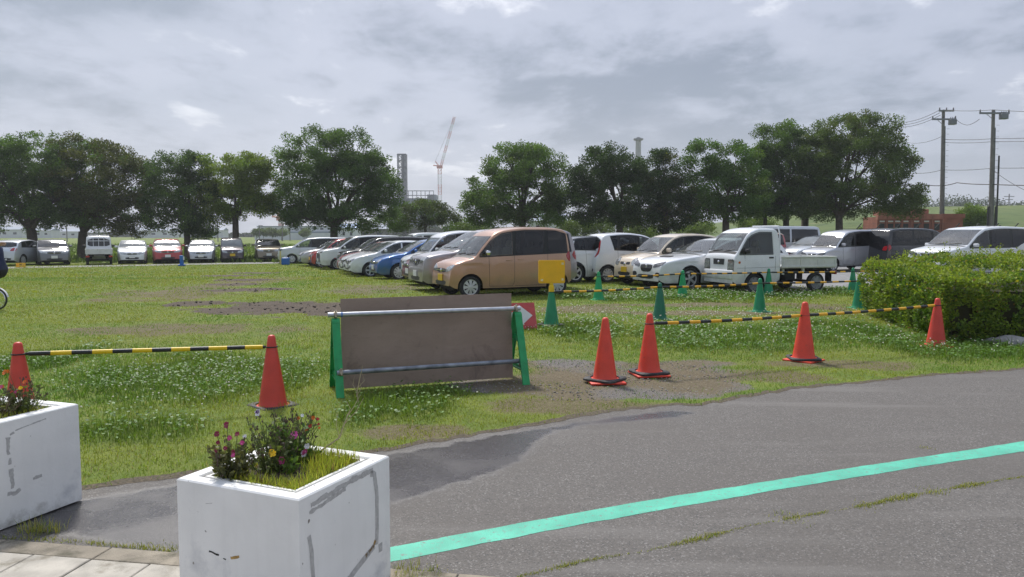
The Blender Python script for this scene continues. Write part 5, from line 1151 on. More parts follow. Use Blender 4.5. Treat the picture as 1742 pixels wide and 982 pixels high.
        for hp in holes:
            o0 = len(pts); hv = []
            for i in range(len(hp)):
                a, b = Vector(hp[i]), Vector(hp[(i + 1) % len(hp)]); n = max(1, int((b - a).length / grid)); hv += [a.lerp(b, k / n) for k in range(n)]
            pts += hv; ed += [(o0 + i, o0 + (i + 1) % len(hv)) for i in range(len(hv))]
        try: res = delaunay_2d_cdt(pts, ed, [list(range(nb))], 1, 1e-6)
        except Exception: return None
        mb = MB(); H_ = []
        for v in res[0]: H_.append(s.cast(mode, v.x, v.y, sg))
        top = [h + n * off for h, n in H_]; fs = [tuple(f) for f in res[2]]
        if holes:
            cx_ = np.array([sum(res[0][i].x for i in f) / 3 for f in fs]); cy_ = np.array([sum(res[0][i].y for i in f) / 3 for f in fs]); bad = np.zeros(len(fs), bool)
            for hp in holes: bad |= inpoly(cx_, cy_, [tuple(p) for p in hp])
            fs = [f for f, q_ in zip(fs, bad) if not q_]
        cnt = {}
        for f in fs:
            for i in range(3): e = (f[i], f[(i + 1) % 3]); cnt[tuple(sorted(e))] = cnt.get(tuple(sorted(e)), []) + [e]
        low = [h - n * depth for h, n in H_]; N_ = len(top); sk = [(e[0][1], e[0][0], e[0][0] + N_, e[0][1] + N_) for e in cnt.values() if len(e) == 1]
        mb.add(top + low, fs + sk); o = mb.build(name, m, root)
        me = o.data; bm = bmesh.new(); bm.from_mesh(me); bmesh.ops.delete(bm, geom=[v for v in bm.verts if not v.link_faces], context='VERTS')
        c0 = Vector((0, 0, s.H * .45))
        for f in bm.faces:
            if f.normal.dot(f.calc_center_median() - c0) < 0 and len(f.verts) == 3: f.normal_flip()
        bm.to_mesh(me); bm.free()
        if label: o['label'] = label
        return o
    def line(s, pts, m, root, name='panel_line', sides=(1, -1), w_=.008, mode='side'):
        for sg in sides:
            mb = MB(); q = []
            for i in range(len(pts) - 1):
                a, b = Vector(pts[i]), Vector(pts[i + 1]); n = max(1, int((b - a).length / .07)); q += [a.lerp(b, k / n) for k in range(n)]
            q.append(Vector(pts[-1])); hs = [s.cast(mode, p.x, p.y, sg) for p in q]
            mb.tube([h + n * .0005 for h, n in hs], w_ / 2, 4); mb.build(name, m, root)
_bc = {}
def vehicle(kind, pm, nose, heading, label, cat='car', group='cars in the front rows', name='parked_car', rims='cap', grille='slot', lamps='std', plate='plate_w', tails='std', roofm=None, mirrors=None, detail=2, priv=True, scale=1., rear_at=None, hsc=1., rearglass=True, z=None, pillar=None, wsm='ws', roof_rails=False, ref=None):
    sp = dict(SPEC[kind])
    if hsc != 1: sp['prof'] = [(u, zz_ if zz_ < .7 else .7 + (zz_ - .7) * hsc) for u, zz_ in sp['prof']]; sp['H'] = .7 + (sp['H'] - .7) * hsc; sp['belt'] = tuple(.7 + (q - .7) * (hsc if hsc < 1 else 1) for q in sp['belt'])
    key = (kind, hsc)
    if key not in _bc: _bc[key] = Body(sp)
    B = _bc[key]; L, W, H = B.L, B.W, B.H; fwd = Vector((math.cos(heading), math.sin(heading), 0))
    nv = Vector((nose[0], nose[1], 0)); c = nv - fwd * (L / 2) if ref is None else nv
    if rear_at: c = Vector((rear_at[0], rear_at[1], 0)) + fwd * (L / 2)
    root = empty(name, (c.x, c.y, float(zg(c.x, c.y)) if z is None else z), heading); tag(root, label, cat, group)
    if scale != 1: root.scale = (scale,) * 3
    clear = detail > 1 or kind == 'cab'; BV, BF = B.cutbody() if clear else (B.vs, B.fs); mi = []
    for f in BF:
        cz = sum(BV[i][2] for i in f) / len(f); cy_ = sum(BV[i][1] for i in f) / len(f); u = L / 2 - BV[f[0]][0]
        mi.append(1 if (roofm and u > sp['cowl'] + .3 and cz > B.belt(u) + .28 and cz > float(B.zt(min(max(u, 0), L))) - .1) else 0)
    mb = MB(); mb.v = list(BV); mb.f = list(BF); mb.m = mi; body = mb.build('body', [pm, roofm or pm], root, smooth='auto')
    if clear:
        us0 = sp['cowl'] + (1.02 if kind != 'cab' else .72); sm_ = M['seatl'] if pm in (M['p_tan'], M['p_cream'], M['p_white']) else M['seat']
        for sg in (1, -1):
            mb = MB(); Rb = Matrix.Rotation(math.radians(-14), 3, 'Y'); zs_ = B.belt(us0)
            mb.box((L / 2 - us0, sg * .34, zs_ - .10), (.14, .46, .62), Rb, bev=.05); mb.box((L / 2 - us0 - .10, sg * .34, zs_ + .29), (.10, .26, .19), Rb, bev=.045); mb.box((L / 2 - us0 + .22, sg * .34, zs_ - .40), (.5, .46, .14), bev=.04); mb.build('seat', sm_, root, smooth='auto')
        if kind != 'cab':
            ub = us0 + .95; mb = MB(); Rb = Matrix.Rotation(math.radians(-16), 3, 'Y'); zs_ = B.belt(ub)
            mb.box((L / 2 - ub, 0, zs_ - .12), (.14, 1.12, .56), Rb, bev=.05)
            for sg in (1, -1): mb.box((L / 2 - ub - .08, sg * .32, zs_ + .22), (.09, .24, .16), Rb, bev=.04)
            mb.build('rear_seat', sm_, root, smooth='auto')
        mb = MB(); zd = B.belt(sp['cowl']); mb.box((L / 2 - sp['cowl'] - .20, 0, zd - .13), (.38, W - .34, .22), bev=.06); mb.build('dashboard', M['dash'], root, smooth='auto')
        mb = MB(); cw = Vector((L / 2 - sp['cowl'] - .48, -.34, zd - .02)); ps = [cw + Vector((.06 * math.sin(q * PI / 10), .17 * math.cos(q * PI / 10), .17 * math.sin(q * PI / 10))) for q in range(21)]; mb.tube(ps, .014, 6, caps=False); mb.tube([cw, cw + Vector((.2, 0, -.1))], .03, 6); mb.tube([ps[0], ps[10]], .012, 5); mb.build('steering_wheel', M['trim'], root)
    mb = MB(); mb.box((0, 0, .36), (L - .34, W - .46, .34)); mb.box((0, 0, B.sill + .03), (B.sp['wb'] - 2 * B.Ra - .02 if kind != 'cab' else .2, W - .14, .06)); mb.build('underbody', M['under'], root)
    rev = WH[sp['wh'], 'cap'][3]
    for u in ((B.fu, B.ru) if kind != 'cab' else (B.fu,)):
        for sg in (1, -1): put_wheel(root, L / 2 - u, sg * (W / 2 - rev / 2 - .015), sp['wh'], rims)
    # glass
    uc, uw = sp['cowl'], sp['wst']; zc, zw = float(B.zt(uc)), float(B.zt(uw))
    def half(u, m_): return B.y(u, float(B.zt(u)) - .085) - m_
    B.overlay('windscreen', 'front', B.ws, M['wsc' if clear and wsm == 'ws' else wsm], root, .008, rnd_=0, grid=.07)
    if detail > 0:
        cw0 = .012 if kind == 'cab' else .055; y0_ = half(uc + .03, .05); B.overlay('cowl_panel', 'top', [(uc - cw0, -y0_ * .96), (uc + .035, -y0_), (uc + .035, y0_), (uc - cw0, y0_ * .96)], M['trim'], root, .004, rnd_=0)
        mbw = MB()
        for yy in (.1, -.45):
            a, na_ = B.cast('front', yy, zc + .035); b, nb_ = B.cast('front', yy + .42, zc + .075); mbw.tube([a + na_ * .02, b + nb_ * .016], .008, 4)
        mbw.build('wiper', M['trim'], root)
    # side windows between A pillar and glass end
    zl = B.zl; ua = B.ua; et, eb = sp['gend']; cuts = B.cuts
    for sg in (1, -1):
        if sp['bp']:
            B.overlay('window_frame', 'side', B.pane(ua - .03, et, True, -.028), pillar or M['trim'], root, .003, sg, rnd_=0, holes=B.panes if clear else ())
        elif clear:
            B.overlay('window_seal', 'side', B.pane(ua - .02, et, True, -.018), M['trim'], root, .003, sg, rnd_=0, holes=B.panes + [B.pane(B.cuts[i + 1] - sp['pil'][i][1] / 2 + .012, B.cuts[i + 1] + sp['pil'][i][1] / 2 - .012, False) for i in range(len(cuts) - 1)])
        for i, pp in enumerate(B.panes):
            B.overlay('side_window', 'side', pp, M[('pg' if (priv and i > 0) else 'sg') + ('c' if clear else '')], root, .0065, sg, rnd_=0)
        if detail > 1 and len(cuts) > 1:
            u0 = cuts[1]; zlo = B.sill + .05; u_f = B.fu + B.Ra + .16
            B.line([(ua + .05 if ua + .05 > u_f else u_f, zl(u_f) - .01), (u_f, zl(u_f) - .16), (u_f + .02, zlo), (u0 - .05, zlo - .01), (u0, zlo + .1), (u0, zl(u0))], M['seam'], root, 'door_gap', (sg,))
            u1 = cuts[2] if len(cuts) > 2 else u0 + .9; ur = min(u1, B.ru - .12)
            B.line([(u0 + .02, zlo - .01), (B.ru - B.Ra - .06, zlo), (u1 + .03, zl(u1) - .28), (u1 + .05, zl(u1))], M['seam'], root, 'door_gap', (sg,))
            for uh in (u0 - .17, u0 + .17 if kind in ('tallvan', 'minivan') else u1 - .1):
                h, n_ = B.cast('side', uh, zl(uh) - .13, sg); mb = MB(); mb.box(h + n_ * .014, (.15, .022, .026), bev=.008); mb.build('door_handle', pm, root, smooth='auto')
        # mirror
        um = ua + .16; h, n_ = B.cast('side', um, zl(um) + .02, sg); mb = MB(); mb.box(h + Vector((.02, sg * .115, .065)), (.10, .19, .125), bev=.035); mb.tube([h, h + Vector((.01, sg * .06, .02))], .02, 6)
        mb.build('mirror', mirrors or pm, root, smooth='auto')
    # rear window
    ztr = H - .16; zbr = max(B.belt(L) + .0, ztr - .52)
    def ureaf(z_):
        uu = np.linspace(L * .75, L, 200); zz2 = B.zt(uu); return float(uu[np.argmin(np.abs(zz2 - z_))])
    if rearglass:
        a_, b_ = ureaf(zbr), ureaf(ztr); ha, hb = B.y(a_, zbr - .06) - .05, B.y(b_, ztr - .05) - .08
        B.overlay('rear_window', 'rear', [(-ha, zbr), (ha, zbr), (hb, ztr), (-hb, ztr)], M['pg'], root, .005, rnd_=1)
    # front face
    y_e = lambda z_: B.hw(.10) * .97
    hwid = float(B.hw(.06)); zf = sp['prof'][2][1]
    for sg in (1, -1):
        if lamps == 'std': pl_ = [(sg * hwid * .46, zf - .13), (sg * hwid * .96, zf - .08), (sg * hwid * 1.02, zf + .075), (sg * hwid * .80, zf + .05), (sg * hwid * .50, zf - .005)]; lm_ = M['lamp']
        elif lamps == 'dark': pl_ = [(sg * hwid * .46, zf - .13), (sg * hwid * .98, zf - .075), (sg * hwid * 1.03, zf + .06), (sg * hwid * .75, zf + .02), (sg * hwid * .5, zf - .03)]; lm_ = M['lampd']
        elif lamps == 'round': pl_ = [(sg * (hwid * .76 + .135 * math.cos(q * PI / 6)), zf + .0 + .125 * math.sin(q * PI / 6)) for q in range(12)]; lm_ = M['lamp']
        elif lamps == 'square': pl_ = [(sg * hwid * .60, zf - .30), (sg * hwid * .94, zf - .30), (sg * hwid * .96, zf - .04), (sg * hwid * .62, zf - .05)]; lm_ = M['lampt']
        elif lamps == 'tall': pl_ = [(sg * hwid * .52, zf - .20), (sg * hwid * .94, zf - .20), (sg * hwid * .98, zf + .0), (sg * hwid * .56, zf - .02)]; lm_ = M['lamp']
        B.overlay('headlight', 'front', pl_, lm_, root, .007, grid=.05, rnd_=0 if lamps == 'square' else 1)
        if lamps == 'square': B.overlay('headlight_surround', 'front', [(sg * hwid * .575, zf - .33), (sg * hwid * .965, zf - .33), (sg * hwid * .985, zf - .015), (sg * hwid * .595, zf - .025)], M['trim'], root, .003, grid=.05, rnd_=0)
        if detail > 1 and lamps == 'dark': B.overlay('fog_lamp', 'front', [(sg * hwid * .62, .40), (sg * hwid * .93, .36), (sg * hwid * .95, .50), (sg * hwid * .70, .50)], M['grille'], root, .004, grid=.05)
    gz = zf - .08
    if grille == 'slot': B.overlay('grille', 'front', [(-hwid * .44, gz - .055), (hwid * .44, gz - .055), (hwid * .48, gz + .045), (-hwid * .48, gz + .045)], M['grille'], root, .004, grid=.06); mb = MB(); h, n_ = B.cast('front', 0, gz); mb.box(h + n_ * .012, (.02, hwid * .86, .016)); mb.build('grille_bar', M['chrome'], root)
    elif grille == 'big':
        B.overlay('grille', 'front', [(-hwid * .62, .40), (hwid * .62, .40), (hwid * .70, gz - .02), (hwid * .5, gz + .05), (-hwid * .5, gz + .05), (-hwid * .70, gz - .02)], M['grille'], root, .004, grid=.06)
        for q in range(5):
            z_ = .45 + (gz - .42) * q / 4.4; h, n_ = B.cast('front', 0, z_); mb = MB(); mb.box(h + n_ * .010, (.02, hwid * 1.15, .014)); mb.build('grille_bar', M['chrome'], root)
    elif grille == 'hex':
        B.overlay('grille', 'front', [(-hwid * .30, gz - .17), (hwid * .30, gz - .17), (hwid * .43, gz - .04), (hwid * .40, gz + .04), (-hwid * .40, gz + .04), (-hwid * .43, gz - .04)], M['grille'], root, .004, grid=.05)
        mb = MB(); h, n_ = B.cast('front', 0, gz - .06); mb.box(h + n_ * .012, (.02, hwid * .74, .014)); mb.build('grille_bar', M['chrome'], root)
    elif grille == 'split':
        for sg in (1, -1): B.overlay('grille', 'front', [(sg * .06, gz - .01), (sg * .26, gz - .01), (sg * .30, gz + .07), (sg * .07, gz + .07)], M['grille'], root, .004, grid=.05)
    elif grille == 'vee':
        B.overlay('grille', 'front', [(-hwid * .28, gz - .12), (hwid * .28, gz - .12), (hwid * .52, gz + .05), (-hwid * .52, gz + .05)], M['grille'], root, .004, grid=.05)
        for sg in (1, -1): B.overlay('grille_wing', 'front', [(sg * .08, gz - .12), (sg * .13, gz - .12), (sg * hwid * .5, gz + .05), (sg * hwid * .38, gz + .05)], M['chrome'], root, .009, grid=.05)
    if grille != 'none' and detail:
        T = Matrix.Translation(B.cast('front', 0, gz)[0] + Vector((.012, 0, 0))) @ Matrix.Rotation(PI / 2, 4, 'Y'); mb = MB(); mb.lathe([(.0, .018), (.03, .016), (.048, .01), (.05, 0)], 14, T=T); mb.build('emblem', M['chrome'], root, smooth=True)
    if detail and grille != 'big': B.overlay('air_intake', 'front', [(-hwid * .5, .31), (hwid * .5, .31), (hwid * .58, .43), (-hwid * .58, .43)], M['grille'], root, .003, grid=.06)
    h, n_ = B.cast('front', 0, .42 if kind == 'wagon' else .46 if kind == 'hatch' else .50); mb = MB(); mb.box(h + Vector((.018, 0, 0)), (.012, .33, .165), bev=.004); mb.build('number_plate', M[plate], root)
    h, n_ = B.cast('rear', 0, .74); mb = MB(); mb.box(h + Vector((-.012, 0, 0)), (.012, .33, .165), bev=.004); mb.build('number_plate', M[plate], root)
    # rear lamps
    hb = float(B.hw(L - .05)); zr = B.belt(L)
    for sg in (1, -1):
        if tails == 'tall': pr = [(sg * hb * .78, zr - .32), (sg * hb * .93, zr - .28), (sg * hb * .93, zr + .10), (sg * hb * .84, zr + .10)]
        elif tails == 'boom': pr = [(sg * hb * .76, zr - .28), (sg * hb * .97, zr - .20), (sg * hb * 1.0, zr - .0), (sg * hb * .95, zr + .30), (sg * hb * .86, zr + .28), (sg * hb * .88, zr - .02), (sg * hb * .80, zr - .12)]
        else: pr = [(sg * hb * .62, zr - .22), (sg * hb * .93, zr - .22), (sg * hb * .93, zr - .02), (sg * hb * .70, zr - .05)]
        B.overlay('tail_light', 'rear', pr, M['tail'], root, .008, grid=.05)
    for sg in (1, -1) if tails != 'boom' else (): B.overlay('tail_light', 'side', [(L - .20, zr - .10), (L - .07, zr - .25), (L - .05, zr - .12), (L - .07, zr + .04), (L - .13, zr + .02)], M['tail'], root, .007, sg, grid=.05)
    if detail: B.overlay('rear_bumper_trim', 'rear', [(-hb * .7, .34), (hb * .7, .34), (hb * .75, .48), (-hb * .75, .48)], M['trim'], root, .004, grid=.07)
    if roof_rails:
        for sg in (1, -1):
            ps = [B.cast('top', u, sg * (W / 2 * .70))[0] + Vector((0, 0, .045 if 0 < k < 6 else .0)) for k, u in enumerate(np.linspace(uw + .25, L - .7, 7))]; mb = MB(); mb.tube(ps, .016, 6); mb.build('roof_rail', M['chrome'], root)
    if detail > 1:
        h, n_ = B.cast('top', L * .80, 0); mb = MB(); mb.box(h + Vector((-.02, 0, .02)), (.10, .03, .04), bev=.012); mb.build('antenna', M['trim'], root)
    return root, B
def XD(px, D): return ((px - CX) / F * D, D)
HD = math.radians(203)      # nose towards the lower left of the photograph
HA = math.radians(22)
FR1 = 'front row of cars beyond the barrier, noses to the left'
T_, BT = vehicle('tallvan', M['p_tan'], (-1.80, 19.2), math.radians(205), 'copper tan boxy small van, the nearest vehicle of the row', 'van', FR1, 'small_van', mirrors=M['chrome'], plate='plate_y', tails='tall', lamps='std')
vehicle('minivan', M['p_lilac'], XD(706, 21.3), HD, 'greyish lilac minivan just behind the copper tan van', 'minivan', FR1, 'minivan', hsc=.93, grille='vee')
vehicle('hatch', M['p_maroon'], XD(692, 24.0), HD, 'dark red low car squeezed between the white tall kei car and the lilac minivan', 'car', FR1)
vehicle('tallvan', M['p_white'], XD(687, 26.4), HD, 'white boxy kei car with big square headlights next to the blue hatchback', 'car', FR1, 'small_van', lamps='square', plate='plate_y')
vehicle('hatch', M['p_blue'], XD(634, 28.6), HD, 'bright blue hatchback with silver wheel covers', 'car', FR1, rims='cap9', grille='slot')
vehicle('hatch', M['p_white'], XD(590, 31.4), HD, 'white hatchback with dark grille directly beside the blue one', 'car', FR1, rims='alloy5', grille='hex', lamps='dark')
vehicle('hatch', M['p_white'], XD(581, 33.6), HD, 'white hatchback half hidden, second white one beyond the blue hatchback', 'car', FR1, rims='alloy5', grille='hex', lamps='dark')
vehicle('hatch', M['p_pink'], XD(577, 35.6), HD, 'rose red hatchback showing its roofline behind the two white hatchbacks', 'car', FR1)
vehicle('minivan', M['p_black'], XD(577, 38.2), HD, 'black minivan between the rose red hatchback and the white minivan', 'minivan', FR1, 'minivan', hsc=.93, grille='big')
vehicle('minivan', M['p_white'], XD(541, 41.0), HD, 'tall white minivan with large dark grille and alloy wheels', 'minivan', FR1, 'minivan', rims='alloy', grille='big', lamps='dark')
vehicle('kei', M['p_red'], XD(527, 43.2), HD, 'bright red small car tucked behind the tall white minivan', 'car', FR1, plate='plate_y')
vehicle('hatch', M['p_silver'], XD(509, 45.2), HD, 'silver grey low car left of the bright red one', 'car', FR1, lamps='dark')
vehicle('minivan', M['p_lsilver'], XD(473, 49.3), math.radians(196), 'pale silver minivan at the far left end of the row, behind a blue box', 'minivan', FR1, 'minivan', hsc=.86, lamps='dark')
vehicle('van', M['p_white'], XD(668, 45), HD, 'white box van seen over the roofs of the white hatchbacks', 'van', FR1, 'box_van', detail=1)
# second group, right of the van
FR2 = 'cars right of the copper tan van'
vehicle('suv', M['p_white'], None or (0, 0), HA, 'white crossover with black roof, mostly hidden behind the copper van', 'car', FR2, rear_at=XD(926, 25.5), roofm=M['p_black'], rims='alloy5', tails='std')
vehicle('kei', M['p_white'], (0, 0), HA, 'white small hatchback seen from behind, with boomerang red tail lights', 'car', FR2, rear_at=XD(997, 25.6), rims='cap9', tails='boom', plate='plate_y')
vehicle('roundkei', M['p_cream'], XD(1061, 23.6), HD, 'cream rounded small car with round headlights', 'car', FR2, lamps='round', grille='split', plate='plate_y', roof_rails=False, mirrors=M['p_cream'])
W_, BW = vehicle('wagon', M['p_white'], XD(1098, 21.9), HD, 'white sports wagon with hood scoop and dark alloy wheels', 'car', FR2, rims='alloy5', grille='hex', lamps='dark')
BW.overlay('hood_scoop', 'top', [(.62, -.20), (.66, -.25), (.80, -.25), (.82, .25), (.66, .25), (.62, .20)], M['trim'], W_, .02, grid=.08)
# small truck
def truck(nose, heading, label, group, wb=2.0, rims='steel', lamps='square', det=True):
    fwd = Vector((math.cos(heading), math.sin(heading), 0)); cn = Vector((nose[0], nose[1], 0)) - fwd * .73
    root, B = vehicle('cab', M['p_white'], (cn.x, cn.y), heading, label, 'pickup truck', group, 'pickup_truck', rims=rims, grille='none', lamps=lamps, plate='plate_y', priv=False, detail=1, ref='c', rearglass=True, mirrors=M['trim'])
    for o in list(root.children):
        if o.name.startswith(('tail_light', 'rear_bumper', 'air_intake')): bpy.data.objects.remove(o)
        elif o.name.startswith('number_plate') and o.data.vertices[0].co.x < 0: bpy.data.objects.remove(o)
    X0 = .73                                   # front of the cab in local x
    B.overlay('grille', 'front', [(-.245, .76), (.245, .76), (.26, .915), (-.26, .915)], M['grille'], root, .006, grid=.05, rnd_=0)
    mb = MB(); mb.lathe([(.0, .012), (.04, .01), (.045, 0)], 14, T=Matrix.Translation(B.cast('front', 0, .83)[0] + Vector((.012, 0, 0))) @ Matrix.Rotation(PI / 2, 4, 'Y')); mb.build('emblem', M['chrome'], root, smooth=True)
    mb = MB(); h, n_ = B.cast('front', 0, .50); mb.box(h + Vector((-.03, 0, 0)), (.14, 1.40, .25), bev=.045); mb.build('bumper', M['p_white'], root, smooth='auto')
    for sg in (1, -1): B.overlay('turn_lamp', 'side', [(.14, .80), (.20, .80), (.20, .86), (.14, .86)], M['amber'], root, .006, sg, grid=.03)
    B.line([(.34, .45), (.34, 1.02)], M['seam'], root, 'door_gap'); B.line([(1.28, .60), (1.30, 1.0)], M['seam'], root, 'door_gap'); B.line([(.1, .68), (1.44, .70)], M['seam'], root, 'crease', w_=.006)
    for sg in (1, -1): h, n_ = B.cast('side', 1.16, .95, sg); mb = MB(); mb.box(h + n_ * .008, (.14, .02, .04), bev=.008); mb.build('door_handle', M['trim'], root)
    rear = X0 - 3.29; bx0 = X0 - 1.50
    mb = MB(); mb.box(((bx0 + rear) / 2, 0, .68), (bx0 - rear, 1.40, .05)); mb.build('bed_floor', M['bed'], root)
    for sg in (1, -1):
        mb = MB(); mb.box(((bx0 + rear) / 2, sg * .715, .82), (bx0 - rear, .025, .28)); mb.box(((bx0 + rear) / 2, sg * .722, .955), (bx0 - rear + .01, .05, .03), bev=.006); mb.box(((bx0 + rear) / 2, sg * .724, .70), (bx0 - rear, .036, .04))
        for k in range(4): mb.box((bx0 - .05 - k * (bx0 - rear - .1) / 3, sg * .729, .825), (.035, .02, .22))
        mb.build('side_gate', M['bed'], root)
        mb = MB(); mb.box((rear + .16, sg * .60, .42), (.02, .24, .30)); mb.build('mud_flap', M['under'], root)
        h = rear + .04
        mb = MB(); mb.box((rear - .01, sg * .62, .52), (.04, .20, .10), bev=.01); mb.build('tail_light', M['tail'], root)
    mb = MB(); mb.box((rear + .012, 0, .82), (.025, 1.40, .28)); mb.box((rear + .006, 0, .955), (.045, 1.44, .03), bev=.006); mb.build('tail_gate', M['bed'], root)
    mb = MB()                                    # guard frame behind the cab
    for sg in (1, -1): mb.tube([(bx0 + .015, sg * .66, .70), (bx0 + .015, sg * .62, 1.60), (bx0 + .015, sg * .54, 1.80)], .019, 8)
    for z_ in (1.795, 1.45, 1.1): mb.tube([(bx0 + .015, -.58, z_), (bx0 + .015, .58, z_)], .016, 8)
    for y_ in (-.3, 0, .3): mb.tube([(bx0 + .015, y_, 1.1), (bx0 + .015, y_, 1.79)], .012, 6)
    mb.build('guard_frame', M['p_white'], root, smooth='auto')
    mb = MB()
    for sg in (1, -1): mb.box(((bx0 + rear) / 2 + .1, sg * .34, .56), (bx0 - rear, .07, .14))
    for k in range(4): mb.box((bx0 - .3 - k * .42, 0, .62), (.05, 1.2, .06))
    mb.box((bx0 - .32, .52, .45), (.34, .26, .24)); mb.box((bx0 - .3, -.5, .45), (.42, .28, .22)); mb.tube([(X0 - .66 - wb, -.6, .27), (X0 - .66 - wb, .6, .27)], .04, 8)
    mb.build('chassis', M['under'], root)
    mb = MB(); mb.box((bx0 - .12, .62, .56), (.06, .04, .16)); mb.box((bx0 - .75, .62, .60), (.06, .10, .12)); mb.build('bed_bracket', M['bed'], root)
    for sg in (1, -1): put_wheel(root, X0 - .66 - wb, sg * .64, 't', rims)
    return root
M['bed'] = mat('chalky_white_bed', (.60, .61, .58), .55, nscale=6, namt=.08, dirt=((.36, .33, .27), 5, .60))
truck((5.60, 20.75), math.radians(198), 'small white open-bed truck with grey steel wheels beside the sports wagon', FR2)
# farther cars on the gravel lot
FR3 = 'cars farther back on the gravel lot'
vehicle('van', M['p_lsilver'], XD(1240, 39.5), math.radians(188), 'tall silver van with long dark windows behind the white truck', 'van', FR3, 'box_van', detail=1)
vehicle('hatch', M['p_lsilver'], XD(1336, 37.0), HD, 'pale silver car with black pillars behind the truck bed', 'car', FR3, pillar=M['trim'], roofm=M['p_black'], detail=1)
vehicle('tallvan', M['p_silver'], XD(1380, 32.4), HD, 'silver boxy kei car with black vee grille behind the truck tail', 'car', FR3, 'small_van', grille='vee', lamps='dark', plate='plate_y')
vehicle('minivan', M['p_black'], (0, 0), HA, 'black minivan seen from behind with red tail lights', 'minivan', FR3, 'minivan', rear_at=XD(1483, 32.5), tails='std')
vehicle('minivan', M['p_white'], XD(1575, 26.6), HD, 'white minivan facing left behind the clipped hedge', 'minivan', FR3, 'minivan', lamps='dark', grille='vee', hsc=1.02)
vehicle('hatch', M['p_silver'], XD(1722, 22.6), HD, 'silver car cut off by the right edge behind the hedge', 'car', FR3, detail=1)
vehicle('minivan', M['p_pink'], XD(1190, 37), HD, 'reddish car whose roof shows left of the white truck cab', 'car', FR3, hsc=.86, detail=1, roofm=M['p_cream'])
vehicle('wagon', M['p_silver'], XD(1060, 33), HD, 'silver car with roof rails behind the cream car', 'car', FR3, detail=1, roof_rails=True, hsc=1.12)
vehicle('suv', M['p_grey'], XD(985, 36), HD, 'grey car behind the white crossover', 'car', FR3, detail=1, hsc=.95)
vehicle('hatch', M['p_lsilver'], XD(940, 32), HD, 'pale silver car roof between copper van and white hatchback', 'car', FR3, detail=1)
# back row under the trees
FR4 = 'cars parked under the trees along the path'
Dn = math.radians(-90); Up = math.radians(90)
def back(kind, pm, px, D, hd, label, rear=False, **k):
    p = XD(px, D); return vehicle(kind, pm, p, hd, label, k.pop('cat', 'car'), FR4, k.pop('name', 'parked_car'), rear_at=p if rear else None, detail=1, **k)
def toc(px): return math.atan2(-1., -(px - CX) / F)     # heading that looks back at the viewer
back('suv', M['p_lsilver'], 2, 45.0, math.radians(92), 'silver crossover at the far left edge behind the person', True)
back('suv', M['p_grey'], 93, 46, toc(93) + .05, 'dark grey car with black windscreen between two tree trunks', lamps='std', wsm='pg')
back('hatch', M['p_white'], 225, 47.8, toc(225) - .03, 'white small car facing the path between the white truck and the red car')
back('suv', M['p_red'], 286, 48.3, toc(286) + .02, 'red car facing the path under the trees')
back('hatch', M['p_silver'], 342, 49.6, toc(342) - .05, 'silver car facing the path beside a tree trunk', plate='plate_w')
back('kei', M['p_dpurple'], 396, 50.6, toc(396) + .03, 'small dark purple car facing the path', plate='plate_y')
back('suv', M['p_olive'], 458, 51.6, toc(458) + .04, 'bronze car facing the path beside the pale silver minivan', wsm='pg')
hb_ = toc(169) + PI; tr = truck((0, 0), hb_, 'small white truck seen from behind under the trees', FR4, 2.0); p = XD(169, 46.6); cx_ = p[0] + math.cos(hb_) * 2.56; cy_ = p[1] + math.sin(hb_) * 2.56; tr.location = (cx_, cy_, float(zg(cx_, cy_)))
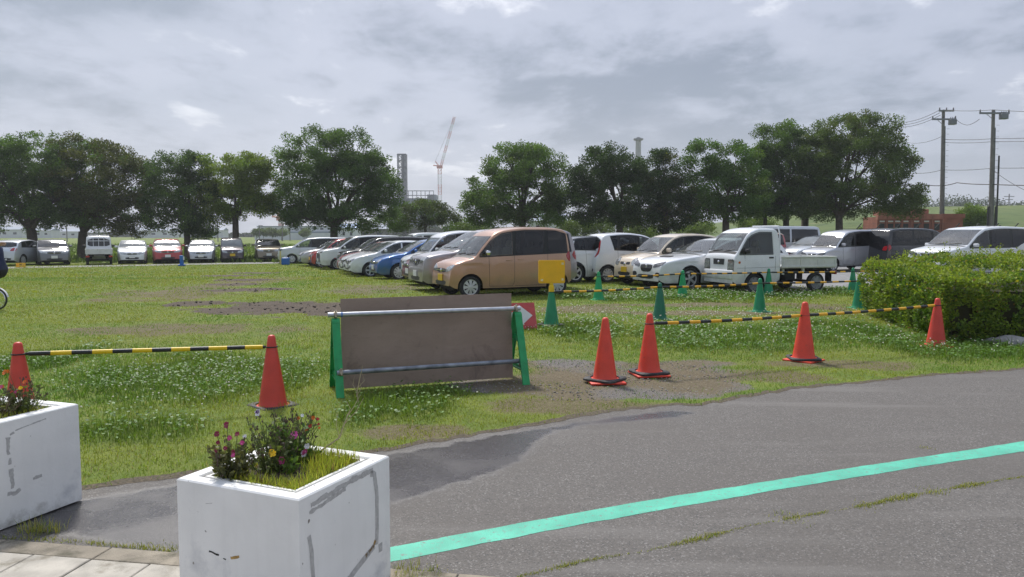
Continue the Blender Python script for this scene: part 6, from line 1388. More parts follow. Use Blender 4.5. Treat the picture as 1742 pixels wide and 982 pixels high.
# ================================================================== TREES
M['bark'] = mat('bark', (.085, .068, .052), .9, nscale=5, namt=.35, bump=1., bscale=14)
M['tleaf'] = leafmat('tree_leaf', .40, .5, spec=.2)
def tree(px, D, puffs, label, col, rad=.3, base=None, group='trees beyond the parked cars', name='broadleaf_tree', leaf=.145, dens=1.25, fork=.45, cat='tree', nsub=None, tint=None):
    x0 = (px - CX) / F * D; z0 = float(zg(x0, D)) if base is None else base
    r = empty(name, (x0, D, z0)); tag(r, label, cat, group); o = Vector((x0, D, z0))
    ps = []
    for (a, b, rx, ry) in puffs:
        c_ = P(a, b, D + rnd.uniform(-.7, .7)); ps.append((c_ - o, rx * 1.13 / F * D, ry * 1.13 / F * D))
    pts = []; cols = []
    sub_all = []
    for c_, rx, rz_ in ps:
        ry_ = max(rx, rz_) * .95; n = int((nsub or 44) * (rx * rz_) / 4. * dens) + 8
        for i in range(n):
            d = Vector((rnd.gauss(0, 1), rnd.gauss(0, 1), rnd.gauss(0, 1))).normalized(); q = rnd.random() ** .33; q = .45 + .62 * q
            p = c_ + Vector((d.x * rx * q, d.y * ry_ * q, d.z * rz_ * q)); sub_all.append((p, rnd.uniform(.38, .85) * (leaf / .17), rnd.uniform(.72, 1.25)))
    for p, s, k in sub_all:
        n = int(150 * dens * (s / .6) ** 2); g = NR.normal(0, 1, (n, 3)); g /= np.linalg.norm(g, axis=1)[:, None]; g *= (NR.random(n) ** .4)[:, None] * s * np.array([1, 1, .72])
        pts.append(g + np.array(p)); base_c = np.array(col) * k
        if tint is not None and rnd.random() < .22: base_c = np.array(tint) * k
        cols.append(np.broadcast_to(base_c, (n, 3)))
    pts = np.concatenate(pts); cols = np.concatenate(cols); k = pts[:, 2] > .35; pts, cols = pts[k], cols[k]
    v, f, c = leaves(len(pts), pts, leaf * .62, cols, .15, .3, 1.5); npmesh('crown', v, f, M['tleaf'], c, r)
    mb = MB(); zlow = min(c_.z - b for c_, a, b in ps); zf = max(zlow * 1.05, .9 if rad > .15 else .3) + .2
    if rad > 0:
        bend = rnd.uniform(-.15, .15)
        mb.tube([(0, 0, -.1), (0, 0, .12), (bend * .3, 0, zf * .5), (bend, 0, zf)], [rad * 1.5, rad * 1.15, rad, rad * .92], 12)
        for c_, rx, rz_ in ps:
            e = c_ + Vector((0, 0, -rz_ * .1)); st = Vector((bend, 0, zf - .1)); m1 = st.lerp(e, .35) + Vector((0, 0, (.12 if e.z > zf + 1 else .26) * (e - st).length)); m2 = st.lerp(e, .7) + Vector((rnd.uniform(-.2, .2), rnd.uniform(-.2, .2), .1))
            mb.tube([st, m1, m2, e], [rad * fork * 1.15, rad * fork * .8, rad * fork * .45, rad * .08], 7)
            for _ in range(4):
                q = Vector((rnd.uniform(-1, 1) * rx, rnd.uniform(-1, 1) * rx * .8, rnd.uniform(-.6, .9) * rz_)) * .8 + c_; s_ = m2 if rnd.random() < .6 else m1; mb.tube([s_, s_.lerp(q, .5) + Vector((0, 0, .1)), q], [rad * .24, rad * .14, rad * .04], 5)
        mb.build('trunk', M['bark'], r, smooth=True)
    return r
DK = (.056, .102, .024); MD = (.092, .160, .032); LT = (.16, .245, .04); BR = (.088, .100, .028)
tree(58, 58, [(18, 300, 72, 52), (60, 272, 58, 38), (95, 322, 52, 42), (30, 350, 70, 34), (88, 358, 45, 24), (-45, 330, 55, 60), (-20, 270, 50, 30)], 'dark spreading tree at the left edge with a thick leaning trunk', MD, .36, tint=DK)
tree(140, 59, [(125, 262, 36, 24), (170, 300, 66, 46), (215, 322, 40, 46), (150, 345, 52, 30), (198, 365, 48, 26), (228, 384, 24, 15), (110, 312, 30, 30), (180, 270, 40, 22)], 'brownish dark tree with straight trunk, second from the left edge', BR, .33, tint=MD)
tree(320, 58, [(305, 298, 44, 34), (290, 340, 36, 38), (332, 342, 34, 36), (298, 376, 44, 20), (344, 390, 18, 14), (328, 285, 24, 20)], 'dark round tree behind the red and silver cars', DK, .24, tint=MD)
tree(402, 58, [(400, 298, 50, 32), (438, 318, 32, 34), (362, 330, 30, 22), (402, 342, 46, 26), (446, 352, 22, 18), (380, 364, 20, 12), (425, 285, 30, 18)], 'lighter yellow green tree with spreading bare limbs', (.14, .195, .03), .24, tint=LT)
tree(568, 58, [(540, 262, 52, 32), (592, 262, 48, 30), (520, 308, 50, 42), (630, 308, 40, 38), (580, 318, 66, 48), (498, 348, 34, 28), (652, 335, 22, 30), (600, 366, 66, 24), (520, 372, 32, 14), (638, 284, 22, 18)], 'large wide open tree with a forked trunk behind the white minivan', (.076, .138, .032), .30, tint=MD)
tree(725, 64, [(715, 363, 42, 14), (688, 376, 34, 13), (756, 377, 24, 10), (728, 352, 26, 7)], 'low spreading olive tree right of the large open one', (.070, .098, .028), .12, leaf=.15, tint=MD)
tree(888, 58, [(888, 282, 50, 32), (842, 322, 42, 34), (928, 308, 40, 44), (878, 334, 66, 34), (816, 350, 24, 26), (950, 345, 22, 28), (850, 370, 48, 14), (918, 368, 46, 14), (870, 262, 16, 12), (905, 262, 18, 12)], 'mid green domed tree above the copper tan van', MD, .26, tint=(.085, .125, .028))
tree(1055, 56, [(1030, 288, 42, 32), (998, 308, 26, 26), (1064, 288, 32, 20), (1040, 334, 58, 38), (998, 350, 30, 28), (1052, 368, 52, 16), (1024, 262, 14, 12)], 'very dark tree above the white small hatchback', (.038, .070, .02), .26, tint=DK)
tree(1134, 57, [(1114, 294, 36, 26), (1142, 320, 36, 38), (1104, 338, 56, 36), (1140, 354, 42, 32), (1118, 374, 48, 14), (1124, 268, 16, 9)], 'very dark tree above the white sports wagon', (.036, .066, .018), .28, tint=BR)
tree(1234, 57, [(1198, 274, 30, 26), (1245, 278, 36, 30), (1220, 318, 46, 38), (1270, 318, 32, 38), (1200, 354, 32, 20), (1254, 354, 36, 20)], 'fresh green tree with straight trunk behind the truck cab', (.082, .158, .03), .27, tint=(.075, .125, .02))
tree(1299, 60, [(1300, 290, 26, 30), (1310, 330, 30, 32), (1290, 352, 24, 20)], 'slim dark tree standing between two larger green trees', DK, .16)
tree(1336, 60, [(1320, 242, 34, 26), (1352, 232, 30, 20), (1300, 278, 26, 26), (1338, 298, 52, 42), (1312, 340, 36, 28), (1366, 342, 34, 22)], 'tall green tree behind the silver van', (.082, .142, .03), .24, tint=MD)
tree(1367, 62, [(1380, 285, 36, 36), (1372, 330, 36, 30), (1396, 356, 30, 14)], 'dark tree squeezed left of the biggest tree', DK, .30)
tree(1427, 58, [(1440, 232, 50, 30), (1498, 242, 36, 38), (1400, 262, 40, 32), (1460, 288, 70, 48), (1530, 308, 30, 44), (1400, 318, 46, 38), (1480, 338, 66, 28), (1546, 345, 20, 22), (1382, 354, 24, 18), (1466, 206, 22, 10)], 'biggest tree of the line, olive topped, left of the utility poles', (.10, .152, .038), .27, tint=(.095, .125, .035))
tree(1655, 70, [(1654, 358, 14, 12), (1644, 370, 14, 12), (1664, 372, 14, 14), (1655, 382, 16, 10)], 'small bright green young tree beside the red brown building', (.13, .20, .03), .06, group='young trees', leaf=.14, name='young_tree')
for i, (px, py, rx, ry, lb) in enumerate(((978, 386, 22, 12, 'light green bush right of the far white lorry'), (1018, 384, 24, 12, 'yellow green bush between two dark trunks'), (1095, 390, 26, 9, 'low green bush behind the white small hatchback'), (1180, 388, 24, 9, 'green bush behind the dark tree of the sports wagon'), (1282, 380, 22, 9, 'green bush behind the silver van'), (1490, 391, 22, 7, 'grassy bush left of the red brown building'), (800, 388, 26, 10, 'green bush beside the low olive tree'))):
    tree(px, 72 + i % 3, [(px, py, rx, ry), (px + rx * .7, py + 3, rx * .7, ry * .8), (px - rx * .6, py + 4, rx * .6, ry * .7)], lb, (.12, .175, .035), 0, group='bushes beyond the car park', name='bush', cat='bush', leaf=.16, dens=.8)
# ================================================================== LEVEE AND FAR LAND
def levee():
    prof = [(76, -.3), (80, .3), (98, 1.), (101, 1.02), (108, .6), (125, -.3)]; xs_ = np.linspace(10, 330, 100); vs = []; fs = []
    for x in xs_:
        px = CX + F * x / 100; h = np.interp(px, [900, 1050, 1180, 1320, 1460, 1742, 2200, 5000], [0., .75, 2.4, 4.0, 4.85, 5.2, 5.4, 5.4])
        for (y, k) in prof: vs.append((x, y + float(fbm(np.array([x * .05]), np.array([y * .1]), 3)[0]) * 3, (k if k <= 0 else k * h - .1 * (k < .5)) + float(fbm(np.array([x * .3]), np.array([y * .3]), 3)[0] - .5) * .5))
    n = len(prof); fs = [(i * n + k, (i + 1) * n + k, (i + 1) * n + k + 1, i * n + k + 1) for i in range(len(xs_) - 1) for k in range(n - 1)]
    mb = MB(); mb.add(vs, fs); return tag(mb.build('levee', M['ground_far'], smooth=True), kind='structure')
def farmat():
    m = mat('levee_grass', (.085, .13, .035), .9); nt = m.node_tree; b = nt.nodes['Principled BSDF']; N = nt.nodes.new; L = nt.links.new; tc = N('ShaderNodeTexCoord'); last = None
    for s_, a, c_, lo, hi in ((.16, (.075, .12, .03), (.14, .17, .045), .4, .62), (1.3, None, (.045, .075, .02), .52, .7), (.5, None, (.20, .19, .09), .6, .75)):
        n = N('ShaderNodeTexNoise'); n.inputs['Scale'].default_value = s_; n.inputs['Detail'].default_value = 6; mp = N('ShaderNodeMapping'); mp.inputs['Scale'].default_value = (.5, 1.3, 1); L(tc.outputs['Object'], mp.inputs[0]); L(mp.outputs[0], n.inputs['Vector'])
        r_ = N('ShaderNodeMapRange'); r_.inputs['From Min'].default_value = lo; r_.inputs['From Max'].default_value = hi; r_.inputs['To Max'].default_value = .8; L(n.outputs['Fac'], r_.inputs['Value'])
        x = N('ShaderNodeMix'); x.data_type = 'RGBA'; L(r_.outputs['Result'], x.inputs['Factor']); x.inputs['B'].default_value = (*c_, 1)
        if a: x.inputs['A'].default_value = (*a, 1)
        else: L(last, x.inputs['A'])
        last = x.outputs['Result']
    L(last, b.inputs['Base Color']); return m
M['ground_far'] = farmat(); levee()
# tall meadow growth on the levee and the fields (one sheet of tufts, nobody could count it)
x = rng(-75, 25, 26000); y = 50 + 80 * NR.random(26000) ** 1.5; k = np.abs(x) < y * .72; x, y = x[k], y[k]; n = len(x); lu = fbm(x * .1, y * .1, 3)
c = (np.array([.13, .185, .035]) * lu[:, None] + np.array([.05, .075, .018])) * rng(.7, 1.3, n)[:, None]; v, f, c = blades(x, y, rng(.12, .42, n), rng(.08, .2, n), c, .6); tag(npmesh('field_grass', v, f, M['blade'], c), kind='stuff')
def wood(pts, D, label, col, hbase=-.3):
    """far wood that reads as one mass: clumps of leaf faces along a ridge"""
    allp = []; 
    for i in range(len(pts) - 1):
        (a, ya), (b, yb) = pts[i], pts[i + 1]; n = max(2, int(abs(b - a) / 4))
        for k in range(n):
            t = k / n; px = a + (b - a) * t; py = ya + (yb - ya) * t; top_ = P(px, py, D); hgt = max(top_.z - hbase, 1.)
            for q in range(4):
                s = hgt * rnd.uniform(.22, .36); c_ = np.array((top_.x + rnd.uniform(-2, 2) * D / 300, D + rnd.uniform(-3, 6), hbase + hgt * (q + .6) / 4 - s * .4)); m_ = 130; g = NR.normal(0, 1, (m_, 3)); g /= np.linalg.norm(g, axis=1)[:, None]; allp.append(c_ + g * s * (NR.random(m_) ** .4)[:, None])
    p_ = np.concatenate(allp); p_ = p_[p_[:, 2] > hbase]; v, f, c = leaves(len(p_), p_, D * .0020, col, .1, .35, 1.2); return tag(npmesh(label, v, f, M['tleaf'], c), kind='stuff')
FW = (.045, .07, .03)
wood([(1590, 352), (1604, 341), (1625, 336), (1660, 340), (1690, 339), (1712, 348), (1745, 346), (1790, 345), (1840, 350)], 290, 'distant_wood', FW)
wood([(1440, 360), (1500, 352), (1560, 348), (1585, 352), (1600, 358)], 420, 'distant_wood', FW)
wood([(-60, 386), (-10, 384), (14, 388), (30, 396), (60, 399), (130, 399), (200, 397), (260, 400), (330, 400), (400, 398), (440, 399)], 380, 'distant_wood', FW)
wood([(560, 392), (620, 390), (700, 388), (780, 386), (860, 388), (940, 390), (980, 392)], 300, 'distant_wood', FW)
# ================================================================== BUILDINGS FAR AWAY
def solid(name, m, parent, *boxes):
    mb = MB()
    for c_, d in boxes: mb.box(c_, d)
    return mb.build(name, m, parent)
M['brick'] = mat('red_brown_panel', (.29, .098, .066), .75, nscale=2, namt=.2); M['brick2'] = mat('red_brown_roof', (.33, .125, .085), .7, nscale=3, namt=.2); M['vent'] = mat('dark_vent', (.02, .02, .022), .6); M['notice'] = mat('pale_notice', (.62, .6, .57), .6)
x0 = (1489 - CX) / F * 66; x1 = (1640 - CX) / F * 66; r = empty('utility_building', ((x0 + x1) / 2, 67.5, 0)); tag(r, 'long low red brown utility building with dark vents and stepped roof', 'building'); w2 = (x1 - x0) / 2; u_ = 66 / F
solid('wall', M['brick'], r, ((0, 0, 1.5), (w2 * 2 - .3, 2.7, 3.0)))
xv = [1499.6, 1514, 1526, 1540, 1558, 1575, 1593]; edges = [1491, 1507, 1520, 1533, 1549.5, 1566.5, 1584, 1602]; tolx = lambda px: (px - CX) * u_ - (x0 + x1) / 2
for k, px in enumerate(xv):
    o = solid('vent', M['vent'], r, ((tolx(px), -1.37, 2.15), (.42, .05, .55))); solid('vent_frame', M['brick2'], o, ((tolx(px), -1.36, 1.82), (.5, .08, .06)), ((tolx(px), -1.36, 2.46), (.5, .08, .06))); solid('notice', M['notice'], r, ((tolx(px), -1.375, 2.62), (.42, .04, .12)))
for k, px in enumerate(edges): solid('pilaster', M['brick2'], r, ((tolx(px), -1.40, 1.4), (.07, .1, 2.8)))
for a, b in zip(edges[:-1], edges[1:]): solid('parapet', M['brick2'], r, ((tolx((a + b) / 2), -1.25, 3.02), ((b - a) * u_ - .05, .45, .46)))
solid('parapet', M['brick'], r, ((tolx(1621), -1.22, 3.08), (38 * u_ - .05, .42, .38)))
for k in range(5): px = 1512 + k * 17; solid('roof_block', M['brick2'], r, ((tolx(px), .2, 3.42 + .04 * (k % 2)), (14.5 * u_, 1.4, .55)))
solid('notice', M['notice'], r, ((tolx(1592), -1.375, 1.0), (.62, .04, .3)))
# fence with barbed arms
xa, xb = (1432 - CX) / F * 62, (1735 - CX) / F * 62; r = empty('security_fence', ((xa + xb) / 2, 63, 0)); tag(r, 'dark low security fence with outward leaning barbed arms', 'fence'); M['fence'] = mat('dark_fence_steel', (.045, .05, .055), .6, .3)
n = 9
for i in range(n + 1):
    x_ = xa + (xb - xa) * i / n - (xa + xb) / 2; mb = MB(); mb.tube([(x_, 0, 0), (x_, 0, 2.0), (x_ + .28, -.18, 2.42)], .045, 6); mb.build('post', M['fence'], r)
mb = MB(); W_ = xb - xa
for z_ in np.arange(.1, 2.01, .38): mb.tube([(-W_ / 2, 0, z_), (W_ / 2, 0, z_)], .010, 4)
for i in range(int(W_ / .3)): mb.tube([(-W_ / 2 + i * .3, 0, .05), (-W_ / 2 + i * .3, 0, 2.)], .006, 4)
mb.build('mesh_panel', M['fence'], r)
mb = MB()
for t in (.3, .65, 1.): mb.tube([(-W_ / 2 + .28 * t, -.18 * t, 2 + .42 * t), (W_ / 2 + .28 * t, -.18 * t, 2 + .42 * t)], .006, 4)
mb.build('barbed_wire', M['fence'], r)
# utility poles and lines
M['conc'] = mat('pole_concrete', (.17, .16, .15), .8, nscale=2, namt=.2); M['steelg'] = mat('grey_steel', (.20, .21, .22), .5, .5); M['cable'] = mat('black_cable', (.03, .03, .032), .6); M['insul'] = mat('insulator', (.10, .10, .11), .4)
def utility(px, py, D, label, arms, boxes, tilt=0., sleeves=False):
    t = P(px, py, D); r = empty('utility_pole', (t.x - tilt, D, 0)); tag(r, label, 'utility pole', 'utility poles'); H = t.z; s = D / F
    mb = MB(); mb.tube([(0, 0, 0), (tilt, 0, H)], [.19, .135], 14); mb.build('pole', M['conc'], r, smooth='auto')
    for (xl_, xr_, y_) in arms:
        z_ = H - (y_ - py) * s; mb = MB(); mb.box(((xl_ + xr_) / 2 * s + tilt, -.16, z_), ((xr_ - xl_) * s, .12, .15)); mb.build('crossarm', M['steelg'], r)
        for q in np.linspace(xl_ + 1, xr_ - 1, 3): mb = MB(); mb.lathe([(.05, 0), (.07, .06), (.05, .12), (.06, .2), (.02, .26)], 8, T=Matrix.Translation((q * s + tilt, -.16, z_ + .05))); mb.build('insulator', M['insul'], r)
        mb = MB(); mb.tube([(xl_ * .6 * s + tilt, -.16, z_), (tilt, -.15, z_ - .6)], .025, 5); mb.build('brace', M['steelg'], r)
    for (xc, yc, w_, h_) in boxes:
        z_ = H - (yc - py) * s; mb = MB(); mb.box((xc * s + tilt, -.3, z_), (w_ * s, .45, h_ * s), bev=.05)
        for q in (-.3, 0, .3): mb.tube([(xc * s + tilt + q * w_ * s, -.3, z_ + h_ * s / 2), (xc * s + tilt + q * w_ * s, -.3, z_ + h_ * s / 2 + .2)], .035, 6)
        mb.build('switch_box', M['steelg'], r)
    mb = MB(); z_ = 1.8
    while z_ < H - .8: mb.tube([(.1, 0, z_), (.36, 0, z_)], .014, 4); mb.tube([(-.1, 0, z_ + .25), (-.36, 0, z_ + .25)], .014, 4); z_ += .5
    mb.build('step_bolts', M['steelg'], r)
    mb = MB(); mb.tube([(.22, -.05, 0), (.20 + tilt, -.05, H - 1.5)], .04, 6); mb.build('riser_pipe', M['steelg'], r)
    if sleeves:
        mb = MB()
        for q in (-.34, .3): mb.tube([(q, -.1, 0), (q, -.1, 3.9)], .09, 8)
        mb.tube([(.42, -.12, 0), (.36, -.12, 8.2)], .07, 8); mb.build('cable_sleeve', M['cable'], r)
    return r
utility(1605, 187, 72, 'utility pole behind the red brown building, left of the two poles', [(-9, 16, 189), (-20, 20, 203)], [(13, 208, 11, 9)], -.28)
utility(1690, 187, 66, 'thicker utility pole with black cable sleeves at its foot, right of the two poles', [(-25, 25, 193)], [(14, 199, 12, 9)], -.22, True)
def cable(pts, label, r_=.022, sag=.25):
    ps = [P(*p) for p in pts]; o = ps[0].copy(); mb = MB(); path = []
    for i in range(len(ps) - 1):
        a, b = ps[i], ps[i + 1]
        for k in range(10): t = k / 10; path.append(a.lerp(b, t) - o - Vector((0, 0, sag * 4 * t * (1 - t))))
    path.append(ps[-1] - o); mb.tube(path, r_, 5); ob = mb.build('power_line', M['cable'], None); ob.location = o; tag(ob, label, 'cable', 'power lines')
cable([(1605, 187, 72), (1690, 187, 66), (1850, 190, 56)], 'top power line joining both utility poles and running off to the right', sag=.1)
cable([(1597, 188, 72), (1520, 208, 92), (1440, 226, 115)], 'uppermost of three lines sloping from the left pole behind the biggest tree', sag=.4)
cable([(1599, 192, 72), (1520, 212, 92), (1440, 231, 115)], 'middle of three lines sloping from the left pole behind the biggest tree', sag=.4)
cable([(1600, 196, 72), (1520, 216, 92), (1440, 236, 115)], 'lowest of three lines sloping from the left pole behind the biggest tree', sag=.4)
cable([(1605, 237, 72), (1690, 236, 66), (1850, 229, 56)], 'pale line at mid height between the poles, upper of a close pair', sag=.08)
cable([(1605, 242.5, 72), (1690, 241, 66), (1850, 236, 56)], 'line at mid height between the poles, lower of a close pair', sag=.08)
cable([(1605, 231, 72), (1545, 243, 90), (1470, 255, 110)], 'thin single line going left from the left pole at mid height', .018, .3)
cable([(1560, 295, 80), (1603, 289, 72), (1690, 286, 66), (1850, 280, 56)], 'lone line below the pair, crossing both poles', sag=.1)
cable([(1530, 316, 90), (1572, 314, 80), (1602, 316, 72), (1628, 311, 70), (1688, 314, 66), (1850, 316, 56)], 'thick lowest cable bundle crossing both poles', .04, .05)
cable([(1690, 290, 66), (1742, 323, 60), (1800, 360, 55)], 'line dropping steeply from the right pole to the right edge', sag=.1)
cable([(1626, 203, 71.7), (1645, 213, 69), (1666, 203, 66)], 'slack line drooping between the switch boxes of the two poles', sag=.1)
for px, D, py in ((1717, 300, 330), (1710, 310, 343)):
    t = P(px, py, D); r = empty('utility_pole', (t.x, D, 0)); tag(r, 'tiny distant utility pole on the horizon right of the thick pole' if px == 1717 else 'tiny bare mast on the horizon between the thick pole and a distant pole', 'utility pole', 'utility poles'); mb = MB(); mb.tube([(0, 0, 0), (0, 0, t.z)], .2, 6); mb.build('pole', M['conc'], r)
    if px == 1717: mb = MB(); mb.box((0, 0, t.z - 1), (4, .2, .25)); mb.box((0, 0, t.z - 2.2), (3, .2, .25)); mb.build('crossarm', M['steelg'], r)
# lattice tower, steel frame building, cranes, chimney
def lattice(mb, a, b, w_, nseg, r_, mi=None, alt=False):
    a, b = Vector(a), Vector(b); d = (b - a).normalized(); s = d.cross(Vector((0, 1, 0))).normalized(); t = d.cross(s)
    cs = [(s * i + t * j) * w_ / 2 for i, j in ((1, 1), (-1, 1), (-1, -1), (1, -1))]
    for k in range(nseg):
        p, q = a.lerp(b, k / nseg), a.lerp(b, (k + 1) / nseg); m_ = ((k // 3) % 2) if alt else (mi or 0)
        for i in range(4): mb.tube([p + cs[i], q + cs[i]], r_, 4, m_, False); mb.tube([p + cs[i], q + cs[(i + 1) % 4]], r_ * .7, 4, m_, False); mb.tube([p + cs[i], p + cs[(i + 1) % 4]], r_ * .7, 4, m_, False)
M['frame'] = mat('grey_steel_frame', (.10, .115, .14), .6, .3); M['sheetm'] = mat('blue_grey_cladding', (.17, .20, .25), .6); M['cred'] = mat('crane_red', (.55, .20, .15), .5); M['cwhite'] = mat('crane_white', (.68, .68, .68), .5)
t = P(684, 263, 400); r = empty('steel_tower', (t.x, 400, 0)); tag(r, 'tall dark steel frame tower beyond the large open tree', 'tower'); H = t.z
for sx in (-1, 1):
    for sy in (-1, 1): mb = MB(); mb.tube([(sx * 2.1, sy * 2.1, 0), (sx * 2.1, sy * 2.1, H)], .28, 6); mb.build('column', M['frame'], r)
nl = 13
for k in range(nl + 1): mb = MB(); mb.box((0, 0, H * k / nl), (4.6, 4.6, .35)); mb.build('floor', M['frame'], r)
mb = MB()
for k in range(nl):
    for sy in (-1, 1): mb.tube([(-2.1, sy * 2.1, H * k / nl), (2.1, sy * 2.1, H * (k + 1) / nl)], .16, 4); mb.tube([(2.1, sy * 2.1, H * k / nl), (-2.1, sy * 2.1, H * (k + 1) / nl)], .16, 4)
mb.box((.6, 0, H * .5), (1.6, 3.2, H * .98)); mb.build('bracing', M['frame'], r)
t = P(712, 326, 408); r = empty('frame_building', (t.x, 408, 0)); tag(r, 'blue grey factory building under construction between tower and red crane', 'building'); H = t.z
solid('wall', M['sheetm'], r, ((-2, 0, H * .42), (20, 12, H * .84)), ((7.5, 0, H * .46), (4.5, 12, H * .92)))
for k in range(9): mb = MB(); mb.tube([(-9 + k * 2.2, -6.2, 0), (-9 + k * 2.2, -6.2, H)], .18, 5); mb.build('column', M['frame'], r)
for z_ in (.9, 1.): solid('beam', M['frame'], r, ((-.5, -6.2, H * z_), (18.5, .4, .35)))
def crane(px, base_y, pivot_y, tip, D, label, w_=1.8):
    p = P(px, pivot_y, D); r = empty('tower_crane', (p.x, D, 0)); tag(r, label, 'crane', 'cranes'); mats = [M['cred'], M['cwhite']]
    mb = MB(); lattice(mb, (0, 0, 0), (0, 0, p.z), w_, 20, .085, alt=True); mb.build('mast', mats, r)
    q = P(*tip, D) - Vector((p.x, D, 0)); mb = MB(); lattice(mb, (.6, 0, p.z), q, w_ * .62, 21, .07, alt=True); mb.build('jib', mats, r)
    mb = MB(); mb.box((0, 0, p.z), (3., 2.4, 1.6)); mb.tube([(0, 0, p.z), (-2.4, 0, p.z + 3.)], .25, 5); mb.tube([(0, 0, p.z + .5), (-3.5, 0, p.z + .8)], .35, 5); mb.build('machinery', M['cred'], r)
    mb = MB(); mb.tube([(-2.4, 0, p.z + 3.), q], .06, 4); mb.build('pendant', M['steelg'], r)
crane(748, 345, 284, (773, 199), 420, 'tall red and white tower crane rising above the low olive tree')
crane(478, 400, 372, (462, 352), 300, 'short red crane behind the long white building at the left', 1.6)
t = P(1086, 234, 350); r = empty('chimney', (t.x, 350, 0)); tag(r, 'grey round chimney with a wide cap above the dark trees', 'chimney'); H = t.z
mb = MB(); mb.lathe([(1.5, 0), (1.22, H - 2), (1.22, H - 1.2)], 20); mb.build('shaft', mat('pale_concrete', (.34, .34, .34), .8, nscale=.5, namt=.15), r, smooth='auto')
mb = MB(); mb.lathe([(1.2, H - 1.5), (2.2, H - 1.2), (2.2, H - .5), (.9, H - .45), (.9, H), (.0, H)], 20); mb.build('cap', M['steelg'], r, smooth='auto')
M['wwall'] = mat('white_cladding', (.62, .63, .66), .7, nscale=.5, namt=.06); M['gband'] = mat('blue_grey_band', (.27, .31, .38), .7); M['winb'] = mat('dark_window', (.05, .06, .08), .2)
xa, xb = (434 - CX) / F * 220, (600 - CX) / F * 220; r = empty('white_building', ((xa + xb) / 2, 224, -.33)); tag(r, 'long white two tier building far away behind the left trees', 'building'); Wd = xb - xa
solid('lower_wall', M['wwall'], r, ((0, 0, 1.), (Wd, 8, 2.))); solid('band', M['gband'], r, ((0, .1, 2.2), (Wd + .2, 8.2, .45))); solid('upper_wall', M['wwall'], r, ((-1., .6, 3.1), (Wd - 3, 7, 1.5))); solid('roof', M['gband'], r, ((-1., .6, 3.92), (Wd - 2.6, 7.4, .2)))
for k in range(12): solid('window', M['winb'], r, ((-Wd / 2 + 2 + k * 1.9, -2.93, 3.2), (.5 if k % 3 else .9, .06, .5)))
for i, (px, D, w_, h_, lb) in enumerate(((75, 300, 10, 3., 'low white house far across the field, behind the dark grey car'), (118, 310, 12, 2.6, 'long white roofed house far across the field, left of the small white truck'), (268, 320, 16, 3., 'pale long shed far across the field, above the white and red cars'), (18, 310, 14, 3.4, 'pale grey house at the foot of the distant wood at left'), (350, 330, 18, 3.2, 'grey shed far across the field behind the silver car'), (590, 190, 6, 3.2, 'small hut with a blue roof behind the large open tree'), (626, 200, 12, 3.0, 'brown grey wall building right of the hut with the blue roof'), (930, 110, 5, 3.6, 'cream shed behind the copper tan van tree'))):
    x_ = (px - CX) / F * D; r = empty('distant_building', (x_, D, -.3)); tag(r, lb, 'building', 'distant buildings')
    solid('wall', M['wwall'] if i != 6 else M['conc'], r, ((0, 0, h_ * .5), (w_, 6, h_)))
    mb = MB(); mb.prism([(-3.4, 0), (3.4, 0), (0, 1.1)], Matrix.Translation((-w_ / 2 - .2, 0, h_)) @ Matrix(((0, 0, 1, 0), (1, 0, 0, 0), (0, 1, 0, 0), (0, 0, 0, 1))), w_ + .4); mb.build('roof', M['gband'] if i != 5 else mat('blue_roof', (.05, .2, .5), .5), r)
    for k in range(3): solid('window', M['winb'], r, ((-w_ * .3 + k * w_ * .3, -3.02, h_ * .55), (w_ * .1, .06, h_ * .25)))
for i, (px, py, D) in enumerate(((113, 382, 170), (160, 386, 180), (370, 378, 170), (441, 384, 190), (480, 380, 185), (493, 383, 190))):
    t = P(px, py, D); r = empty('street_lamp', (t.x, D, -.33)); tag(r, ['thin grey lamp post far off right of the leftmost trunk', 'thin grey lamp post far off right of the second trunk', 'thin grey lamp post far off between the round tree and the lighter tree', 'thin grey lamp post at the left end of the long white building', 'thin grey lamp post before the short red crane', 'thin grey lamp post right of the short red crane'][i], 'lamp post', 'far lamp posts'); mb = MB(); mb.tube([(0, 0, 0), (0, 0, t.z + .33)], .11, 6); mb.build('pole', M['conc'], r); mb = MB(); mb.box((.35, 0, t.z + .33), (1., .25, .14)); mb.build('lamp_head', M['steelg'], r)
for i, (px, lb) in enumerate(((437, 'leftmost young tree before the white building'), (449, 'second young tree from the left before the white building'), (464, 'third young tree from the left before the white building'), (480, 'fourth young tree from the left before the white building'), (518, 'young tree below the leaves of the large open tree'))):
    tree(px, 195, [(px, 396, 4, 3.2)], lb, (.12, .165, .05), .06, group='young trees', name='young_tree', leaf=.3, dens=.5, nsub=10)
# far lorry
tr = truck((0, 0), math.radians(215), 'white lorry cab with a dark bed far behind the copper tan van', None); tr.location = ((958 - CX) / F * 74, 74, 0); tr.scale = (1.4, 1.4, 1.4); tr.name = 'lorry'; tr['category'] = 'lorry'
if 'group' in tr: del tr['group']
for o in tr.children:
    if o.name.startswith(('side_gate', 'tail_gate', 'bed_floor')): o.data.materials.clear(); o.data.materials.append(M['grille'])
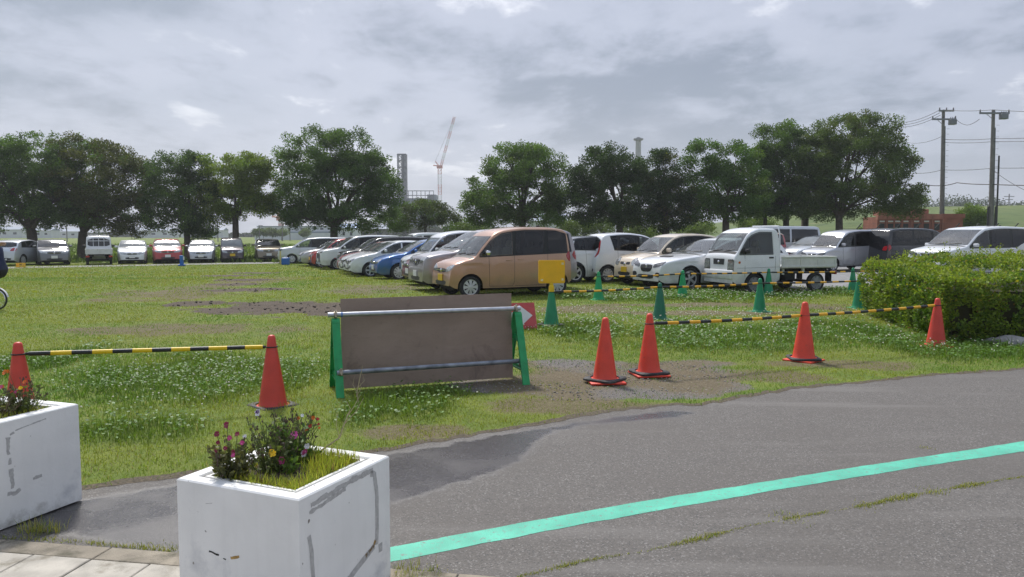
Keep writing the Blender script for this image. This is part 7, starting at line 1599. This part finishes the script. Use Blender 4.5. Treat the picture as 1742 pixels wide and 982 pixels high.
# ================================================================== SMALL THINGS ON THE PATH, PERSON
M['bluep'] = mat('blue_plastic', (.015, .13, .45), .45); M['crate'] = mat('yellow_crate', (.75, .45, .02), .5)
x_ = (309 - CX) / F * 45; r = empty('blue_banner_stand', (x_, 45, float(zg(x_, 45)))); tag(r, 'narrow upright blue stand beside the path in front of the red car', 'stand'); mb = MB(); mb.box((0, 0, .05), (.34, .3, .1), bev=.02); mb.build('base', M['bluep'], r); mb = MB(); mb.box((0, 0, .36), (.22, .10, .54), bev=.03); mb.build('panel', M['bluep'], r); mb = MB(); mb.box((.13, 0, .46), (.05, .07, .2)); mb.build('handle', M['white'], r)
x_ = (485.5 - CX) / F * 46.8; zb_ = float(zg(x_, 46.8)); r = empty('blue_tank', (x_ + .02, 46.8, zb_)); tag(r, 'blue plastic tank on the grass before the pale silver minivan', 'tank'); mb = MB(); mb.box((0, 0, .22), (.44, .34, .44), bev=.05); mb.build('body', M['bluep'], r); mb = MB(); mb.tube([(-.1, 0, .43), (-.08, 0, .5), (.08, 0, .5), (.1, 0, .43)], .02, 6); mb.build('handle', M['white'], r)
r = empty('yellow_stake', (x_ - .30, 46.8, zb_)); tag(r, 'pale yellow stake with a dark top left of the blue tank', 'stake'); mb = MB(); mb.box((0, 0, .42), (.07, .07, .84)); mb.build('post', mat('pale_yellow_wood', (.62, .50, .2), .7), r); mb = MB(); mb.box((0, 0, .92), (.22, .06, .06)); mb.tube([(0, 0, .84), (0, 0, .93)], .03, 6); mb.build('top_fitting', M['trim'], r)
x_ = (35 - CX) / F * 43.; r = empty('yellow_crate', (x_, 43.0, float(zg(x_, 43.0)) + .01)); tag(r, 'small yellow plastic crate beside the path at the far left', 'crate')
mb = MB()
for a in (-1, 1): mb.box((a * .18, 0, .13), (.02, .26, .24)); mb.box((0, a * .13, .03), (.36, .02, .05)); mb.box((0, a * .13, .13), (.36, .02, .05)); mb.box((0, a * .13, .23), (.36, .02, .05))
mb.box((0, 0, .01), (.36, .26, .02)); mb.build('basket', M['crate'], r)
def skinbody(name, J, E, parent, mats, fmat, root=0, sub=2):
    me = bpy.data.meshes.new(name); me.from_pydata([j[0] for j in J], E, []); o = bpy.data.objects.new(name, me); COL.objects.link(o); md = o.modifiers.new('s', 'SKIN'); md.use_smooth_shade = True
    for i, j in enumerate(J): me.skin_vertices[0].data[i].radius = (j[1], j[1] if len(j) < 3 else j[2])
    me.skin_vertices[0].data[root].use_root = True; sb = o.modifiers.new('b', 'SUBSURF'); sb.levels = sub; sb.render_levels = sub
    dg = bpy.context.evaluated_depsgraph_get(); m2 = bpy.data.meshes.new_from_object(o.evaluated_get(dg)); bpy.data.objects.remove(o); o = bpy.data.objects.new(name, m2); COL.objects.link(o); o.parent = parent
    m2.materials.clear()
    for q in mats: m2.materials.append(q)
    for p in m2.polygons: p.material_index = fmat(p.center); p.use_smooth = True
    return o
M['navy'] = mat('navy_jacket', (.018, .026, .075), .8, nscale=20, namt=.15); M['trou'] = mat('black_trousers', (.016, .016, .018), .85); M['skin'] = mat('skin', (.48, .27, .19), .55); M['hair'] = mat('black_hair', (.012, .010, .010), .6); M['shoe'] = mat('shoe', (.1, .1, .11), .6)
bx = (-9 - CX) / F * 15.9; by = 15.9; bz = float(zg(bx, by)) + .005
r = empty('person', (bx + .135, by, bz)); tag(r, 'person in navy jacket on a bicycle at the left edge, arm stretched right', 'person')
J = [((-.02, 0, .80), .14, .13), ((-.06, 0, .98), .135, .12), ((-.10, 0, 1.16), .155, .125), ((-.12, 0, 1.29), .12, .10), ((-.125, 0, 1.38), .055), ((-.13, 0, 1.47), .085, .095), ((-.13, 0, 1.56), .095, .10), ((-.13, 0, 1.63), .06),
     ((-.10, -.17, 1.27), .062), ((.02, -.20, 1.32), .048), ((.11, -.21, 1.36), .036), ((.15, -.21, 1.37), .036, .02),                      # arm stretched out to the right
     ((-.12, .18, 1.26), .062), ((-.26, .24, 1.05), .046), ((-.48, .20, .98), .034), ((-.54, .19, .97), .032, .02),
     ((-.02, -.10, .77), .098), ((-.34, -.13, .60), .07), ((-.30, -.13, .22), .045), ((-.40, -.13, .14), .04, .035), ((-.02, .10, .77), .098), ((-.32, .13, .66), .07), ((-.24, .13, .34), .045), ((-.34, .13, .27), .04, .035)]
E = [(0, 1), (1, 2), (2, 3), (3, 4), (4, 5), (5, 6), (6, 7), (3, 8), (8, 9), (9, 10), (10, 11), (3, 12), (12, 13), (13, 14), (14, 15), (0, 16), (16, 17), (17, 18), (18, 19), (0, 20), (20, 21), (21, 22), (22, 23)]
for i, (dx, dz, ln) in enumerate(((.0, .030, .075), (.0, .012, .085), (.0, -.006, .08), (.0, -.022, .065))):   # fingers of the pointing hand
    b0 = len(J); J += [((.18, -.21, 1.372 + dz), .0095), ((.18 + ln * .55, -.212, 1.374 + dz * 1.1), .0085), ((.18 + ln, -.215, 1.368 + dz * 1.1), .007)]; E += [(11, b0), (b0, b0 + 1), (b0 + 1, b0 + 2)]
b0 = len(J); J += [((.165, -.235, 1.395), .0105), ((.205, -.245, 1.415), .008)]; E += [(11, b0), (b0, b0 + 1)]
def fm(c):
    if c.z > 1.40 and c.x < -.02: return 2
    if c.x > .12 or (c.x < -.47 and c.z > .8): return 2
    if c.z < .30 and c.x < -.33: return 3
    return 0 if c.z > .84 else 1
skinbody('body', J, E, r, [M['navy'], M['trou'], M['skin'], M['shoe']], fm)
mb = MB(); mb.sphere((-.115, 0, 1.60), .112, 14, 9, sc_=(1, .95, .95)); mb.build('hair', M['hair'], r, smooth=True)
mb = MB(); mb.sphere((-.235, 0, 1.535), .016, 6, 4, sc_=(1.1, .8, 1.3)); mb.build('nose', M['skin'], r, smooth=True)
r = empty('bicycle', (bx, by, bz - .005)); tag(r, 'small wheeled bicycle with white mudguard at the left edge', 'bicycle'); M['bikef'] = mat('white_mudguard', (.70, .70, .72), .35); M['bikefr'] = mat('dark_bike_frame', (.10, .02, .02), .4)
for xw in (0., -.98):
    rw = .225; mb = MB(); ps = [(xw + rw * .93 * math.cos(k * PI / 18), 0, rw + rw * .93 * math.sin(k * PI / 18)) for k in range(37)]; mb.tube(ps, .018, 8, caps=False); wo = mb.build('wheel', M['tyre'], r, smooth=True)
    mb = MB(); ps = [(xw + rw * .80 * math.cos(k * PI / 18), 0, rw + rw * .80 * math.sin(k * PI / 18)) for k in range(37)]; mb.tube(ps, .008, 6, caps=False)
    for k in range(16): a = 2 * PI * k / 16; mb.tube([(xw, .02 * (-1) ** k, rw), (xw + rw * .8 * math.cos(a), 0, rw + rw * .8 * math.sin(a))], .0018, 4, caps=False)
    mb.tube([(xw, -.05, rw), (xw, .05, rw)], .022, 8); mb.build('rim', M['chrome'], wo)
    mb = MB(); n = 14; vs = []
    for k in range(n + 1):
        a = math.radians(10 + (150 - 10) * k / n) if xw == 0 else math.radians(30 + 120 * k / n)
        for yy in (-.026, .026): vs += [(xw + (rw + .018) * math.cos(a), yy, rw + (rw + .018) * math.sin(a)), (xw + (rw + .024) * math.cos(a), yy, rw + (rw + .024) * math.sin(a))]
    fs = [(i * 4 + p, i * 4 + q, i * 4 + 4 + q, i * 4 + 4 + p) for i in range(n) for p, q in ((0, 2), (2, 3), (3, 1), (1, 0))]; mb.add(vs, fs); mb.build('mudguard', M['bikef'], r)
mb = MB(); mb.tube([(0, 0, .225), (-.42, 0, .27), (-.30, 0, .52), (0, 0, .225)], .016, 6); mb.tube([(-.42, 0, .27), (-.86, 0, .55), (-.85, 0, .60)], .02, 6); mb.tube([(-.98, 0, .225), (-.90, 0, .52), (-.82, 0, .86)], .016, 6); mb.tube([(-.30, 0, .5), (-.06, 0, .66)], .015, 6); mb.build('frame', M['bikefr'], r)
mb = MB(); mb.box((-.05, 0, .675), (.25, .14, .05), bev=.02); mb.build('saddle', M['trou'], r); mb = MB(); mb.tube([(-.66, -.27, .92), (-.82, -.1, .88), (-.82, .1, .88), (-.58, .22, .95)], .012, 6); mb.build('handlebar', M['chrome'], r)
mb = MB(); mb.tube([(-.42, -.09, .27), (-.42, .09, .27)], .015, 6); mb.box((-.36, -.13, .155), (.1, .07, .02)); mb.tube([(-.42, -.09, .27), (-.38, -.1, .155)], .01, 5); mb.tube([(-.42, .09, .27), (-.36, .1, .25)], .01, 5); mb.build('pedal_crank', M['trim'], r)
# ================================================================== AIR
mb = MB(); mb.box((0, 300, 52), (1800, 2360, 107)); hz = mb.build('haze', None or bpy.data.materials.new('haze')); m = hz.data.materials[0]; m.use_nodes = True; nt = m.node_tree; nt.nodes.clear(); out = nt.nodes.new('ShaderNodeOutputMaterial'); pv = nt.nodes.new('ShaderNodeVolumePrincipled')
pv.inputs['Color'].default_value = (.86, .89, .94, 1); pv.inputs['Density'].default_value = .00055; pv.inputs['Anisotropy'].default_value = .3; nt.links.new(pv.outputs[0], out.inputs['Volume']); tag(hz, kind='stuff')
